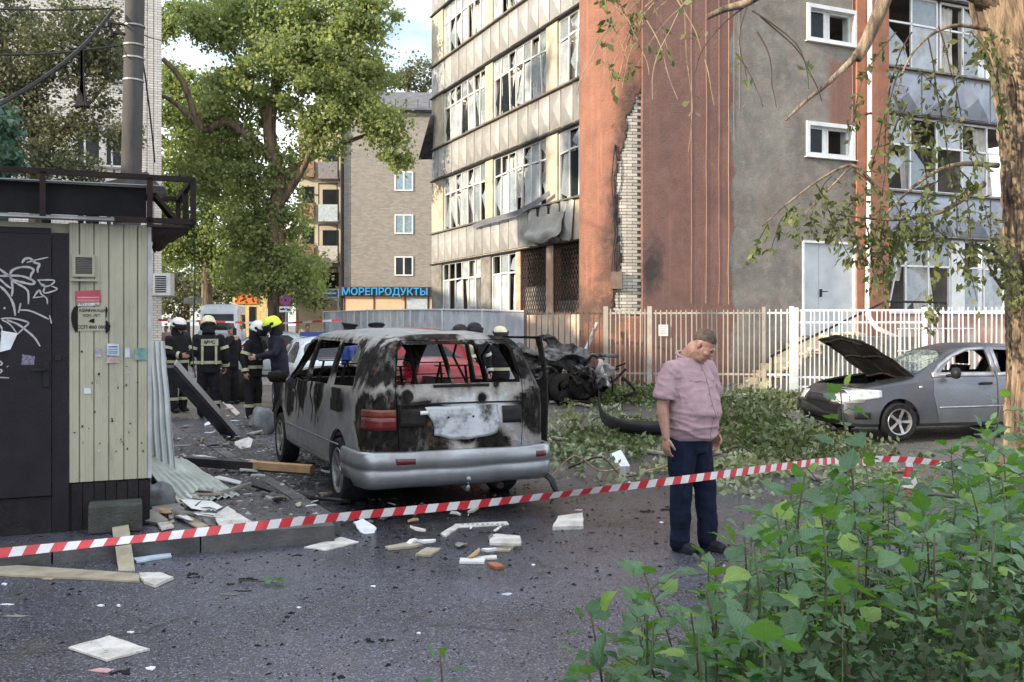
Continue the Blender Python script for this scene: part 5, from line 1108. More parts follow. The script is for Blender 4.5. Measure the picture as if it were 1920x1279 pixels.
# ---------------------------------------------------------------- pole with wires
pt = P(240, 0, 15); pole = thing('utility_pole', 'round weathered concrete pole rising behind the kiosk roof', 'pole', (P(236,609,15).x, 15, 0))
M['pole_con'] = (lambda t: t.fin(t.mix(t.mr(t.noise(3, 8, .7, t.scale(t.obj, (1, 1, .25))), .35, .68), (.075,.072,.068), (.030,.029,.028)), .85, 0, t.bump(t.noise(18, 5, .6, t.scale(t.obj, (1, 1, .3))), .5, .01)))(NT('pole_con'))
m = MB(); m.lathe([(.165, 0), (.158, 3), (.148, 6), (.14, 8.5), (.001, 8.6)], 24); m.build('shaft', M['pole_con'], pole, smooth=True, ang=50); pole.rotation_euler = (0, radians(1.2), 0)
for z in (6.35, 6.05, 5.85, 5.5): MB().tube([(0,0,z),(0,0,z+.025)], .162-.0, 24).build('steel_band', M['scorched_alu'], pole)
for (dx, z) in ((-.35, 6.35), (-.3, 6.2)): m = MB(); m.tube([(0,-.1,z),(dx,-.12,z+.02)], .02, 5); m.lathe([(.001,-.05),(.05,-.04),(.045,.02),(.02,.06)], 8, T=Matrix.Translation((dx,-.12,z))); m.build('clamp', M['black_plastic'], pole)
def wire(name, label, pts, r=.014):
    o = MB().tube(wpath(pts, 6), r, 5).build(name, M['black_plastic']); tag(o, label, 'cable')
wire('overhead_cable', 'thin black cable leaving the pole top to the left edge', [P(205,16,15), P(100,19,14), P(0,17,13), P(-60,14,12)])
wire('overhead_cable', 'thick sagging cable bundle running from the pole down to the left', [P(212,20,14.8), P(160,82,14), P(90,140,13), P(0,195,12), P(-60,225,11)], .03)
wire('overhead_cable', 'black cable crossing behind the pole just below the steel bands', [P(0,103,13), P(90,101,13.6), P(165,93,14.4), P(222,86,14.9)], .014)
wire('overhead_cable', 'short black cable from the pole to the white brick house corner', [P(258,60,15.1), P(280,70,24), P(302,76,33)], .014)
wire('overhead_cable', 'slack cable hanging down the right side of the pole', [P(262,80,15.1), P(273,150,15.1), P(284,240,15.1), P(290,305,15.1)], .014)
m = MB(); 
for i in range(5): m.tube(wpath([P(154,92,14), P(153+i*.6,150,14), P(146+i*4,190+i*3,14), P(142+i*6,205-i*4,14)], 4), [.025]*9+[.03,.05,.02,.012], 5)
o = m.build('cable_tangle', M['black_plastic'], kind='stuff'); tag(o, 'black tangle of torn cable hanging from the sagging bundle left of the pole', 'cable tangle')

# ---------------------------------------------------------------- street signs
def sign_post(name, label, px, py_top, Y, cat='sign'):
    t = thing(name, label, cat, (P(px, 609, Y).x, Y, 0)); zt = P(px, py_top, Y).z; MB().tube([(0,0,0),(0,0,zt)], .035, 8).build('pole', M['corner_trim'], t); return t, zt
M['sign_blue'] = simple('sign_blue', (.02,.12,.42), .4, 0, .1, 2, 0); M['sign_white'] = simple('sign_white', (.7,.72,.75), .4, 0, .05, 2, 0); M['sign_red'] = simple('sign_red', (.5,.03,.04), .4, 0, .05, 2, 0)
ns_, zt = sign_post('no_stopping_sign', 'round blue no stopping sign with red cross and tow truck plate', 536, 550, 36)
Tz = lambda z: Matrix.Translation((0, -.05, z)) @ Matrix.Rotation(pi/2, 4, 'X'); zc = P(536, 563, 36).z; R_ = .22
m = MB(); m.lathe([(.001, .0), (R_*1.0, 0), (R_, .02), (.001, .02)], 24, T=Tz(zc)); dsc = m.build('disc', M['sign_red'], ns_)
m = MB(); m.lathe([(.001, .022), (R_*.82, .022), (R_*.82, .026), (.001, .026)], 24, T=Tz(zc)); m.build('blue_field', M['sign_blue'], dsc)
for a in (pi/4, -pi/4): m = MB(); m.box(-R_*.85, R_*.85, -.03, .03, .028 if a > 0 else .0281, .033, T=Tz(zc) @ Matrix.Rotation(a, 4, 'Z')); m.build('cross_bar', M['sign_red'], dsc)
zp = P(536, 580, 36).z; m = MB(); m.box(-.23, .23, -.06, -.04, zp-.11, zp+.11); pl_ = m.build('plate', M['sign_white'], ns_)
m = MB(); m.prism([(-.2,-.064,zp-.03),(-.05,-.064,zp-.03),(-.05,-.064,zp+.05),(-.2,-.064,zp+.02)], (0,.003,0)); m.prism([(-.05,-.064,zp-.0),(.06,-.064,zp+.05),(.07,-.064,zp+.03),(-.05,-.064,zp-.03)], (0,.003,0)); m.prism([(.05,-.064,zp-.05),(.19,-.064,zp-.05),(.19,-.064,zp+.0),(.05,-.064,zp+.02)], (0,.003,0)); m.build('tow_truck_symbol', M['stencil'], pl_)
ow, zt = sign_post('one_way_sign', 'blue one way sign with white left arrow on a post by the sheet fence', 610, 545, 44)
ow.location.x = P(634, 609, 44).x; z = P(617, 550, 44).z; m = MB(); m.box(-.92, .04, -.08, -.05, z-.2, z+.2); b_ = m.build('board', M['sign_white'], ow)
MB().box(-.88, 0, -.085, -.081, z-.165, z+.165).build('blue_field', M['sign_blue'], b_)
m = MB(); m.prism([(-.8,-.09,z),(-.62,-.09,z+.11),(-.62,-.09,z+.035),(-.08,-.09,z+.035),(-.08,-.09,z-.035),(-.62,-.09,z-.035),(-.62,-.09,z-.11)], (0,.004,0)); m.build('arrow', M['sign_white'], b_)
gb, zt = sign_post('road_sign_back', 'grey back of a rectangular road sign on a pole behind the white helmets', 363, 560, 40); z = P(363, 564, 40).z; MB().box(-.4, .38, -.04, 0, z-.13, z+.13).build('board', M['corner_trim'], gb)
os_ = thing('shop_sign', 'orange shop sign over a yellow entrance under the poplar', 'sign', (P(462, 609, 52).x, 52, 0)); z = P(462, 558, 52).z
M['orange_sign'] = simple('orange_sign', (.75,.16,.03), .5, 0, .1, 2, 0); q_ = MB().box(-.55, .6, -.1, 0, z-.34, z+.34).build('board', M['orange_sign'], os_); MB().box(-.75, 1.1, 0, .1, 0, z+.5).build('wall', simple('yellow_wall', (.62,.48,.22), .8), os_); 
for x in (-.5, .15): MB().box(x, x+.35, -.04, -.001, 0, z-.5).build('door_opening', M['glass_dark'], os_)
# ---------------------------------------------------------------- people
def ellip(c, r, R=None, n=14):
    m = MB(); vs = []; fs = []; c = Vector(c)
    for i in range(1, n//2+2):
        ph = pi*(i-.5)/(n//2+1)
        for j in range(n):
            th = 2*pi*j/n; v = Vector((r[0]*sin(ph)*cos(th), r[1]*sin(ph)*sin(th), r[2]*cos(ph))); vs.append(c+(R @ v if R else v))
    k = n//2+1
    for i in range(k-1):
        for j in range(n): q = (j+1) % n; fs.append((i*n+j, (i+1)*n+j, (i+1)*n+q, i*n+q))
    fs.append(tuple(range(n))); fs.append(tuple((k-1)*n+j for j in reversed(range(n)))); return vs, fs
def loftz(secs, n=20):                                 # (cx, cy, z, rx, ry)
    vs = []; fs = []
    for cx_, cy_, z, rx, ry in secs:
        for j in range(n): t = 2*pi*j/n; vs.append((cx_+rx*cos(t), cy_+ry*sin(t), z))
    for i in range(len(secs)-1):
        for j in range(n): q = (j+1) % n; fs.append((i*n+j, i*n+q, (i+1)*n+q, (i+1)*n+j))
    fs.append(tuple(reversed(range(n)))); fs.append(tuple((len(secs)-1)*n+j for j in range(n))); return vs, fs
class Body:
    def __init__(s): s.m = MB()
    def ell(s, c, r, R=None): s.m.add(*ellip(c, r, R)); return s
    def limb(s, pts, r, flat=1.0): s.m.tube(pts, r, 12, flat=flat); return s
    def joint(s, pts, r):
        s.m.tube(pts, r, 12)
        for p, q in zip(pts, r): s.m.add(*ellip(p, (q*.98,)*3))
        return s
    def loft(s, secs): s.m.add(*loftz(secs)); return s
    def make(s, name, mat_, parent, voxel=.014, smooth_=4, folds=None):
        me = s.m.mesh(name, mat_, fix=False)
        me = eval_mesh(me, [('REMESH', dict(mode='VOXEL', voxel_size=voxel)), ('SMOOTH', dict(iterations=smooth_, factor=.5))])
        if folds:
            nv = len(me.vertices); 
            me.update()
            for v in me.vertices:
                c = v.co; k = folds(c); v.co = c+v.normal*k
        me.materials.clear(); me.materials.append(mat_); me.shade_smooth(); return obj(name, me, parent)
M['skin'] = (lambda t: (t.put(t.b.inputs['Subsurface Weight'], .15), t.put(t.b.inputs['Subsurface Scale'], .02), t.fin(t.mix(t.mr(t.noise(14, 7, .7), .4, .65), (.36,.21,.155), (.27,.135,.10)), .5, 0, t.bump(t.noise(60, 4), .15, .003)))[2])(NT('skin'))
M['shirt'] = (lambda t: t.fin(t.mix(t.mr(t.noise(7, 7, .7), .35, .65), (.37,.255,.28), (.28,.19,.215)), .88, 0, t.bump(t.noise(12, 6, .6, t.scale(t.obj, (1, 1, 2.4))), .5, .015)))(NT('shirt'))
M['lip'] = simple('lip', (.16,.06,.05), .6, 0, .1, 9)
M['jeans'] = simple('jeans', (.009,.014,.034), .9, 0, .3, 14, .4, .006)
M['shoe'] = simple('shoe', (.02,.022,.028), .5, 0, .3, 9)
M['hair_grey'] = simple('hair_grey', (.045,.035,.030), .9, 0, .4, 25, .6, .003, c2=(.11,.085,.07))
M['fire_cloth'] = simple('fire_cloth', (.008,.008,.011), .9, 0, .3, 8, .5, .01, c2=(.020,.019,.02))
M['reflect'] = simple('reflective_band', (.42,.42,.26), .5, 0, .2, 10); M['reflect_silver'] = simple('reflective_silver', (.45,.45,.42), .5, 0, .2, 10)
M['black_cloth'] = simple('black_cloth', (.014,.014,.018), .85, 0, .3, 8)
def hand(b, w, side, fwd=Vector((0,-1,0)), down=Vector((0,0,-1)), curl=.5, sc=1.0):
    """palm, four unequal bent fingers and a thumb, hanging from wrist w"""
    out = Vector((side, 0, 0)); pc = w+down*.045*sc
    R = Matrix((out, fwd, -down)).transposed()
    b.m.add(*ellip(w+down*.05*sc, (.018*sc, .042*sc, .055*sc), R))
    for i, (off_, L) in enumerate(((-.030, .068), (-.010, .078), (.010, .074), (.029, .058))):
        base = w+down*.085*sc+fwd*(-off_)*sc; k = curl*(1+.12*i)
        d1 = (down+(-out)*k*.6).normalized(); d2 = (down+(-out)*k*1.6).normalized(); d3 = (down*.5+(-out)*k*2.2).normalized()
        p1 = base+d1*L*.42*sc; p2 = p1+d2*L*.34*sc; p3 = p2+d3*L*.26*sc
        b.joint([base, p1, p2, p3], [.0098*sc, .0092*sc, .0085*sc, .0072*sc])
    tb = w+down*.03*sc+fwd*.035*sc; b.joint([tb, tb+(fwd*.6+down*.8-out*.2).normalized()*.04*sc, tb+(fwd*.45+down*1.0-out*.5).normalized()*.068*sc], [.0125*sc, .011*sc, .0085*sc])
# -- the man in the pink shirt
mp_ = G(1300, 1030); man = thing('person', 'heavyset man in pink short sleeved shirt and dark jeans looking down at the road', 'person', (mp_[0]-.03, mp_[1]-.02, 0), radians(40))
B = Body(); B.loft([(0,-.012,.835,.20,.165),(0,-.02,.86,.218,.18),(0,-.033,.95,.232,.19),(0,-.045,1.05,.235,.20),(0,-.036,1.15,.230,.185),(0,-.016,1.26,.226,.165),(0,.0,1.34,.218,.145),(0,.012,1.40,.185,.122),(0,.010,1.445,.125,.095),(0,.004,1.468,.078,.078)])
for s_ in (-1, 1):
    B.ell((s_*.18,.01,1.365), (.078,.078,.078)); B.limb([(s_*.15,.01,1.40),(s_*.205,.01,1.365),(s_*.252,.012,1.28),(s_*.284,.015,1.175),(s_*.289,.016,1.15)], [.05,.080,.084,.088,.088])
def ridge(x, y, z): return (.5-abs(noise.noise((x, y, z))))**3*8
def fold(c):
    low = sm(1.22, .92, c.z); k = .010*noise.noise((c.x*5+c.z*3, c.y*5, c.z*8))-.006
    k += .012*ridge(c.x*2.6+c.z*1.5, c.y*2.6, c.z*13)*(.35+.9*low)+.007*ridge(c.x*6, c.y*6+3, c.z*11+4)
    if abs(c.x) > .19 and c.z > 1.13: k += .010*ridge(c.x*9+c.z*6, c.y*7, c.z*8+2)
    return k*1.1
shirt = B.make('shirt', M['shirt'], man, .0095, 3, fold); sbv = BVHTree_from(shirt.data)
B = Body()                                              # head, neck and both arms: one skin mesh
Hx = Matrix.Translation((0,-.052,1.452)) @ Matrix.Rotation(radians(20), 4, 'Z') @ Matrix.Rotation(radians(37), 4, 'X')
def hp(x, y, z): return Hx @ Vector((x, y, z))
HR = Hx.to_3x3()
B.joint([(0,.03,1.39),(0,-.005,1.45),tuple(hp(0,.025,.06))], [.088,.086,.080]); B.ell(hp(0,.05,.055), (.066,.05,.05), HR)
for c, r in (((0,.010,.155),(.078,.096,.088)), ((0,-.030,.105),(.068,.066,.082)), ((0,-.042,.058),(.056,.048,.042)), ((0,-.02,.025),(.066,.058,.038)), ((0,-.083,.138),(.046,.016,.014)), ((0,-.094,.118),(.010,.016,.026)), ((0,-.103,.100),(.0125,.013,.011)), ((.010,-.098,.097),(.008,.009,.008)), ((-.010,-.098,.097),(.008,.009,.008)),
             ((.040,-.064,.095),(.026,.024,.024)), ((-.040,-.064,.095),(.026,.024,.024)), ((0,-.088,.070),(.021,.009,.006)), ((0,-.086,.060),(.018,.009,.006)), ((0,-.078,.036),(.02,.014,.014))): B.ell(hp(*c), r, HR)
for s_ in (-1, 1):
    B.ell(hp(s_*.080,.012,.115), (.008,.017,.028), HR)
    el = Vector((s_*.295,.03,1.11)); wr_ = Vector((s_*.305,-.02,.875)); B.joint([(s_*.23,.012,1.30), (s_*.275,.015,1.19), el, (s_*.300,.02,1.05), wr_], [.058,.054,.047,.049,.030]); hand(B, wr_, s_, curl=.55, sc=1.03)
bd_ = B.make('body', M['skin'], man, .0048, 2)
hbv = BVHTree_from(bd_.data)
m = MB()                                                # cropped hair: a thin shell following the skull
def hair_pt(u, v):
    th = u*2*pi; ph = v*(1.68+.50*cos(th-pi/2)+.12*cos(2*(th-pi/2))+.05*noise.noise((th*3, 1, 0))); d = HR @ Vector((sin(ph)*cos(th), sin(ph)*sin(th), cos(ph))); o = hp(0,.010,.150); h = hbv.ray_cast(o+d*.3, -d); p = h[0] if h[0] else o+d*.09
    return p+d*(.0035-.0045*v**6)
m.grid(hair_pt, 48, 20); obj('hair', m.mesh('hair', M['hair_grey'], smooth=True), man)
def on_face(x, z, off=.001):
    o = hp(x, -.5, z); h = hbv.ray_cast(o, HR @ Vector((0,1,0))); return (h[0] if h[0] else hp(x,-.09,z)) + (HR @ Vector((0,-1,0)))*off
for s_ in (-1, 1):
    MB().tube([on_face(s_*.018,.124), on_face(s_*.028,.1265), on_face(s_*.038,.1235)], [.002,.0035,.002], 6).build('eye', M['stencil'], man, smooth=True)
    MB().tube([on_face(s_*.012,.143), on_face(s_*.028,.147), on_face(s_*.046,.141)], [.002,.003,.0015], 5).build('eyebrow', M['hair_grey'], man)
MB().tube([on_face(-.02,.0655), on_face(0,.066), on_face(.02,.0655)], [.001,.002,.001], 5).build('mouth', M['lip'], man)
def on_shirt(x, z, off=.003):
    h = sbv.ray_cast(Vector((x, -1, z)), Vector((0,1,0))); return (h[0] if h[0] else Vector((x,-.2,z)))+Vector((0,-off,0))
B = Body(); B.loft([(0,.01,.97,.19,.15),(0,.0,.88,.195,.16),(0,.01,.80,.19,.155),(0,.01,.74,.17,.14)])
ft = [(-.105, .00), (.115, -.10)]
for s_, (fx, fyy) in zip((-1, 1), ft): B.joint([(s_*.095,.0,.86),(s_*.105,.0,.72),(fx*1.05+.0,fyy*.5-.005,.47),(fx,fyy+.015,.20),(fx,fyy+.02,.075)], [.118,.116,.093,.082,.082])
B.make('trousers', M['jeans'], man, .012, 3, lambda c: .011*noise.noise((c.x*7, c.y*7, c.z*9))+.012*noise.noise((c.x*3, c.y*3, c.z*24))*sm(.6, .1, c.z))
for fx, fyy in ft:
    B = Body(); B.ell((fx, fyy-.05, .045), (.046,.13,.038)); B.ell((fx, fyy-.12, .04), (.048,.06,.032)); B.ell((fx, fyy+.03, .055), (.042,.05,.05)); B.m.box(fx-.043, fx+.043, fyy-.16, fyy+.07, .003, .022); B.make('shoe', M['shoe'], man, .008, 2)
m = MB(); m.tube([(.098*sin(t_), .012-.094*cos(t_), 1.462-.034*cos(t_)) for t_ in np.linspace(.12, 2*pi-.12, 30)], [.006]+[.015]*28+[.006], 8, flat=.8); m.tube([(.014,-.088,1.432),(.05,-.098,1.405),(.075,-.085,1.42)], [.012,.010,.004], 6, flat=.4)
m.build('collar', M['shirt'], man, smooth=True, kind='stuff')
M['placket'] = simple('placket', (.24,.15,.17), .9)
MB().tube([on_shirt(.006+.004*sin(z*20), z, .0) for z in np.linspace(1.42,.86,30)], .0035, 4).build('button_placket', M['placket'], man)
for i, z in enumerate(np.linspace(1.36,.93,6)): MB().add(*ellip(on_shirt(-.008, z, .002), (.005,.003,.005), None, 8)).build('button', M['lip'], man)
for s_ in (-1, 1):
    MB().tube([on_shirt(s_*.055, 1.285, .001), on_shirt(s_*.095, 1.278, .002), on_shirt(s_*.145, 1.288, .001)], [.002,.0045,.002], 5).build('pocket_slit', M['placket'], man)
m = MB(); m.lathe([(.036,-.012),(.040,-.01),(.040,.01),(.036,.012)], 14, T=Matrix.Translation((.30,-.01,.892))); m.box(.333,.345,-.03,.01,.875,.91); m.build('wrist_watch', M['black_plastic'], man)

man.scale = (.95, .93, 1.0)
def figure(label, px, Y, rz, H=1.8, top=None, legs=None, arms=('down','down'), head=None, hat=None, bands=None, group=None, lean=0, zg=0, hair=None, name='person', detail=.018):
    k = H/1.8; t = thing(name, label, 'person', (P(px, 609, Y).x, Y, zg), rz, group)
    top = top or M['fire_cloth']; legs = legs or M['fire_cloth']; V = lambda x, y, z: Vector((x, y-lean*max(0, z-.9), z))*k
    B = Body(); B.loft([(0,-lean*0,.80*k,.20*k,.15*k),(0,-lean*.1*k,1.0*k,.205*k,.15*k),(0,-lean*.3*k,1.2*k,.22*k,.155*k),(0,-lean*.45*k,1.36*k,.215*k,.14*k),(0,-lean*.52*k,1.44*k,.15*k,.11*k),(0,-lean*.6*k,1.50*k,.085*k,.085*k)])
    SK = Body(); bandm = []
    for s_, a in zip((-1, 1), arms):
        sh = V(s_*.20,0,1.40)
        if a == 'down': el, wr_ = V(s_*.29,.02,1.13), V(s_*.30,-.05,.90)
        elif a == 'front': el, wr_ = V(s_*.27,-.02,1.14), V(s_*.12,-.24,1.10)
        elif a == 'up': el, wr_ = V(s_*.29,-.08,1.18), V(s_*.15,-.26,1.42)
        elif a == 'reach': el, wr_ = V(s_*.26,-.14,1.18), V(s_*.2,-.42,1.12)
        else: el, wr_ = V(s_*.34,.06,1.15), V(s_*.2,-.1,1.0)
        B.joint([sh, el, wr_], [.085*k,.068*k,.05*k]); d = (wr_-el).normalized(); fw = Vector((0,-1,0)) if abs(d.y) < .8 else Vector((0,0,1)); fw = (fw-d*fw.dot(d)).normalized()
        hand(SK, wr_, s_, fw, d, .7, 1.05*k); bandm += [(sh.lerp(el, .62), el-sh, .083*k), (el.lerp(wr_, .85), wr_-el, .062*k)]
    B.make('jacket', top, t, detail, 3, lambda c: .010*noise.noise((c.x*8, c.y*8, c.z*12)))
    L = Body(); L.loft([(0,0,.95*k,.18*k,.14*k),(0,0,.78*k,.18*k,.14*k)])
    for s_ in (-1, 1): L.joint([V(s_*.09,0,.85), V(s_*.11,-.02*s_-.01,.48), V(s_*.12,.03*s_,.1)], [.11*k,.09*k,.085*k])
    L.make('trousers', legs, t, detail, 3, lambda c: .009*noise.noise((c.x*8, c.y*8, c.z*14)))
    for s_ in (-1, 1):
        b = Body(); b.ell((s_*.12*k,(-.07+.03*s_)*k,.05), (.05,.14,.045)); b.ell((s_*.12*k,(.03*s_+.01)*k,.1), (.055,.06,.1)); b.make('boot', M['black_plastic'], t, .014, 2)
    hy = -lean*.62*k; hz = 1.50*k; tilt = head or 0; Hm = Matrix.Translation((0, hy, hz)) @ Matrix.Rotation(radians(tilt), 4, 'X'); R3 = Hm.to_3x3()
    SK.joint([(0,hy+.01,hz-.06), tuple(Hm @ Vector((0,.01,.06)))], [.06*k,.058*k])
    for c, r in (((0,.01,.16),(.076,.094,.086)), ((0,-.035,.10),(.062,.06,.08)), ((0,-.05,.04),(.04,.035,.03)), ((0,-.098,.10),(.012,.02,.022)), ((.08,.01,.12),(.01,.02,.03)), ((-.08,.01,.12),(.01,.02,.03))): SK.ell(Hm @ Vector(c), r, R3)
    SK.make('body', M['skin'], t, .0085, 2)
    for s_ in (-1, 1): MB().add(*ellip(Hm @ Vector((s_*.028,-.092,.125)), (.009,.006,.005), R3, 8)).build('eye', M['stencil'], t)
    if hair and not hat: MB().add(*ellip(Hm @ Vector((0,.022,.178)), (.084,.098,.088), R3, 16)).build('hair', hair, t, smooth=True)
    if hat and hat[0] == 'helmet':
        m = MB(); m.lathe([(.155,-.02),(.16,.0),(.148,.03),(.142,.07),(.122,.115),(.085,.148),(.04,.162),(.001,.165)], 22, T=Hm @ Matrix.Translation((0,.01,.165)) @ Matrix.Diagonal((.92,1.12,1,1))); me = eval_mesh(m.mesh('helmet', hat[1], smooth=True), [('SOLIDIFY', dict(thickness=.012, offset=-1))]); ho = obj('helmet', me, t)
        m = MB(); m.grid(lambda u, v: Hm @ Vector((.148*sin((u-.5)*2.4), .01-.178*cos((u-.5)*2.4), .215-.11*v)), 12, 3); obj('visor', eval_mesh(m.mesh('visor', M['black_plastic'], smooth=True), [('SOLIDIFY', dict(thickness=.008, offset=0))]), ho)
        m = MB(); m.grid(lambda u, v: Hm @ Vector((.115*sin(u*pi*2-pi), .03+.12*cos(u*pi*2-pi) if abs(u-.5) > .18 else .11*cos(u*pi*2-pi), .14-.2*v)) if True else 0, 18, 3); 
        nk = Body(); nk.limb([tuple(Hm @ Vector((0,.035,.15))), (0,hy+.03,hz-.03)], [.10,.12]); nk.make('neck_guard', M['black_cloth'], t, .014, 2)
        m = MB(); 
        for s_ in (-1, 1): m.add(*ellip(Hm @ Vector((s_*.142,-.03,.21)), (.012,.04,.028), R3, 8))
        m.build('helmet_badge', M['black_plastic'], ho, kind='stuff')
    if hat and hat[0] == 'cap':
        m = MB(); m.lathe([(.001,.105),(.13,.10),(.138,.085),(.10,.045),(.092,.0)], 18, T=Hm @ Matrix.Translation((0,-.0,.205)) @ Matrix.Rotation(radians(-12), 4, 'X')); ho = m.build('cap', hat[1], t, smooth=True, ang=50)
        m = MB(); m.grid(lambda u, v: Hm @ Vector((.085*sin((u-.5)*2.2)*(1+.2*v), -.02-(.08+.06*v)*cos((u-.5)*2.2), .205-.025*v)), 8, 2); obj('peak', eval_mesh(m.mesh('peak', M['black_plastic']), [('SOLIDIFY', dict(thickness=.004))]), ho)
    if bands:
        bm2 = M['reflect'] if bands == 'yellow' else M['reflect_silver']
        def ring(c, d, r, ry=None):
            R = d.to_track_quat('Z', 'Y').to_matrix().to_4x4(); m = MB(); m.lathe([(r+.004,-.028),(r+.010,-.026),(r+.010,.026),(r+.004,.028)], 18, T=Matrix.Translation(c) @ R @ Matrix.Diagonal((1, (ry or r)/r, 1, 1))); m.build('reflective_band', bm2, t, smooth=True, ang=50)
        for c, d, r in bandm: ring(c, d, r)
        ring(V(0,0,.98), Vector((0,0,1)), .212*k, .162*k)
        for s_ in (-1, 1): ring(V(s_*.118,.015*s_,.27), Vector((0,0,1)), .092*k)
    return t
M['helmet_white'] = simple('helmet_white', (.66,.66,.64), .35, 0, .12, 7); M['helmet_cream'] = simple('helmet_cream', (.66,.62,.42), .4, 0, .2, 7); M['helmet_lime'] = simple('helmet_lime', (.62,.78,.03), .4, 0, .05, 7)
f1 = figure('firefighter in white helmet standing sideways nearest the leaning corrugated sheet', 334, 18.6, radians(55), 1.82, arms=('front','down'), head=8, hat=('helmet', M['helmet_white']), bands='yellow')
f2 = figure('firefighter in cream helmet with yellow back panel seen from behind, head bowed left', 391, 17.6, radians(205), 1.86, arms=('down','front'), head=24, hat=('helmet', M['helmet_cream']), bands='yellow')
m = MB(); m.grid(lambda u, v: ((.5-u)*.30, .163-.02*(2*u-1)**2, 1.32+.12*v), 6, 3); m2 = obj('back_panel', eval_mesh(m.mesh('back_panel', M['reflect']), [('SOLIDIFY', dict(thickness=.012, offset=0))]), f2)
tx = text_mesh('МЧС', .085, M['stencil'], .001, .002); to = obj('lettering', tx, m2); to.location = (0, .178, 1.38); to.rotation_euler = (pi/2, 0, pi)
for x in (-.13, .11): MB().box(x, x+.04, .150, .172, .98, 1.31).build('back_strap', M['reflect'], f2)
f3 = figure('firefighter in white helmet and black mask beside the yellow helmet, leg bands showing', 474, 17.2, radians(70), 1.74, arms=('down','reach'), head=20, hat=('helmet', M['helmet_white']), bands='yellow', lean=.12)
f4 = figure('rescuer in bright lime yellow helmet and plain dark jacket by the minivan front', 526, 17.0, radians(-60), 1.84, top=simple('navy_cloth', (.022,.024,.036), .85, 0, .3, 8), arms=('front','reach'), head=22, hat=('helmet', M['helmet_lime']), lean=.15)
f5 = figure('man in black jacket holding a phone behind the cream helmet firefighter', 432, 20.5, radians(60), 1.74, top=M['black_cloth'], arms=('up','down'), head=10, hair=M['hair_grey'])
m = MB(); m.box(-.04,.04,-.008,.008,-.075,.075); phn = thing('phone', 'small dark phone held up by the man in the black jacket', 'phone', (P(440, 622, 20.2).x, 20.2, P(440, 622, 20.2).z), .5); m.build('case', M['black_plastic'], phn)
figure('police officer in peaked cap whose head shows above the minivan roof at left', 657, 15.6, radians(-70), 1.70, top=M['police_blue'], head=5, hat=('cap', simple('cap_dark', (.03,.03,.04), .7)), hair=M['hair_grey'], zg=0)
figure('officer in dark round cap beside the red car roof', 706, 15.2, radians(10), 1.69, top=M['black_cloth'], hat=('cap', bpy.data.materials['cap_dark']), arms=('down','front'))
figure('short haired man whose head shows just right of the dark cap over the van roof', 728, 15.6, radians(-80), 1.66, top=M['curtain'], hair=simple('hair_brown', (.10,.06,.04), .9, 0, .3, 40))
figure('firefighter in black helmet with pale yellow jacket panels seen through the van rear window', 862, 16.6, radians(-20), 1.66, arms=('front','front'), hat=('helmet', M['black_plastic']), bands='yellow', top=simple('jacket_buff', (.34,.33,.22), .85, 0, .4, 7, c2=(.06,.06,.05)))
figure('second black helmeted firefighter behind the right part of the van', 890, 17.2, radians(25), 1.70, arms=('down','down'), hat=('helmet', M['black_plastic']), bands='silver')
figure('firefighter in worn yellow helmet behind the open van door', 938, 17.8, radians(15), 1.62, hat=('helmet', M['helmet_cream']), bands='yellow')
cl = [(.30,.03,.05), (.05,.06,.12), (.45,.30,.33), (.2,.2,.22), (.5,.5,.52)]
for i, (px, Y, c_, w_) in enumerate(((299,42,0,'dark red top'), (311,41,2,'pale pink top'), (322,43,3,'grey top'), (345,44,1,'navy top'), (452,46,4,'white top'))):
    figure('onlooker in %s behind the far cordon tape' % w_, px, Y, radians(20*i-30), 1.68, top=simple('cloth%d' % i, cl[c_], .9), legs=M['jeans'], hair=M['hair_grey'], group='onlookers behind the cordon', detail=.03)
figure('officer in dark blue uniform standing by the far tape near the sheet fence', 577, 34, radians(15), 1.75, top=M['police_blue'], legs=M['jeans'], hair=M['hair_grey'], detail=.03)
# ---------------------------------------------------------------- trees
def blobs_px(lst, Y, dep=.9, jit=.6):
    out = []
    for px, py, rx, ry in lst:
        y = Y+random.uniform(-jit, jit); c = P(px, py, y); out.append((c.x, c.y, c.z, rx*Y/1800, rx*Y/1800*dep, ry*Y/1800))
    return out
def limb(parent, pts, r0, r1, mat_=None, name='limb', n=8, wob=.03):
    q = wpath(pts, 5); q = [p+Vector((noise.noise(p*1.7), noise.noise(p*1.7+Vector((9,0,0))), 0))*wob for p in q]
    m = MB(); m.tube(q, [r0+(r1-r0)*(i/(len(q)-1))**.8 for i in range(len(q))], n); return m.build(name, mat_ or M['bark'], parent, smooth=True)
def W2(t, p): return Vector(p)-t.location
def far_tree(name, label, px0, Y, trunk_px, r, blobs, leafm, size, per, leaves, sub, limbs=(), group=None, dep=.9):
    b = P(px0, 609, Y); t = thing(name, label, 'tree', (b.x, Y, 0), 0, group)
    pts = [Vector((0, 0, -.2))]+[P(px, py, Y)-t.location for px, py in trunk_px]; limb(t, pts, r, r*.35, name='trunk', n=12)
    for lp_ in limbs: limb(t, [P(px, py, Y+dy)-t.location for px, py, dy in lp_[0]], lp_[1], lp_[2])
    C = clumps(blobs_px(blobs, Y, dep), per, sub, leaves)-np.array(t.location); leaf_cloud('crown', C, size, leafm, t, kind='stuff'); return t
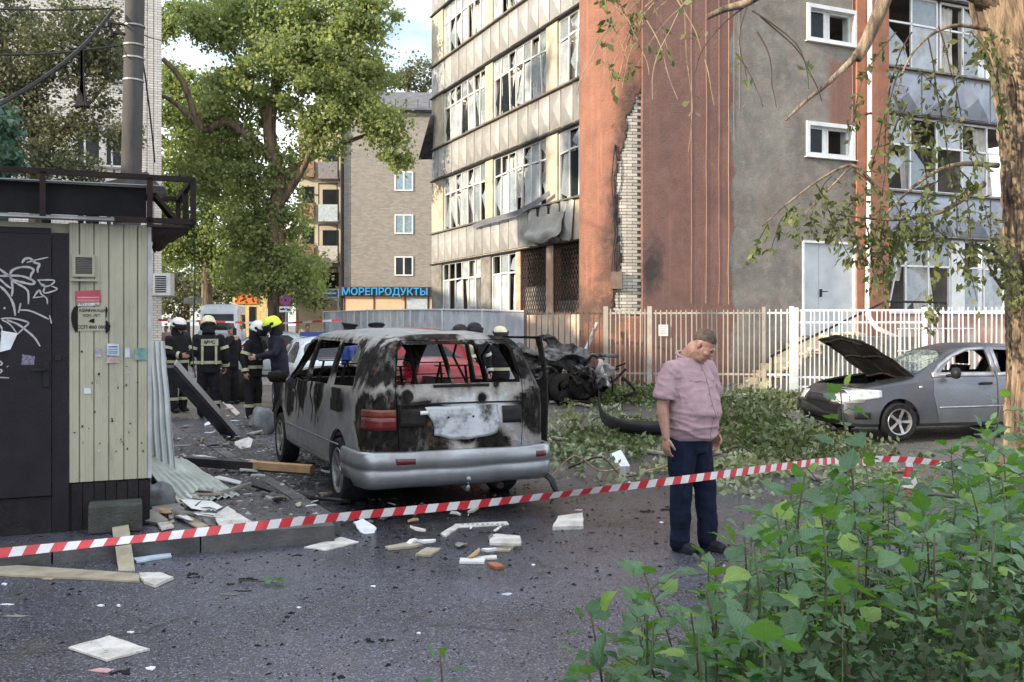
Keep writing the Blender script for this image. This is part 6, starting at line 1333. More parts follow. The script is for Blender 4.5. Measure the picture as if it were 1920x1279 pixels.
far_tree('poplar_tree', 'big poplar with thick trunk and drooping yellow green crown left of the beige block', 522, 37, [(520,520),(516,420),(524,330),(505,250),(520,150),(540,60),(545,-20)], .42,
  [(470,40,110,60),(610,50,115,70),(700,20,45,40),(560,140,140,75),(455,190,85,60),(420,255,75,55),(480,320,95,65),(590,250,60,55),(655,185,60,50),(705,235,62,45),(745,285,28,45),(700,130,50,35),(520,400,60,50),(470,430,60,45),(490,480,50,40),(545,455,35,45),(460,520,50,40),(560,500,50,35),(560,545,60,28),(640,110,75,60),(400,60,50,35),(520,90,90,60),(380,330,50,45),(610,190,70,50),(660,20,50,35),(440,350,60,45),(560,20,90,40)],
  M['leaf_far'], .13, 18, 110, .38, [([(512,400,0),(560,330,-.5),(600,250,-.8),(650,180,-1)], .2, .06), ([(512,300,0),(430,230,-.4),(380,240,-.6),(340,150,-.8),(305,110,-1)], .2, .09), ([(380,240,-.6),(320,188,-.8),(295,180,-1)], .12, .06), ([(520,330,0),(600,290,.5),(700,250,.3),(745,270,.2)], .14, .04), ([(515,260,0),(470,150,.3),(430,90,.2),(370,50,0)], .13, .04)])
far_tree('lime_tree', 'bright yellow green tree filling the gap behind the poplar and the white brick house', 390, 52, [(388,500),(392,400),(380,300),(385,200)], .35,
  [(330,250,60,70),(400,300,70,70),(340,370,65,60),(420,400,60,60),(350,460,60,45),(420,490,60,45),(390,170,55,50),(330,150,40,40),(340,30,55,32),(420,10,60,22),(310,350,40,60),(310,430,40,50),(360,230,50,40),(300,60,30,40)], M['leaf_far2'], .16, 13, 120, .48)
far_tree('maple_tree', 'dark green tree behind the parked minibus', 350, 64, [(350,560),(355,520)], .3, [(320,520,60,55),(390,540,60,50),(450,530,60,50),(330,570,50,35),(480,500,50,60),(560,520,60,60),(590,545,22,30)], M['leaf_dark'], .2, 5, 80, .55)
far_tree('ash_tree', 'small dark tree rising above the beige block roof beside the office facade', 760, 88, [(765,200),(750,150)], .3, [(740,140,50,26),(785,135,34,28),(700,150,35,22),(790,165,22,20)], M['leaf_dark'], .26, 3.4, 70, .7)
far_tree('elm_tree', 'brownish half bare tree in front of the white brick house, wires crossing it', 60, 22, [(60,500),(70,350),(60,200),(90,60)], .2,
  [(40,40,90,55),(150,40,70,50),(60,140,85,65),(170,130,55,55),(40,240,70,60),(120,230,70,55),(180,215,40,45),(60,310,70,35),(205,60,30,50),(150,330,40,25),(235,250,35,50),(100,90,80,50),(20,180,60,60),(100,300,80,45),(30,100,60,50),(190,90,40,50)], M['leaf_dark'], .075, 46, 62, .26, [([(66,300,0),(120,240,.2),(180,180,.3),(225,120,.3)], .07, .02), ([(66,260,0),(30,180,0),(10,80,0)], .08, .03)], dep=.7)
far_tree('willow_tree', 'bluish weeping willow branch tip at the left edge over the kiosk roof', -30, 13, [(-40,300),(-35,100)], .12, [(0,215,22,40),(8,260,22,45),(2,300,22,35)], foliage('leaf_blue', (.05,.10,.08), (.08,.15,.11), trans=.3), .09, 120, 45, .12)
for i, (px, Y, s_) in enumerate(((-420,24,1.0),(-250,50,1.2),(150,70,1.4),(250,90,1.5),(480,95,1.4),(640,100,1.2),(560,80,1.0))):
    far_tree('background_tree', 'tree of the far belt %s' % ['far left of the white brick house','left of the white brick house','behind the white brick house','behind the far street at its left end','behind the orange shop sign','behind the sheet fence end','just left of the balcony block'][i], px, Y, [(px,540),(px+5,470)], .3*s_,
      [(px,500,60*s_,50),(px+40,540,50*s_,40),(px-40,550,55*s_,40),(px,450,45*s_,35)], M['leaf_dark'] if i % 2 else M['leaf_far'], .2*s_, 4/s_, 60, .6*s_, group='trees of the far belt')

b_ = thing('added_shade_tree', 'unseen tree added outside the left edge so its shade dapples the office facade', 'tree', (-17.5, 18.3, 0)); limb(b_, [Vector((0,0,0)), Vector((.2,0,5)), Vector((0,.3,11))], .3, .15, name='trunk')  # tree added out of view to throw dappled shade on the facade
C = clumps([(rng.uniform(-2.2,2.2), rng.uniform(-3.6,3.8), rng.uniform(9.5,16.5), .9, .9, .8) for _ in range(11)], 26, .34, 60); leaf_cloud('crown', C, .16, M['leaf_far'], b_, kind='stuff')
# near tree at the right edge
YT = 8.6; tb_ = P(1972, 609, YT); near = thing('old_tree', 'thick furrowed tree trunk at the right edge with torn hanging twigs', 'tree', (tb_.x+.02, YT, 0))
def trunk_pt(u, v):
    z = -.15+v*6.2; cxp = .02+(-.06*sm(1.7, 3.6, z)-.22*sm(3.2, 5.2, z)); r = .40-.045*min(z, 4)/4+.10*sm(.8, -.1, z)+.10*sm(3.5, 4.8, z)
    th = 2*pi*u; d = .07*abs(noise.noise((cos(th)*4.2, sin(th)*4.2, z*.75)))+.05*abs(noise.noise((cos(th)*11, sin(th)*11, z*2.2)))+.03*noise.noise((cos(th)*1.3, sin(th)*1.3, z*1.2))
    gr = -.038*(sin(th*34+5*noise.noise((cos(th)*2, sin(th)*2, z*1.1))+2.5*noise.noise((th*3, z*3, 1)))**2)
    return (cxp+(r+d+gr)*cos(th), (r+d+gr)*sin(th), z)
m = MB(); m.grid(trunk_pt, 300, 260); M['bark_near'] = (lambda t: t.fin(t.mix(t.mr(t.noise(9, 8, .7, t.scale(t.obj, (1, 1, .16))), .40, .60), (.07,.05,.036), (.38,.285,.195)), .95, 0,
             t.bump(t.noise(16, 8, .7, t.scale(t.obj, (1, 1, .16))), 1.0, .05, t.bump(t.noise(60, 4, .6, t.scale(t.obj, (1, 1, .4))), .5, .01))))(NT('bark_near')); m.build('trunk', M['bark_near'], near, smooth=True)
Pn = lambda px, py, dy=0: P(px, py, YT+dy)-near.location
limb(near, [Pn(1960,10,0), Pn(1880,-5,-.1), Pn(1800,-40,-.2), Pn(1720,-90,-.4)], .17, .10, M['bark_near'], n=14)
BR = [([(1850,55,-.1),(1790,48,-.3),(1740,70,-.4),(1700,120,-.5),(1680,180,-.5)], .022, .006), ([(1870,310,-.1),(1800,308,-.3),(1740,330,-.5),(1680,380,-.6),(1640,430,-.6)], .028, .006), ([(1845,345,-.2),(1780,390,-.5),(1730,405,-.6),(1660,412,-.7),(1560,400,-.8)], .030, .006),
      ([(1640,345,-.9),(1600,310,-1),(1540,335,-1),(1480,380,-1),(1430,425,-1)], .018, .004), ([(1600,310,-1),(1550,360,-1),(1510,400,-1)], .012, .003), ([(1890,500,-.3),(1860,470,-.4),(1820,455,-.4)], .02, .008), ([(1880,540,-.2),(1865,520,-.4),(1855,500,-.5)], .02, .01)]
for pts, r0, r1 in BR: limb(near, [Pn(*p) for p in pts], r0, r1, M['bark_near'], 'branch', 7, .015)
dead = limb(near, [Pn(1670,-40,-1.4), Pn(1650,20,-1.4), Pn(1622,85,-1.4), Pn(1606,110,-1.4)], .062, .042, M['bark_near'], 'branch', 10, .01); limb(near, [Pn(1612,100,-1.4), Pn(1560,150,-1.4), Pn(1510,190,-1.4), Pn(1472,226,-1.4)], .03, .009, M['bark_near'], 'branch', 8, .01)
limb(near, [Pn(1450,-30,-1.6), Pn(1400,4,-1.6), Pn(1360,16,-1.6), Pn(1326,32,-1.6)], .04, .02, M['bark_near'], 'branch', 8, .01)
m = MB(); tw = random.Random(11); lf = []
M['twig'] = simple('twig', (.30,.22,.13), .85, 0, .3, 9); M['twig_dark'] = simple('twig_dark', (.06,.045,.035), .85, 0, .3, 9)
def hang(px, py, L, drift, Y, r=.004, leaves=.3, mm=None, sz=.05):
    p = P(px, py, Y)-near.location; pts = [p.copy()]; d = Vector((drift, tw.uniform(-.2, .2), -.25)).normalized()
    for i in range(7): d = (d+Vector((tw.uniform(-.22, .22), tw.uniform(-.15, .15), -.22))).normalized(); pts.append(pts[-1]+d*L/7)
    q = wpath(pts, 3); mm.tube(q, [r*(1-.6*i/len(q)) for i in range(len(q))], 4)
    for s_ in q[2:]:
        if tw.random() < leaves: lf.append((s_.x, s_.y, s_.z))
m2 = MB()
for px, py, L, dr in ((1110,-10,.55,.3),(1140,-20,.7,-.1),(1180,-15,.9,.2),(1205,-20,.6,.3),(1150,10,.6,.5),(1240,-10,.8,-.6),(1262,-20,.9,-.8),(1225,-20,1.1,-.5),(1290,-20,.9,-.9),(1300,-10,1.0,-.4),(1270,-20,1.2,.1),(1330,-20,.8,-.6),(1130,-30,.5,.6),(1250,-30,1.0,.2)): hang(px, py, L, dr, 7.1, .0065, .16, m2)
for px, py, L, dr in ((1400,10,.7,-.5),(1410,20,.75,.5),(1425,30,.8,.8),(1380,100,.45,.3),(1420,60,.6,.2),(1400,15,.6,-.1)): hang(px, py, L, dr, 7.0, .007, .05, m)
for px, py, L, dr in ((1690,120,1.2,-.1),(1710,60,1.2,-.2),(1740,70,1.6,.1),(1675,180,1.3,.1),(1720,130,1.0,.3),(1700,200,1.2,-.3),(1760,50,1.3,.1),(1680,60,.9,-.2),(1790,330,.9,.1),(1740,340,.9,-.1),(1690,380,.7,.1),(1660,410,.7,-.2),(1620,405,.6,.1),(1580,400,.5,.2),(1830,455,.4,-.3),(1770,330,1.0,-.5),(1640,350,.6,-.5),(1720,400,.9,.4),(1800,320,.6,.5),(1820,60,.9,.2)): hang(px, py, L, dr, 8.0, .007, .85, m)
for px, py, L, dr in ((1560,330,.5,-.3),(1530,345,.5,.3),(1500,380,.45,-.4),(1470,385,.4,.1),(1600,320,.5,.6),(1640,345,.5,.5),(1440,420,.35,-.3),(1590,420,.6,.1),(1550,410,.4,.2)): hang(px, py, L, dr, 7.6, .006, .5, m)
m2.build('pale_twigs', M['twig'], near, kind='stuff'); m.build('hanging_twigs', M['twig_dark'], near, kind='stuff')
leafC = []
for (x, y, z) in lf:
    for _ in range(3): leafC.append((x+tw.gauss(0, .025), y+tw.gauss(0, .03), z+tw.gauss(0, .03)))
for px, py, rx, ry, n in ((1885,500,24,40,150),(1865,470,26,22,60),(1900,560,20,25,60),(1745,590,10,30,40),(1700,440,45,35,110),(1640,440,60,40,90),(1730,250,40,60,110),(1850,100,40,40,80),(1760,430,50,50,90),(1580,380,50,50,50)):
    for _ in range(n): c = P(px+tw.gauss(0, rx*.6), py+tw.gauss(0, ry*.6), 8.1+tw.uniform(-.25, .25))-near.location; leafC.append(tuple(c))
leaf_cloud('leaves', leafC, .072, M['leaf_near'], near, droop=.7, aspect=.26, kind='stuff')

# ---------------------------------------------------------------- undergrowth in front, leaf by leaf
def leaf_mesh(kind, mat_, seed):
    r = random.Random(seed); vs = []; fs = []; n = 9
    prof = {'heart': [0,.30,.42,.44,.40,.33,.24,.14,.06,0], 'long': [0,.10,.17,.21,.22,.20,.16,.11,.05,0], 'lobed': [0,.22,.34,.30,.40,.24,.20,.13,.06,0]}[kind]
    bend = r.uniform(.15, .5); fold_ = r.uniform(.05, .28)
    for i in range(n+1):
        t = i/n; w = prof[i]; ser = .018*(1 if i % 2 else -1)*(0 < i < n); z = -bend*t*t*.5+.03*sin(t*7+seed)
        for s_ in (-1, -.5, 0, .5, 1): ww = (w+ser*abs(s_))*s_; vs.append((ww, t+.03*abs(s_)*(-1 if t < .3 else 0), z+abs(ww)*fold_*1.2+.018*sin(t*22+s_*3)*abs(s_)))
    for i in range(n):
        for j in range(4): a = i*5+j; fs.append((a, a+1, a+6, a+5))
    m = MB(); m.add(vs, fs); m.tube([(0,-.35,.03),(0,-.12,-.0),(0,0,0),(0,.45,-.01-bend*.1)], [.012,.012,.012,.006], 4); me = m.mesh('leaf', mat_, smooth=True)
    at = me.attributes.new('rnd', 'FLOAT', 'FACE'); v_ = r.random()
    for d in at.data: d.value = v_
    return me
def broad_leaf(name, c, c2):
    t = NT(name); rn = t.rnd(); col = t.mix(rn, c, c2); X, Y, Z = t.sep(); ax_ = t.math('ABSOLUTE', X)
    wv = t.n('ShaderNodeTexWave', {'Vector': t.n('ShaderNodeCombineXYZ', {0: t.math('SUBTRACT', Y, t.math('MULTIPLY', ax_, .8)), 1: 0.0, 2: 0.0}).outputs[0], 'Scale': 3.2}).outputs['Fac']
    vein = t.math('MAXIMUM', t.mr(wv, .82, 1.0), t.mr(ax_, .03, .008)); col = t.mix(t.math('MULTIPLY', vein, .28), col, tuple(min(1, x*2.2) for x in c2)); col = t.mix(t.mr(t.noise(5, 5), .5, .75, 0, .5), col, tuple(x*.55 for x in c))
    geo = t.n('ShaderNodeNewGeometry').outputs['Backfacing']; col = t.mix(t.math('MULTIPLY', geo, .6), col, (.12,.19,.05))
    t.put(t.b.inputs['Base Color'], col); t.put(t.b.inputs['Roughness'], .38); t.put(t.b.inputs['Normal'], t.bump(t.math('ADD', vein, t.noise(12, 3)), .3, .02)); t.put(t.b.inputs['Specular IOR Level'], .6)
    tr = t.n('ShaderNodeBsdfTranslucent', {'Color': t.mix(1.0, col, (1.4, 2.0, .5), 'MULTIPLY')}); mx_ = t.n('ShaderNodeMixShader', {0: .30, 1: t.b.outputs[0], 2: tr.outputs[0]}); t.nt.links.new(mx_.outputs[0], t.out.inputs['Surface']); return t.mat
M['broad'] = broad_leaf('broad_leaf', (.03,.085,.038), (.085,.175,.075)); M['broad_light'] = broad_leaf('broad_leaf_light', (.10,.19,.03), (.16,.25,.045)); M['broad_brown'] = broad_leaf('broad_leaf_brown', (.10,.06,.02), (.16,.11,.03))
LV = [leaf_mesh(k, M[mm_], s_) for s_, (k, mm_) in enumerate((('heart','broad'),('heart','broad'),('long','broad'),('lobed','broad'),('heart','broad_light'),('long','broad_light'),('lobed','broad'),('long','broad_brown')))]
M['stem_green'] = simple('stem_green', (.06,.09,.035), .6, 0, .3, 9); M['stem_brown'] = simple('stem_brown', (.10,.07,.045), .8, 0, .3, 9)
pr = random.Random(21)
PLN = []
def weed(label, px, Y, H, ls, n, name='weed', kinds=(0,1,3,6,0,1,4,2), lean=.06, group=None, dens=1.0):
    b = P(px, 609, Y); t = thing(name, label, 'plant', (b.x, Y, 0), pr.uniform(0, 6.28), group); dx, dy = pr.uniform(-lean, lean), pr.uniform(-lean, lean)
    pt_ = lambda s_: Vector((dx*s_*s_*H*1.5+.02*sin(s_*9+px), dy*s_*s_*H*1.5+.02*cos(s_*7+px), H*s_))
    m = MB(); m.tube([pt_(i/10) for i in range(11)], [.0058*(1-.6*i/10)*(.6+H*.5) for i in range(11)], 6); m.build('stem', M['stem_green'] if pr.random() < .7 else M['stem_brown'], t, smooth=True)
    ph = pr.uniform(0, 6.28)
    for i in range(n):
        s_ = .22+.78*(i/(n-1))**.8; ph += 2.4+pr.uniform(-.35, .35); sz = ls*(1.15-.55*s_*s_)*pr.uniform(.75, 1.25) if s_ > .5 else ls*pr.uniform(.8, 1.2)
        o = obj('leaf', LV[pr.choice(kinds)], t); base = pt_(s_); el = pr.uniform(-.35, .55) if s_ < .95 else pr.uniform(.5, 1.2)
        off2 = Vector((cos(ph), sin(ph), .25))*sz*pr.uniform(.35, .8); o.location = base+off2; o.scale = (sz*pr.uniform(.85, 1.1), sz, sz); o.rotation_euler = (el, pr.uniform(-.5, .5), ph-pi/2)
        if off2.length > .05: pm_ = MB(); pm_.tube([base, base+off2*.6+Vector((0,0,.01)), o.location], .0022, 3); PLN.append((t, pm_))
    return t
def top_py(px):
    T_ = [(1040,1290),(1085,1215),(1160,1120),(1240,1075),(1300,1060),(1370,1000),(1440,930),(1500,880),(1545,850),(1600,850),(1700,880),(1760,860),(1820,800),(1900,770),(2000,760)]
    for (a, b), (c_, d) in zip(T_, T_[1:]):
        if px <= c_: return b+(d-b)*(px-a)/(c_-a)
    return 760
lab_n = 0
rows = [(6.2, 1600, 1990, 80, 0), (5.2, 1560, 1980, 70, 20), (4.4, 1480, 1970, 66, 40), (3.7, 1385, 1960, 64, 62), (3.1, 1290, 1950, 66, 95), (2.6, 1180, 1940, 72, 135), (2.2, 1085, 1930, 80, 170), (2.5, 1065, 1440, 40, 38), (2.9, 1180, 1520, 46, 22)]
near_of = ['rearmost row by the old tree','second row from the rear','third row from the rear','middle row','third row from the front','second row from the front','frontmost row','left fringe row nearest the camera','left fringe row behind it']
ORD = ['leftmost','second','third','fourth','fifth','sixth','seventh','eighth','ninth','tenth','eleventh','twelfth','thirteenth','fourteenth','fifteenth','sixteenth','seventeenth','eighteenth','nineteenth','twentieth','twenty-first','twenty-second','twenty-third','twenty-fourth','twenty-fifth','twenty-sixth','twenty-seventh','twenty-eighth']
side_of = lambda px: 'at its left end' if px < 1400 else 'left of its middle' if px < 1560 else 'at its middle' if px < 1700 else 'right of its middle' if px < 1830 else 'below the tree trunk at the right edge'
for ri, (Y, pa, pb, stp, dwn) in enumerate(rows):
    px = pa; lab_n = 0
    while px < pb:
        py = top_py(px)+dwn*pr.uniform(.6, 1.35)+pr.uniform(0, 30); H = max(.22, EYE-(py-HOR)*Y/1800)
        ls = pr.uniform(.075, .15)*min(1.1, max(.82, Y/3.4)); weed('broad leaved weed, %s%s in thicket %s' % (ORD[lab_n], ' from the left' if lab_n else ' one', near_of[ri]), px, Y+pr.uniform(-.2, .2), H, ls, int(14+H*18), group='broad leaved weeds of the front thicket'); lab_n += 1
        px += stp*pr.uniform(.75, 1.25)
weed('tallest weed of the thicket, its leaves overlapping the front of the grey car', 1595, 4.3, 1.42, .12, 24, lean=.03); weed('weed with large drooping pale leaves beside the tallest weed', 1535, 3.9, 1.10, .14, 18, lean=.05)
weed('lone thin weed stalk growing by itself at the bottom edge of the road', 848, 2.55, .82, .075, 22, kinds=(2,3,6), lean=.03); weed('tall sapling with light leaves right of the grey car door', 1855, 4.6, 1.35, .12, 24, kinds=(4,0,5,1), lean=.04)
byp = {}
for t, pm_ in PLN:
    mm_ = byp.setdefault(t.name, (t, MB()))[1]; b_ = len(mm_.v); mm_.v += pm_.v; mm_.f += [tuple(i+b_ for i in f) for f in pm_.f]; mm_.m += pm_.m
for t, mm_ in byp.values(): mm_.build('leaf_stalks', M['stem_green'], t, kind='stuff')
# small leaves and grass filling the thicket floor
fl = []
for _ in range(16000):
    Y = rng.uniform(1.9, 6.8); px = rng.uniform(1060, 2100); tp = top_py(px)+110+(7-Y)*42
    py = tp+abs(rng.normal(0, 130)); z = EYE-(py-HOR)*Y/1800
    if z > .02: fl.append(((px-960)*Y/1800, Y, z))
leaf_cloud('undergrowth', fl, .026, foliage('leaf_under', (.025,.05,.02), (.05,.09,.035), (.03,.05,.02), trans=.2), None, droop=.1, aspect=.36, kind='stuff'); tag(bpy.data.objects['undergrowth'], 'dense small leaved undergrowth between the broad leaved weeds', 'undergrowth')
m = MB()
for _ in range(900):
    Y = pr.uniform(1.9, 6.5); px = pr.uniform(1230+abs(Y-2)*70, 2000); x = (px-960)*Y/1800; H = max(.1, (EYE-(top_py(px)+90-HOR)*Y/1800)*pr.uniform(.3, .85)); a = pr.uniform(0, 6.28); w = .004; k = pr.uniform(.05, .3)*H
    pts = [Vector((x+cos(a)*k*s_*s_, Y+sin(a)*k*s_*s_, H*s_)) for s_ in (0, .4, .75, 1)]; n_ = Vector((-sin(a), cos(a), 0)); vs = []
    for i, p in enumerate(pts): ww = w*(1-.3*i); vs += [p+n_*ww, p-n_*ww]
    m.add(vs, [(0,1,3,2),(2,3,5,4),(4,5,7,6)])
gs = m.build('grass', simple('grass', (.07,.12,.035), .6, 0, .3, 3, c2=(.14,.12,.05)), kind='stuff'); tag(gs, 'thin grass blades and dry stalks between the weeds', 'grass')

# ---------------------------------------------------------------- fallen branches and leaves on the lawn strip
hc = []
heaps = [(1100,735,60,.10,900),(1190,755,80,.42,4200),(1160,820,110,.10,2200),(1225,728,55,.6,2600),(1290,800,90,.15,1800),(1400,800,90,.42,4200),(1460,830,100,.5,4600),(1420,765,90,.5,3600),(1520,820,90,.45,3600),(1380,870,80,.12,1500),(1600,880,90,.12,1300),(1110,790,90,.06,1200),(1520,770,70,.2,1200),(1080,850,80,.03,500),(1240,880,70,.03,300)]
for px, py, w, h, n in heaps:
    c = G(px, py, .1)
    for _ in range(int(n*.62)//14):
        a = rng.normal(0, 1.15, 2); X = c[0]+a[0]*w*c[1]/1800*.65; Yy = c[1]+a[1]*.8; g = gz(X, Yy); zt = abs(rng.normal(0, h*.30))*math.exp(-.5*(a**2).sum())
        q = rng.normal(0, 1, (14, 3))*np.array([.09, .09, .04])+np.array([X, Yy, g+.03+zt]); q[:, 2] = np.maximum(q[:, 2], g+.015); hc.append(q)
hc = np.concatenate(hc); k = len(hc)//3
o = leaf_cloud('fallen_leaves', hc[:2*k], .095, foliage('leaf_fallen', (.06,.095,.035), (.13,.165,.065), (.085,.10,.04), trans=.2), None, droop=0, aspect=.33, kind='stuff'); tag(o, 'torn green leaves and sprigs heaped over the lawn strip before the fence', 'leaves')
o = leaf_cloud('pale_leaves', hc[2*k:], .085, foliage('leaf_pale', (.24,.28,.18), (.34,.37,.25), (.2,.22,.1), trans=.2), None, droop=0, aspect=.3, kind='stuff'); tag(o, 'pale undersides of wilted leaves scattered over the green heaps', 'leaves')
lr = random.Random(4)
for i in range(28):
    px, py = 1045+i*20+lr.uniform(-6, 6), lr.uniform(735, 880); c = G(px, py, .1); a = lr.uniform(0, 6.28); L = lr.uniform(.5, 1.7); pts = []
    for s_ in range(5): pts.append(Vector((c[0]+cos(a)*L*s_/4+lr.uniform(-.06,.06), c[1]+sin(a)*L*.6*s_/4, gz(*c)+.04+.22*lr.random()*(1-abs(s_-2)/3))))
    m = MB(); m.tube(wpath(pts, 3), [.014*(1-.6*j/12) for j in range(13)], 5); o = m.build('fallen_branch', M['twig_dark'] if i % 2 else M['twig']); tag(o, 'thin broken branch, %s from the left among the torn leaves on the lawn' % ORD[i].replace('leftmost', 'first'), 'branch', 'broken branches on the lawn strip')

# ---------------------------------------------------------------- cordon tape, hoses, cone
def tape(name, label, pts, w=.052, seg=.068, seed=0):
    q = wpath(pts, 30); L = [0]
    for a, b in zip(q, q[1:]): L.append(L[-1]+(b-a).length)
    m = MB(); s = 0; prev = None; n = int(L[-1]/(seg/3)); j = 0
    for i in range(n+1):
        d = i*L[-1]/n
        while j < len(L)-2 and L[j+1] < d: j += 1
        t = (d-L[j])/(L[j+1]-L[j]); p = q[j].lerp(q[j+1], t); dr_ = (q[j+1]-q[j]).normalized(); tw_ = .5*sin(d*1.3+seed)+.9*noise.noise((d*.8, seed, 0)); up = Vector((0, sin(tw_), cos(tw_))); up = (up-dr_*up.dot(dr_)).normalized()
        m.v += [p+up*w/2+dr_*.012, p-up*w/2-dr_*.012]
        if i: m.f.append((2*i-2, 2*i-1, 2*i+1, 2*i)); m.m.append(((i-1)//3) % 2)
    me = eval_mesh(m.mesh(name, [M['tape_red'], M['tape_white']]), [('SOLIDIFY', dict(thickness=.0008, offset=0))]); return tag(obj(name, me), label, 'tape')
M['tape_red'] = simple('tape_red', (.50,.03,.04), .4, 0, .15, 12, .2, .003); M['tape_white'] = simple('tape_white', (.62,.60,.62), .4, 0, .12, 12, .2, .003)
tape('barrier_tape', 'red and white cordon tape stretched across the foreground in front of the man', [P(-60,1043,5.15),P(0,1037,5.2),P(300,1006,5.45),P(640,969,5.8),P(940,940,6.1),P(1250,903,6.45),P(1450,877,7.1),P(1560,864,7.7),P(1625,868,8.2)])
tape('barrier_tape', 'far end of the cordon tape sagging between the weeds and the old tree', [P(1625,860,8.2),P(1700,862,8.2),P(1755,868,8.2),P(1850,885,8.2),P(1960,905,8.3)], seed=3)
tape('barrier_tape', 'thin cordon tape across the far street behind the firefighters', [P(296,600,30),P(400,603,30),P(520,606,30),P(640,600,30)], .07, .3, 5)
tape('barrier_tape', 'second lower cordon tape across the far street behind the firefighters', [P(296,650,29),P(400,652,29),P(520,648,29),P(640,636,29)], .07, .3, 6)
M['hose'] = simple('hose', (.30,.28,.24), .85, 0, .25, 14, .4, .004)
def ground_path(lst, z): 
    out = []
    for px, py in lst: c = G(px, py); out.append(Vector((c[0], c[1], gz(*c)+z)))
    return out
for lab, lst, r in (('pale fire hose crossing the ground from the minivan to behind the man', [(985,818),(1015,824),(1100,834),(1180,845),(1240,855),(1300,862)], .032), ('pale fire hose continuing right of the man under the weeds', [(1360,872),(1430,884),(1510,897),(1580,912),(1690,924),(1800,935)], .032), ('short pale hose piece on the leaves right of the minivan', [(1030,775),(1070,776),(1110,782)], .03)):
    o = MB().tube(wpath(ground_path(lst, r), 6), r, 8).build('fire_hose', M['hose'], smooth=True); tag(o, lab, 'hose')
cb = G(1705, 936); cone = thing('traffic_cone', 'small red and white striped cone half hidden by the weeds', 'cone', (cb[0], cb[1], 0))
for z0, z1, r0, r1, mm_, nm in ((.02,.12,.11,.085,'tape_red','lower_band'),(.12,.22,.085,.058,'tape_white','white_band'),(.22,.32,.058,.034,'tape_red','middle_band'),(.32,.40,.034,.018,'tape_white','tip')): MB().lathe([(r0,z0),(r1,z1)]+([(.001,z1+.002)] if nm == 'tip' else []), 18).build(nm, M[mm_], cone, smooth=True)
MB().box(-.14,.14,-.14,.14,0,.022).build('base', M['tape_red'], cone)

# ---------------------------------------------------------------- debris
def pv_z0(x, y):
    d = Vector((x-ka.x, y-ka.y, 0)); s1 = d.dot(Vector((ed.x, ed.y, 0))); s2 = d.dot(side.normalized()); return .13 if (s1 > 0 and 0 < s2 < 9) else gz(x, y)+.006
dr2 = random.Random(8)
M['board_white'] = (lambda t: t.fin(t.mix(t.math('MULTIPLY', t.mr(t.noise(70, 3, .7), .58, .66), t.mr(t.noise(7, 5), .4, .6)), t.mix(t.mr(t.noise(5, 7, .7), .42, .7), (.55,.545,.52), (.30,.28,.24)), (.05,.045,.04)), .75, 0, t.bump(t.noise(60, 4), .5, .005)))(NT('board_white')); M['board_cream'] = simple('board_cream', (.36,.33,.25), .7, 0, .3, 6, .3, .004, c2=(.22,.19,.14)); M['wood'] = simple('wood', (.42,.27,.14), .75, 0, .3, 5, .3); M['steel_dark'] = simple('steel_dark', (.045,.045,.05), .5, .4, .4, 4, .3)
def slab(name, label, poly, mat_, th=.015, z0=.006, cat='debris', tilt=0, group=None, ko=0):
    pts = [G(x, y, z0+ko) for x, y in poly]; cx_ = sum(p[0] for p in pts)/len(pts); cy_ = sum(p[1] for p in pts)/len(pts); rag = []
    n = len(pts)
    for i in range(n):
        a, b = pts[i], pts[(i+1) % n]
        for k in range(4):
            t = k/4; j = .006*(k > 0); rag.append((a[0]+(b[0]-a[0])*t+dr2.uniform(-j, j)-cx_, a[1]+(b[1]-a[1])*t+dr2.uniform(-j, j)-cy_, 0))
    m = MB(); m.prism(rag, (0, 0, th*.65)); o = m.build(name, mat_, fix=True, loc=(cx_, cy_, z0+ko+abs(tilt)*.06)); o.rotation_euler = (tilt, tilt*.4, 0); return tag(o, label, cat, group)
slab('ceiling_tile', 'square white speckled ceiling tile lying flat in the bottom left foreground', [(128,1217),(205,1195),(281,1220),(200,1241)], M['board_white'], .016)
slab('wall_strip', 'long cream trim strip lying along the road below the kerb at left', [(-60,1056),(262,1079),(262,1093),(-60,1077)], M['board_cream'], .02)
slab('plaster_wedge', 'bright white wedge piece at the right end of the long cream strip', [(260,1079),(300,1078),(325,1087),(292,1102),(270,1095)], M['board_white'], .03)
slab('plastic_strip', 'white and blue plastic strip lying right of the louvred piece at the kerb', [(250,1049),(318,1039),(322,1045),(256,1056)], M['paper_blue'], .02)
slab('board_piece', 'thin white board piece lying below the tape in front of the minivan left wheel', [(570,1028),(640,1009),(673,1018),(610,1034)], M['board_white'], .015)
slab('board_piece', 'crumpled light paper like board nearest the minivan left rear wheel', [(662,990),(680,986),(706,994),(698,1003),(676,999)], M['paper'], .02, tilt=.2)
slab('board_piece', 'narrow pale splinter with upturned end left of the yellowish piece', [(722,1028),(770,1019),(792,1024),(770,1029),(728,1032)], M['board_cream'], .025)
slab('board_piece', 'small yellowish plaster piece below the minivan bumper', [(779,1042),(800,1030),(826,1031),(806,1045)], M['board_cream'], .025)
ps = slab('lettered_strip', 'white strip with black marks lying beneath the minivan rear bumper', [(852,984),(950,979),(954,985),(856,991)], M['board_white'], .012)
for i in range(9): MB().box(-.17+i*.042, -.15+i*.042, -.008, .012, .0079, .0092).build('printed_mark', M['stencil'], ps)
slab('board_piece', 'slim white piece slanting down left from the lettered strip', [(826,1003),(853,986),(860,990),(835,1008)], M['board_white'], .02)
slab('board_piece', 'ragged white foam block right of the small upright sliver', [(918,1008),(930,1005),(975,1009),(977,1024),(918,1023)], M['board_white'], .03)
slab('board_piece', 'flat pale chip just below the ragged foam block', [(925,1030),(962,1027),(955,1036),(932,1035)], M['board_cream'], .015)
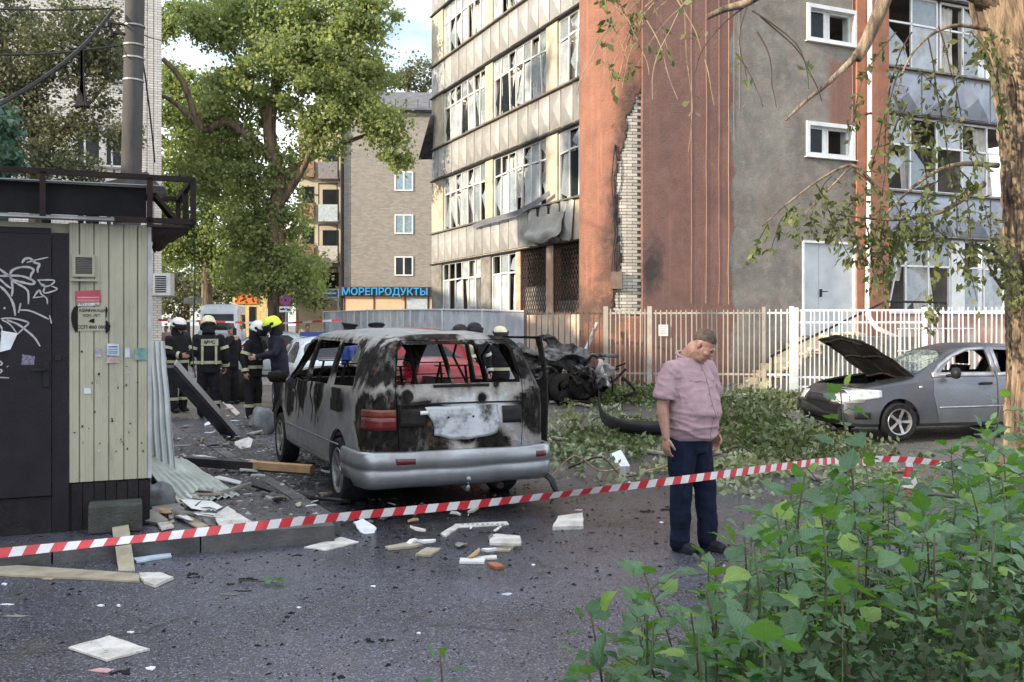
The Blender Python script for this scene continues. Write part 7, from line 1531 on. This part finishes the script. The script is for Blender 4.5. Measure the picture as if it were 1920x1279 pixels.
slab('board_piece', 'clean white angle piece lying lowest of the scattered pieces behind the road centre', [(862,1050),(911,1050),(908,1058),(861,1057)], M['frame_white'], .025)
slab('board_piece', 'greyish white strip crossing behind the clean white angle piece', [(885,1046),(930,1043),(932,1049),(890,1052)], M['board_white'], .015)
slab('brick_chip', 'orange brown brick chip right of the white angle piece', [(914,1060),(930,1059),(946,1066),(930,1069)], M['brickchip'] if 'brickchip' in M else simple('brickchip', (.35,.13,.06), .9), .03)
slab('foam_block', 'thick white insulation block standing alone on the road between van and man', [(1036,994),(1046,978),(1092,972),(1094,992)], M['board_white'], .055, tilt=.06)
slab('paper_scrap', 'crumpled white paper on the wet road between the van corner and the man', [(1143,866),(1162,862),(1186,876),(1164,880)], M['paper'], .03, tilt=.25)
slab('board_piece', 'bright white block on the pavement just right of the kiosk corner', [(288,976),(308,974),(326,990),(303,995)], M['board_white'], .03, ko=.13)
slab('board_piece', 'long pale plaster shard on the pavement left of the crumpled white sheet', [(330,969),(345,966),(391,987),(372,993)], M['board_cream'], .02, ko=.13)
slab('crumpled_sheet', 'large crumpled white sheet on the pavement behind the tape', [(396,976),(426,962),(452,972),(482,984),(440,990),(412,986)], M['board_white'], .02, ko=.13, tilt=.1)
slab('concrete_slab', 'flat grey concrete slab against the kiosk side on the pavement', [(284,957),(335,950),(346,962),(292,972)], M['concrete'], .05, ko=.13)
slab('board_piece', 'white strip lying on the pavement below the timber beam', [(397,898),(410,894),(454,905),(450,910)], M['frame_white'], .02, ko=.13)
slab('board_piece', 'white plank lying on the rubble between the firefighters', [(417,756),(424,752),(450,776),(443,781)], M['frame_white'], .03)
for (px, py, w, h, mm_) in sorted(((188,1136,16,4,'paper'),(222,1136,8,5,'paper'),(12,1134,30,3,'paper'),(28,1156,50,4,'concrete'),(700,1100,10,4,'paper'),(950,1115,22,5,'paper_blue'),(1000,1060,8,4,'paper'),(1320,1056,10,8,'board_cream'),(1358,1062,7,6,'board_cream'),(90,1086,26,4,'board_cream'),(785,1188,8,5,'paper'),(245,1186,14,4,'paper'),(282,1254,18,8,'paper'),(8,1096,12,5,'paper'),(1085,957,18,3,'poster_line'),(190,1258,50,9,'poster_line'),(1180,905,6,3,'paper'),(1240,980,8,3,'paper'),(560,1140,8,3,'paper'),(430,1115,40,2,'concrete'),(455,1108,36,2,'steel_dark'))):
    LN = globals().get('LN', -1)+1; slab('litter_piece', 'tiny scrap of litter on the wet road, %s from the left' % ORD[LN].replace('leftmost', 'first'), [(px-w/2,py),(px,py-h/2),(px+w/2,py-h*.2),(px+w*.2,py+h/2)], M[mm_], .006, group='tiny scraps on the road')
lo = slab('louvre_piece', 'narrow louvred plastic piece leaning on the kerb behind the tape', [(214,1010),(243,1009),(255,1056),(226,1058)], M['board_cream'], .02); a = G(228,1003,.14); b = G(240,1059,0)
lo.location = ((a[0]+b[0])/2, (a[1]+b[1])/2-.02, .085); lo.rotation_euler = (.28, 0, 0)
def piece_of_wood(name, label, a, b, w, h, mat_, cat, extra=None):
    a, b = Vector(a), Vector(b); d = (b-a); L = d.length; o = thing(name, label, cat, a); R = d.to_track_quat('X', 'Z'); o.rotation_euler = R.to_euler(); MB().box(0, L, -w/2, w/2, 0, h).build('shaft', mat_, o); return o, L
c = G(436, 830); top = P(312, 690, 12.4); o, L = piece_of_wood('steel_beam', 'dark steel channel beam slanting down from the kiosk side to the rubble', (c[0], c[1], .02), top, .20, .05, M['steel_dark'], 'beam')
for s_ in (-1, 1): MB().box(0, L, s_*.10-.006, s_*.10+.006, .05, .13).build('flange', M['corner_trim'] if s_ > 0 else M['steel_dark'], o)
a = G(345, 872, .2); b = G(583, 886, .14); o, L = piece_of_wood('timber_beam', 'timber beam with bright broken end pointing at the minivan side', (a[0], a[1], .2), (b[0], b[1], .12), .12, .09, M['steel_dark'], 'beam')
MB().box(L*.52, L+.005, -.061, .061, .0905, .094).build('bare_face', M['wood'], o); MB().box(L*.56, L+.003, -.063, -.0601, .02, .09).build('bare_face', M['wood'], o); MB().box(L+.001, L+.006, -.06, .06, 0, .09).build('bare_end', M['wood'], o)
a = G(478,922,.14); pts = [Vector((*G(475,915,.14), .17)), Vector((*G(530,930,.1), .12)), Vector((*G(590,940,.02), .05)), Vector((*G(655,948,.0), .04))]; o = MB().tube(wpath(pts, 6), .035, 6, flat=.6).build('rubber_strip', M['black_plastic']); tag(o, 'black rubber bumper strip lying across the kerb under the minivan wheel', 'debris')
o = MB().tube(wpath([Vector((*G(375,938,.14), .15)), Vector((*G(470,919,.14), .2))], 4), .02, 5).build('angle_iron', M['concrete']); tag(o, 'thin straight rod lying across the edge of the ribbed sheets', 'debris')
def ribbed(name, label, p00, p10, p11, p01, ribs, depth, mat_, ntorn=0, curve=0):
    p00, p10, p11, p01 = map(Vector, (p00, p10, p11, p01)); n_ = (p10-p00).cross(p01-p00).normalized(); m = MB()
    def fn(u, v): q = p00.lerp(p10, u).lerp(p01.lerp(p11, u), v); return q+n_*(depth*sin(u*ribs*2*pi)+curve*sin(v*pi)*.1+.02*noise.noise((u*3, v*4, 1)))
    m.grid(fn, ribs*8, 24, skip=(lambda u, v: v < .12 and noise.noise((u*9, v*20, 3)) > .0 + v*3) if ntorn else None)
    return tag(obj(name, eval_mesh(m.mesh(name, mat_, smooth=True), [('SOLIDIFY', dict(thickness=.004, offset=0))])), label, 'metal sheet')
M['ribbed'] = simple('ribbed', (.46,.49,.50), .45, .2, .2, 3, .2, c2=(.34,.36,.36)); M['ribbed_green'] = simple('ribbed_green', (.42,.48,.44), .45, .2, .25, 3, .2, c2=(.25,.27,.24))
g1 = G(290, 912, .14); g2 = G(345, 908, .14); t1 = P(283, 640, g1[1]+.35); 
ribbed('corrugated_sheet', 'upright corrugated sheet torn off and leaning at the right side of the kiosk', (g1[0]-.1, g1[1]-.05, .18), (g2[0], g2[1]-.2, .16), (t1.x+.06, t1.y+.2, t1.z), (t1.x-.1, t1.y, t1.z), 5, .015, M['ribbed'], 1)
q1 = G(335, 946, .14); q2 = G(450, 930, .14); q3 = G(372, 868, .14); q4 = G(334, 860, .3)
ribbed('corrugated_sheet', 'pale greenish corrugated sheet sloping onto the pavement beside the upright one', (q1[0], q1[1], .14), (q2[0], q2[1], .15), (q3[0]+.05, q3[1]-.6, .28), (q4[0], q4[1]-1.2, .5), 9, .012, M['ribbed_green'])
# sack, black bag, tyre heap, bumper on the lawn
def lump(name, label, px, py, r, mat_, cat, z=0, amp=.3, sq=(1,1,1), sd=0):
    c = G(px, py, z); m = MB(); m.add(*ellip((0,0,0), (1,1,1), None, 28)); me = m.mesh(name, mat_, smooth=True)
    for v in me.vertices: k = 1+amp*noise.noise(v.co*1.6+Vector((sd,0,0)))+amp*.4*noise.noise(v.co*5+Vector((sd,0,0))); v.co = Vector((v.co.x*r*sq[0], v.co.y*r*sq[1], max(-r*.6*sq[2], v.co.z*r*sq[2])))*k
    o = obj(name, me, loc=(c[0], c[1], z+r*.55*sq[2])); return tag(o, label, cat)
M['bag_grey'] = simple('bag_grey', (.16,.18,.19), .6, 0, .3, 6, .5, .02)
lump('grey_sack', 'grey plastic sack standing on the ground by the feet of the masked firefighter', 492, 815, .26, M['bag_grey'], 'sack', sq=(.75,.6,1.1), sd=2); lump('rubble_sack', 'grey bag of rubble slumped at the foot of the upright corrugated sheet', 300, 950, .13, M['bag_grey'], 'sack', z=.13, sd=7)
lump('burnt_heap', 'big round black burnt heap between the two pairs of firefighters', 428, 752, .55, M['char'], 'burnt heap', sq=(1.0,.7,.85), amp=.22, sd=5)
lump('rubble_heap', 'low heap of dark rubble at the minivan front left wheel', 505, 800, .42, M['char_grey'], 'rubble', sq=(1,.8,.35), amp=.5, sd=9)
m = MB(); pts = wpath([Vector((*G(1122,765,.1), .32)), Vector((*G(1128,795,.1), .16)), Vector((*G(1165,812,.1), .12)), Vector((*G(1240,818,.1), .12)), Vector((*G(1275,815,.1), .12))], 6); vs = []
for i, p in enumerate(pts):
    for dz_, dy_ in ((0,0),(.05,-.06),(.13,-.07),(.19,-.02)): vs.append((p.x, p.y+dy_, p.z+dz_))
m.v = vs
for i in range(len(pts)-1):
    for j in range(3): m.f.append((i*4+j, (i+1)*4+j, (i+1)*4+j+1, i*4+j+1)); m.m.append(0)
o = obj('car_bumper', eval_mesh(m.mesh('car_bumper', M['black_plastic'], smooth=True), [('SOLIDIFY', dict(thickness=.015, offset=0))])); tag(o, 'torn off black car bumper lying on the leaves behind the man', 'bumper')
# leafy twig and black charred scraps on the road
for px, py, s_ in ((355,1079,.05),(373,1083,.035),(466,1088,.05),(430,1097,.03),(560,1043,.04),(1110,1000,.03),(735,1203,.03),(230,1262,.05),(1215,960,.07),(1245,957,.05),(1475/1.0,905,.03),(700,1204,.05),(905,1000,.04)):
    c = G(px, py); m = MB(); 
    for _ in range(5): q = dr2.uniform(-1, 1)*s_, dr2.uniform(-.5, .5)*s_; R = Matrix.Rotation(dr2.uniform(0, 3), 4, 'Z') @ Matrix.Rotation(dr2.uniform(-.5, .5), 4, 'X'); w = s_*dr2.uniform(.15, .6); m.box(-w, w, -s_*.14, s_*.14, 0, s_*.12, T=Matrix.Translation((q[0], q[1], .004)) @ R)
    o = m.build('charred_scraps', M['char'], loc=(c[0], c[1], 0), kind='stuff'); tag(o, 'splintered charred scraps lying together on the wet road', 'scraps', 'charred scraps on the wet road')
tw_ = thing('leafy_twig', 'small broken twig with three green leaves on the road at left', 'twig', (*G(495,1098), .0)); MB().tube([(-.18,.05,.02),(-.05,.0,.03),(.1,-.02,.02)], [.006,.005,.003], 5).build('stem', M['twig_dark'], tw_)
for i, (x, y) in enumerate(((.0,.03),(.08,.03),(.09,-.05),(.02,-.05),(.13,.0))): o = obj('leaf', LV[i % 4], tw_); o.location = (x, y, .03); o.scale = (.06,.06,.06); o.rotation_euler = (.3, .2*i, i*1.9)
# broken sheets, splinters and boards strewn between kiosk, minivan and kerb
FRZ = [(1,'paper'),(2,'board_white'),(3,'board_cream'),(4,'concrete'),(5,'char_grey'),(6,'frame_white'),(7,'wood')]
zone = [('left','kiosk corner',lambda: (dr2.uniform(292,400), dr2.uniform(925,990)), .13, 26), ('rubble','beam and corrugated sheet',lambda: (dr2.uniform(330,500), dr2.uniform(800,900)), .13, 28), ('van','minivan left wheels',lambda: (dr2.uniform(440,640), dr2.uniform(885,985)), .02, 26), ('under','minivan rear bumper',lambda: (dr2.uniform(700,1010), dr2.uniform(950,1050)), 0, 24), ('fire','firefighters\' feet',lambda: (dr2.uniform(320,510), dr2.uniform(770,815)), 0, 20)]
for key, where, fn, zb, n in zone:
    spots_ = sorted(fn() for _ in range(n))
    for i, (px, py) in enumerate(spots_):
        c = G(px, py, zb); z = pv_z0(c[0], c[1]); L = dr2.uniform(.04, .20)*(.55 if key in ('under', 'van') else 1); w = L*dr2.choice((.08, .12, .2, .5, .65)); m = MB(); th = dr2.choice((.004, .008, .02)); cu = dr2.uniform(-.25, .25); kd = dr2.choice(FRZ)[1]
        pts = [(-L, -w*dr2.uniform(.5, 1)), (-L*.2, -w*dr2.uniform(.7, 1.3)), (L*dr2.uniform(.6, 1), -w*dr2.uniform(.2, 1)), (L*dr2.uniform(.8, 1.1), w*dr2.uniform(.1, .6)), (L*.1, w*dr2.uniform(.6, 1.2)), (-L*dr2.uniform(.7, 1), w*dr2.uniform(.4, 1))]
        m.prism([(x, y, cu*x*x/L+.0) for x, y in pts], (0, 0, th)); o = m.build('splinter', M[kd], fix=True, loc=(c[0], c[1], z+.012+abs(cu)*L*.3)); o.rotation_euler = (dr2.uniform(-.35, .35), dr2.uniform(-.3, .3), dr2.uniform(0, 6.28)); o.location.z += L*.12
        tag(o, '%s broken fragment, %s from the left by the %s' % ({'paper':'white','board_white':'off white','board_cream':'cream','concrete':'grey','char_grey':'charred','frame_white':'bright white','wood':'wooden'}[kd], ORD[i].replace('leftmost', 'first'), where), 'debris', 'broken fragments by the '+where)
# grit and crumbs: uncountable
def scatter(name, label, n, samp, smin, smax, mat_, cat='grit', ups=(.0, 1)):
    vs = np.zeros((n, 5, 3)); fs = []
    for i in range(n):
        x, y, z = samp(); s_ = smin*(smax/smin)**(dr2.random()**2.2); a = dr2.uniform(0, 6.28); e = dr2.uniform(.35, 1)
        for k, (c_, s2) in enumerate(((1,0),(0,1),(-1,0),(0,-1))): q = dr2.uniform(.6, 1.2); u_, v_ = c_*s_*q, s2*s_*e*q; vs[i, k] = (x+u_*cos(a)-v_*sin(a), y+u_*sin(a)+v_*cos(a), z)
        vs[i, 4] = (x, y, z+s_*dr2.uniform(.15, .5)); b = i*5; fs += [(b,b+1,b+4),(b+1,b+2,b+4),(b+2,b+3,b+4),(b+3,b,b+4)]
    m = MB(); m.v = [tuple(v) for v in vs.reshape(-1, 3)]; m.f = fs; m.m = [0]*len(fs); return tag(m.build(name, mat_, kind='stuff'), label, cat)
def pv_z(x, y):                                       # height of the pavement slab or the ground
    d = Vector((x-ka.x, y-ka.y, 0)); s1 = d.dot(Vector((ed.x, ed.y, 0))); s2 = d.dot(side.normalized())
    return .13 if (s1 > 0 and 0 < s2 < 9) else gz(x, y)+.006
def road_s():
    while 1:
        Y = 2.8+10.5*dr2.random()**1.3; X = dr2.uniform(-.62, .55)*Y
        if -6 < X < 5: return X, Y, pv_z(X, Y)
def van_s(): X = dr2.gauss(-.8, 1.7); Y = abs(dr2.gauss(9.2, 2.2)-2)+2; return X, Y, pv_z(X, Y)
def left_s(): X = dr2.gauss(-3.2, .9); Y = dr2.uniform(7.8, 16); return X, Y, pv_z(X, Y)
def lawn_s(): Y = dr2.uniform(12, 19.5); X = dr2.uniform(.0, 7); return X, Y, pv_z(X, Y)
M['grit_dark'] = simple('grit_dark', (.012,.011,.012), .8, 0, .4, 30); M['grit_light'] = simple('grit_light', (.36,.35,.33), .85, 0, .4, 3, c2=(.12,.11,.10)); M['grit_mid'] = simple('grit_mid', (.10,.095,.09), .85, 0, .4, 3, c2=(.04,.035,.03))
scatter('grit', 'dark grit and splinters scattered over the wet asphalt', 34000, road_s, .0018, .010, M['grit_dark'])
scatter('soot_crumbs', 'charred crumbs thick around the burnt minivan', 6000, van_s, .003, .028, M['grit_dark'])
scatter('plaster_crumbs', 'pale plaster crumbs and glass bits on the road', 3000, road_s, .002, .010, M['grit_light'], 'crumbs')
scatter('rubble_bits', 'broken plaster and ash covering the ground by the kiosk and firefighters', 9000, left_s, .006, .06, M['grit_mid'], 'rubble')
scatter('rubble_chips', 'whitish chips strewn between the kiosk and the minivan', 2600, left_s, .005, .05, M['grit_light'], 'rubble')
scatter('lawn_crumbs', 'bits of plaster and bark on the lawn strip', 2500, lawn_s, .006, .045, M['grit_mid'], 'rubble')
gh = 9.0
MB().box(0, 6, 0, 60, 0, gh).build('wall', M['concrete'], lb); MB().box(-.3, 6.3, -.3, 60.3, gh, gh+.25).build('roof', M['dark_metal'], lb)  # walls and roof of the block added for its shade
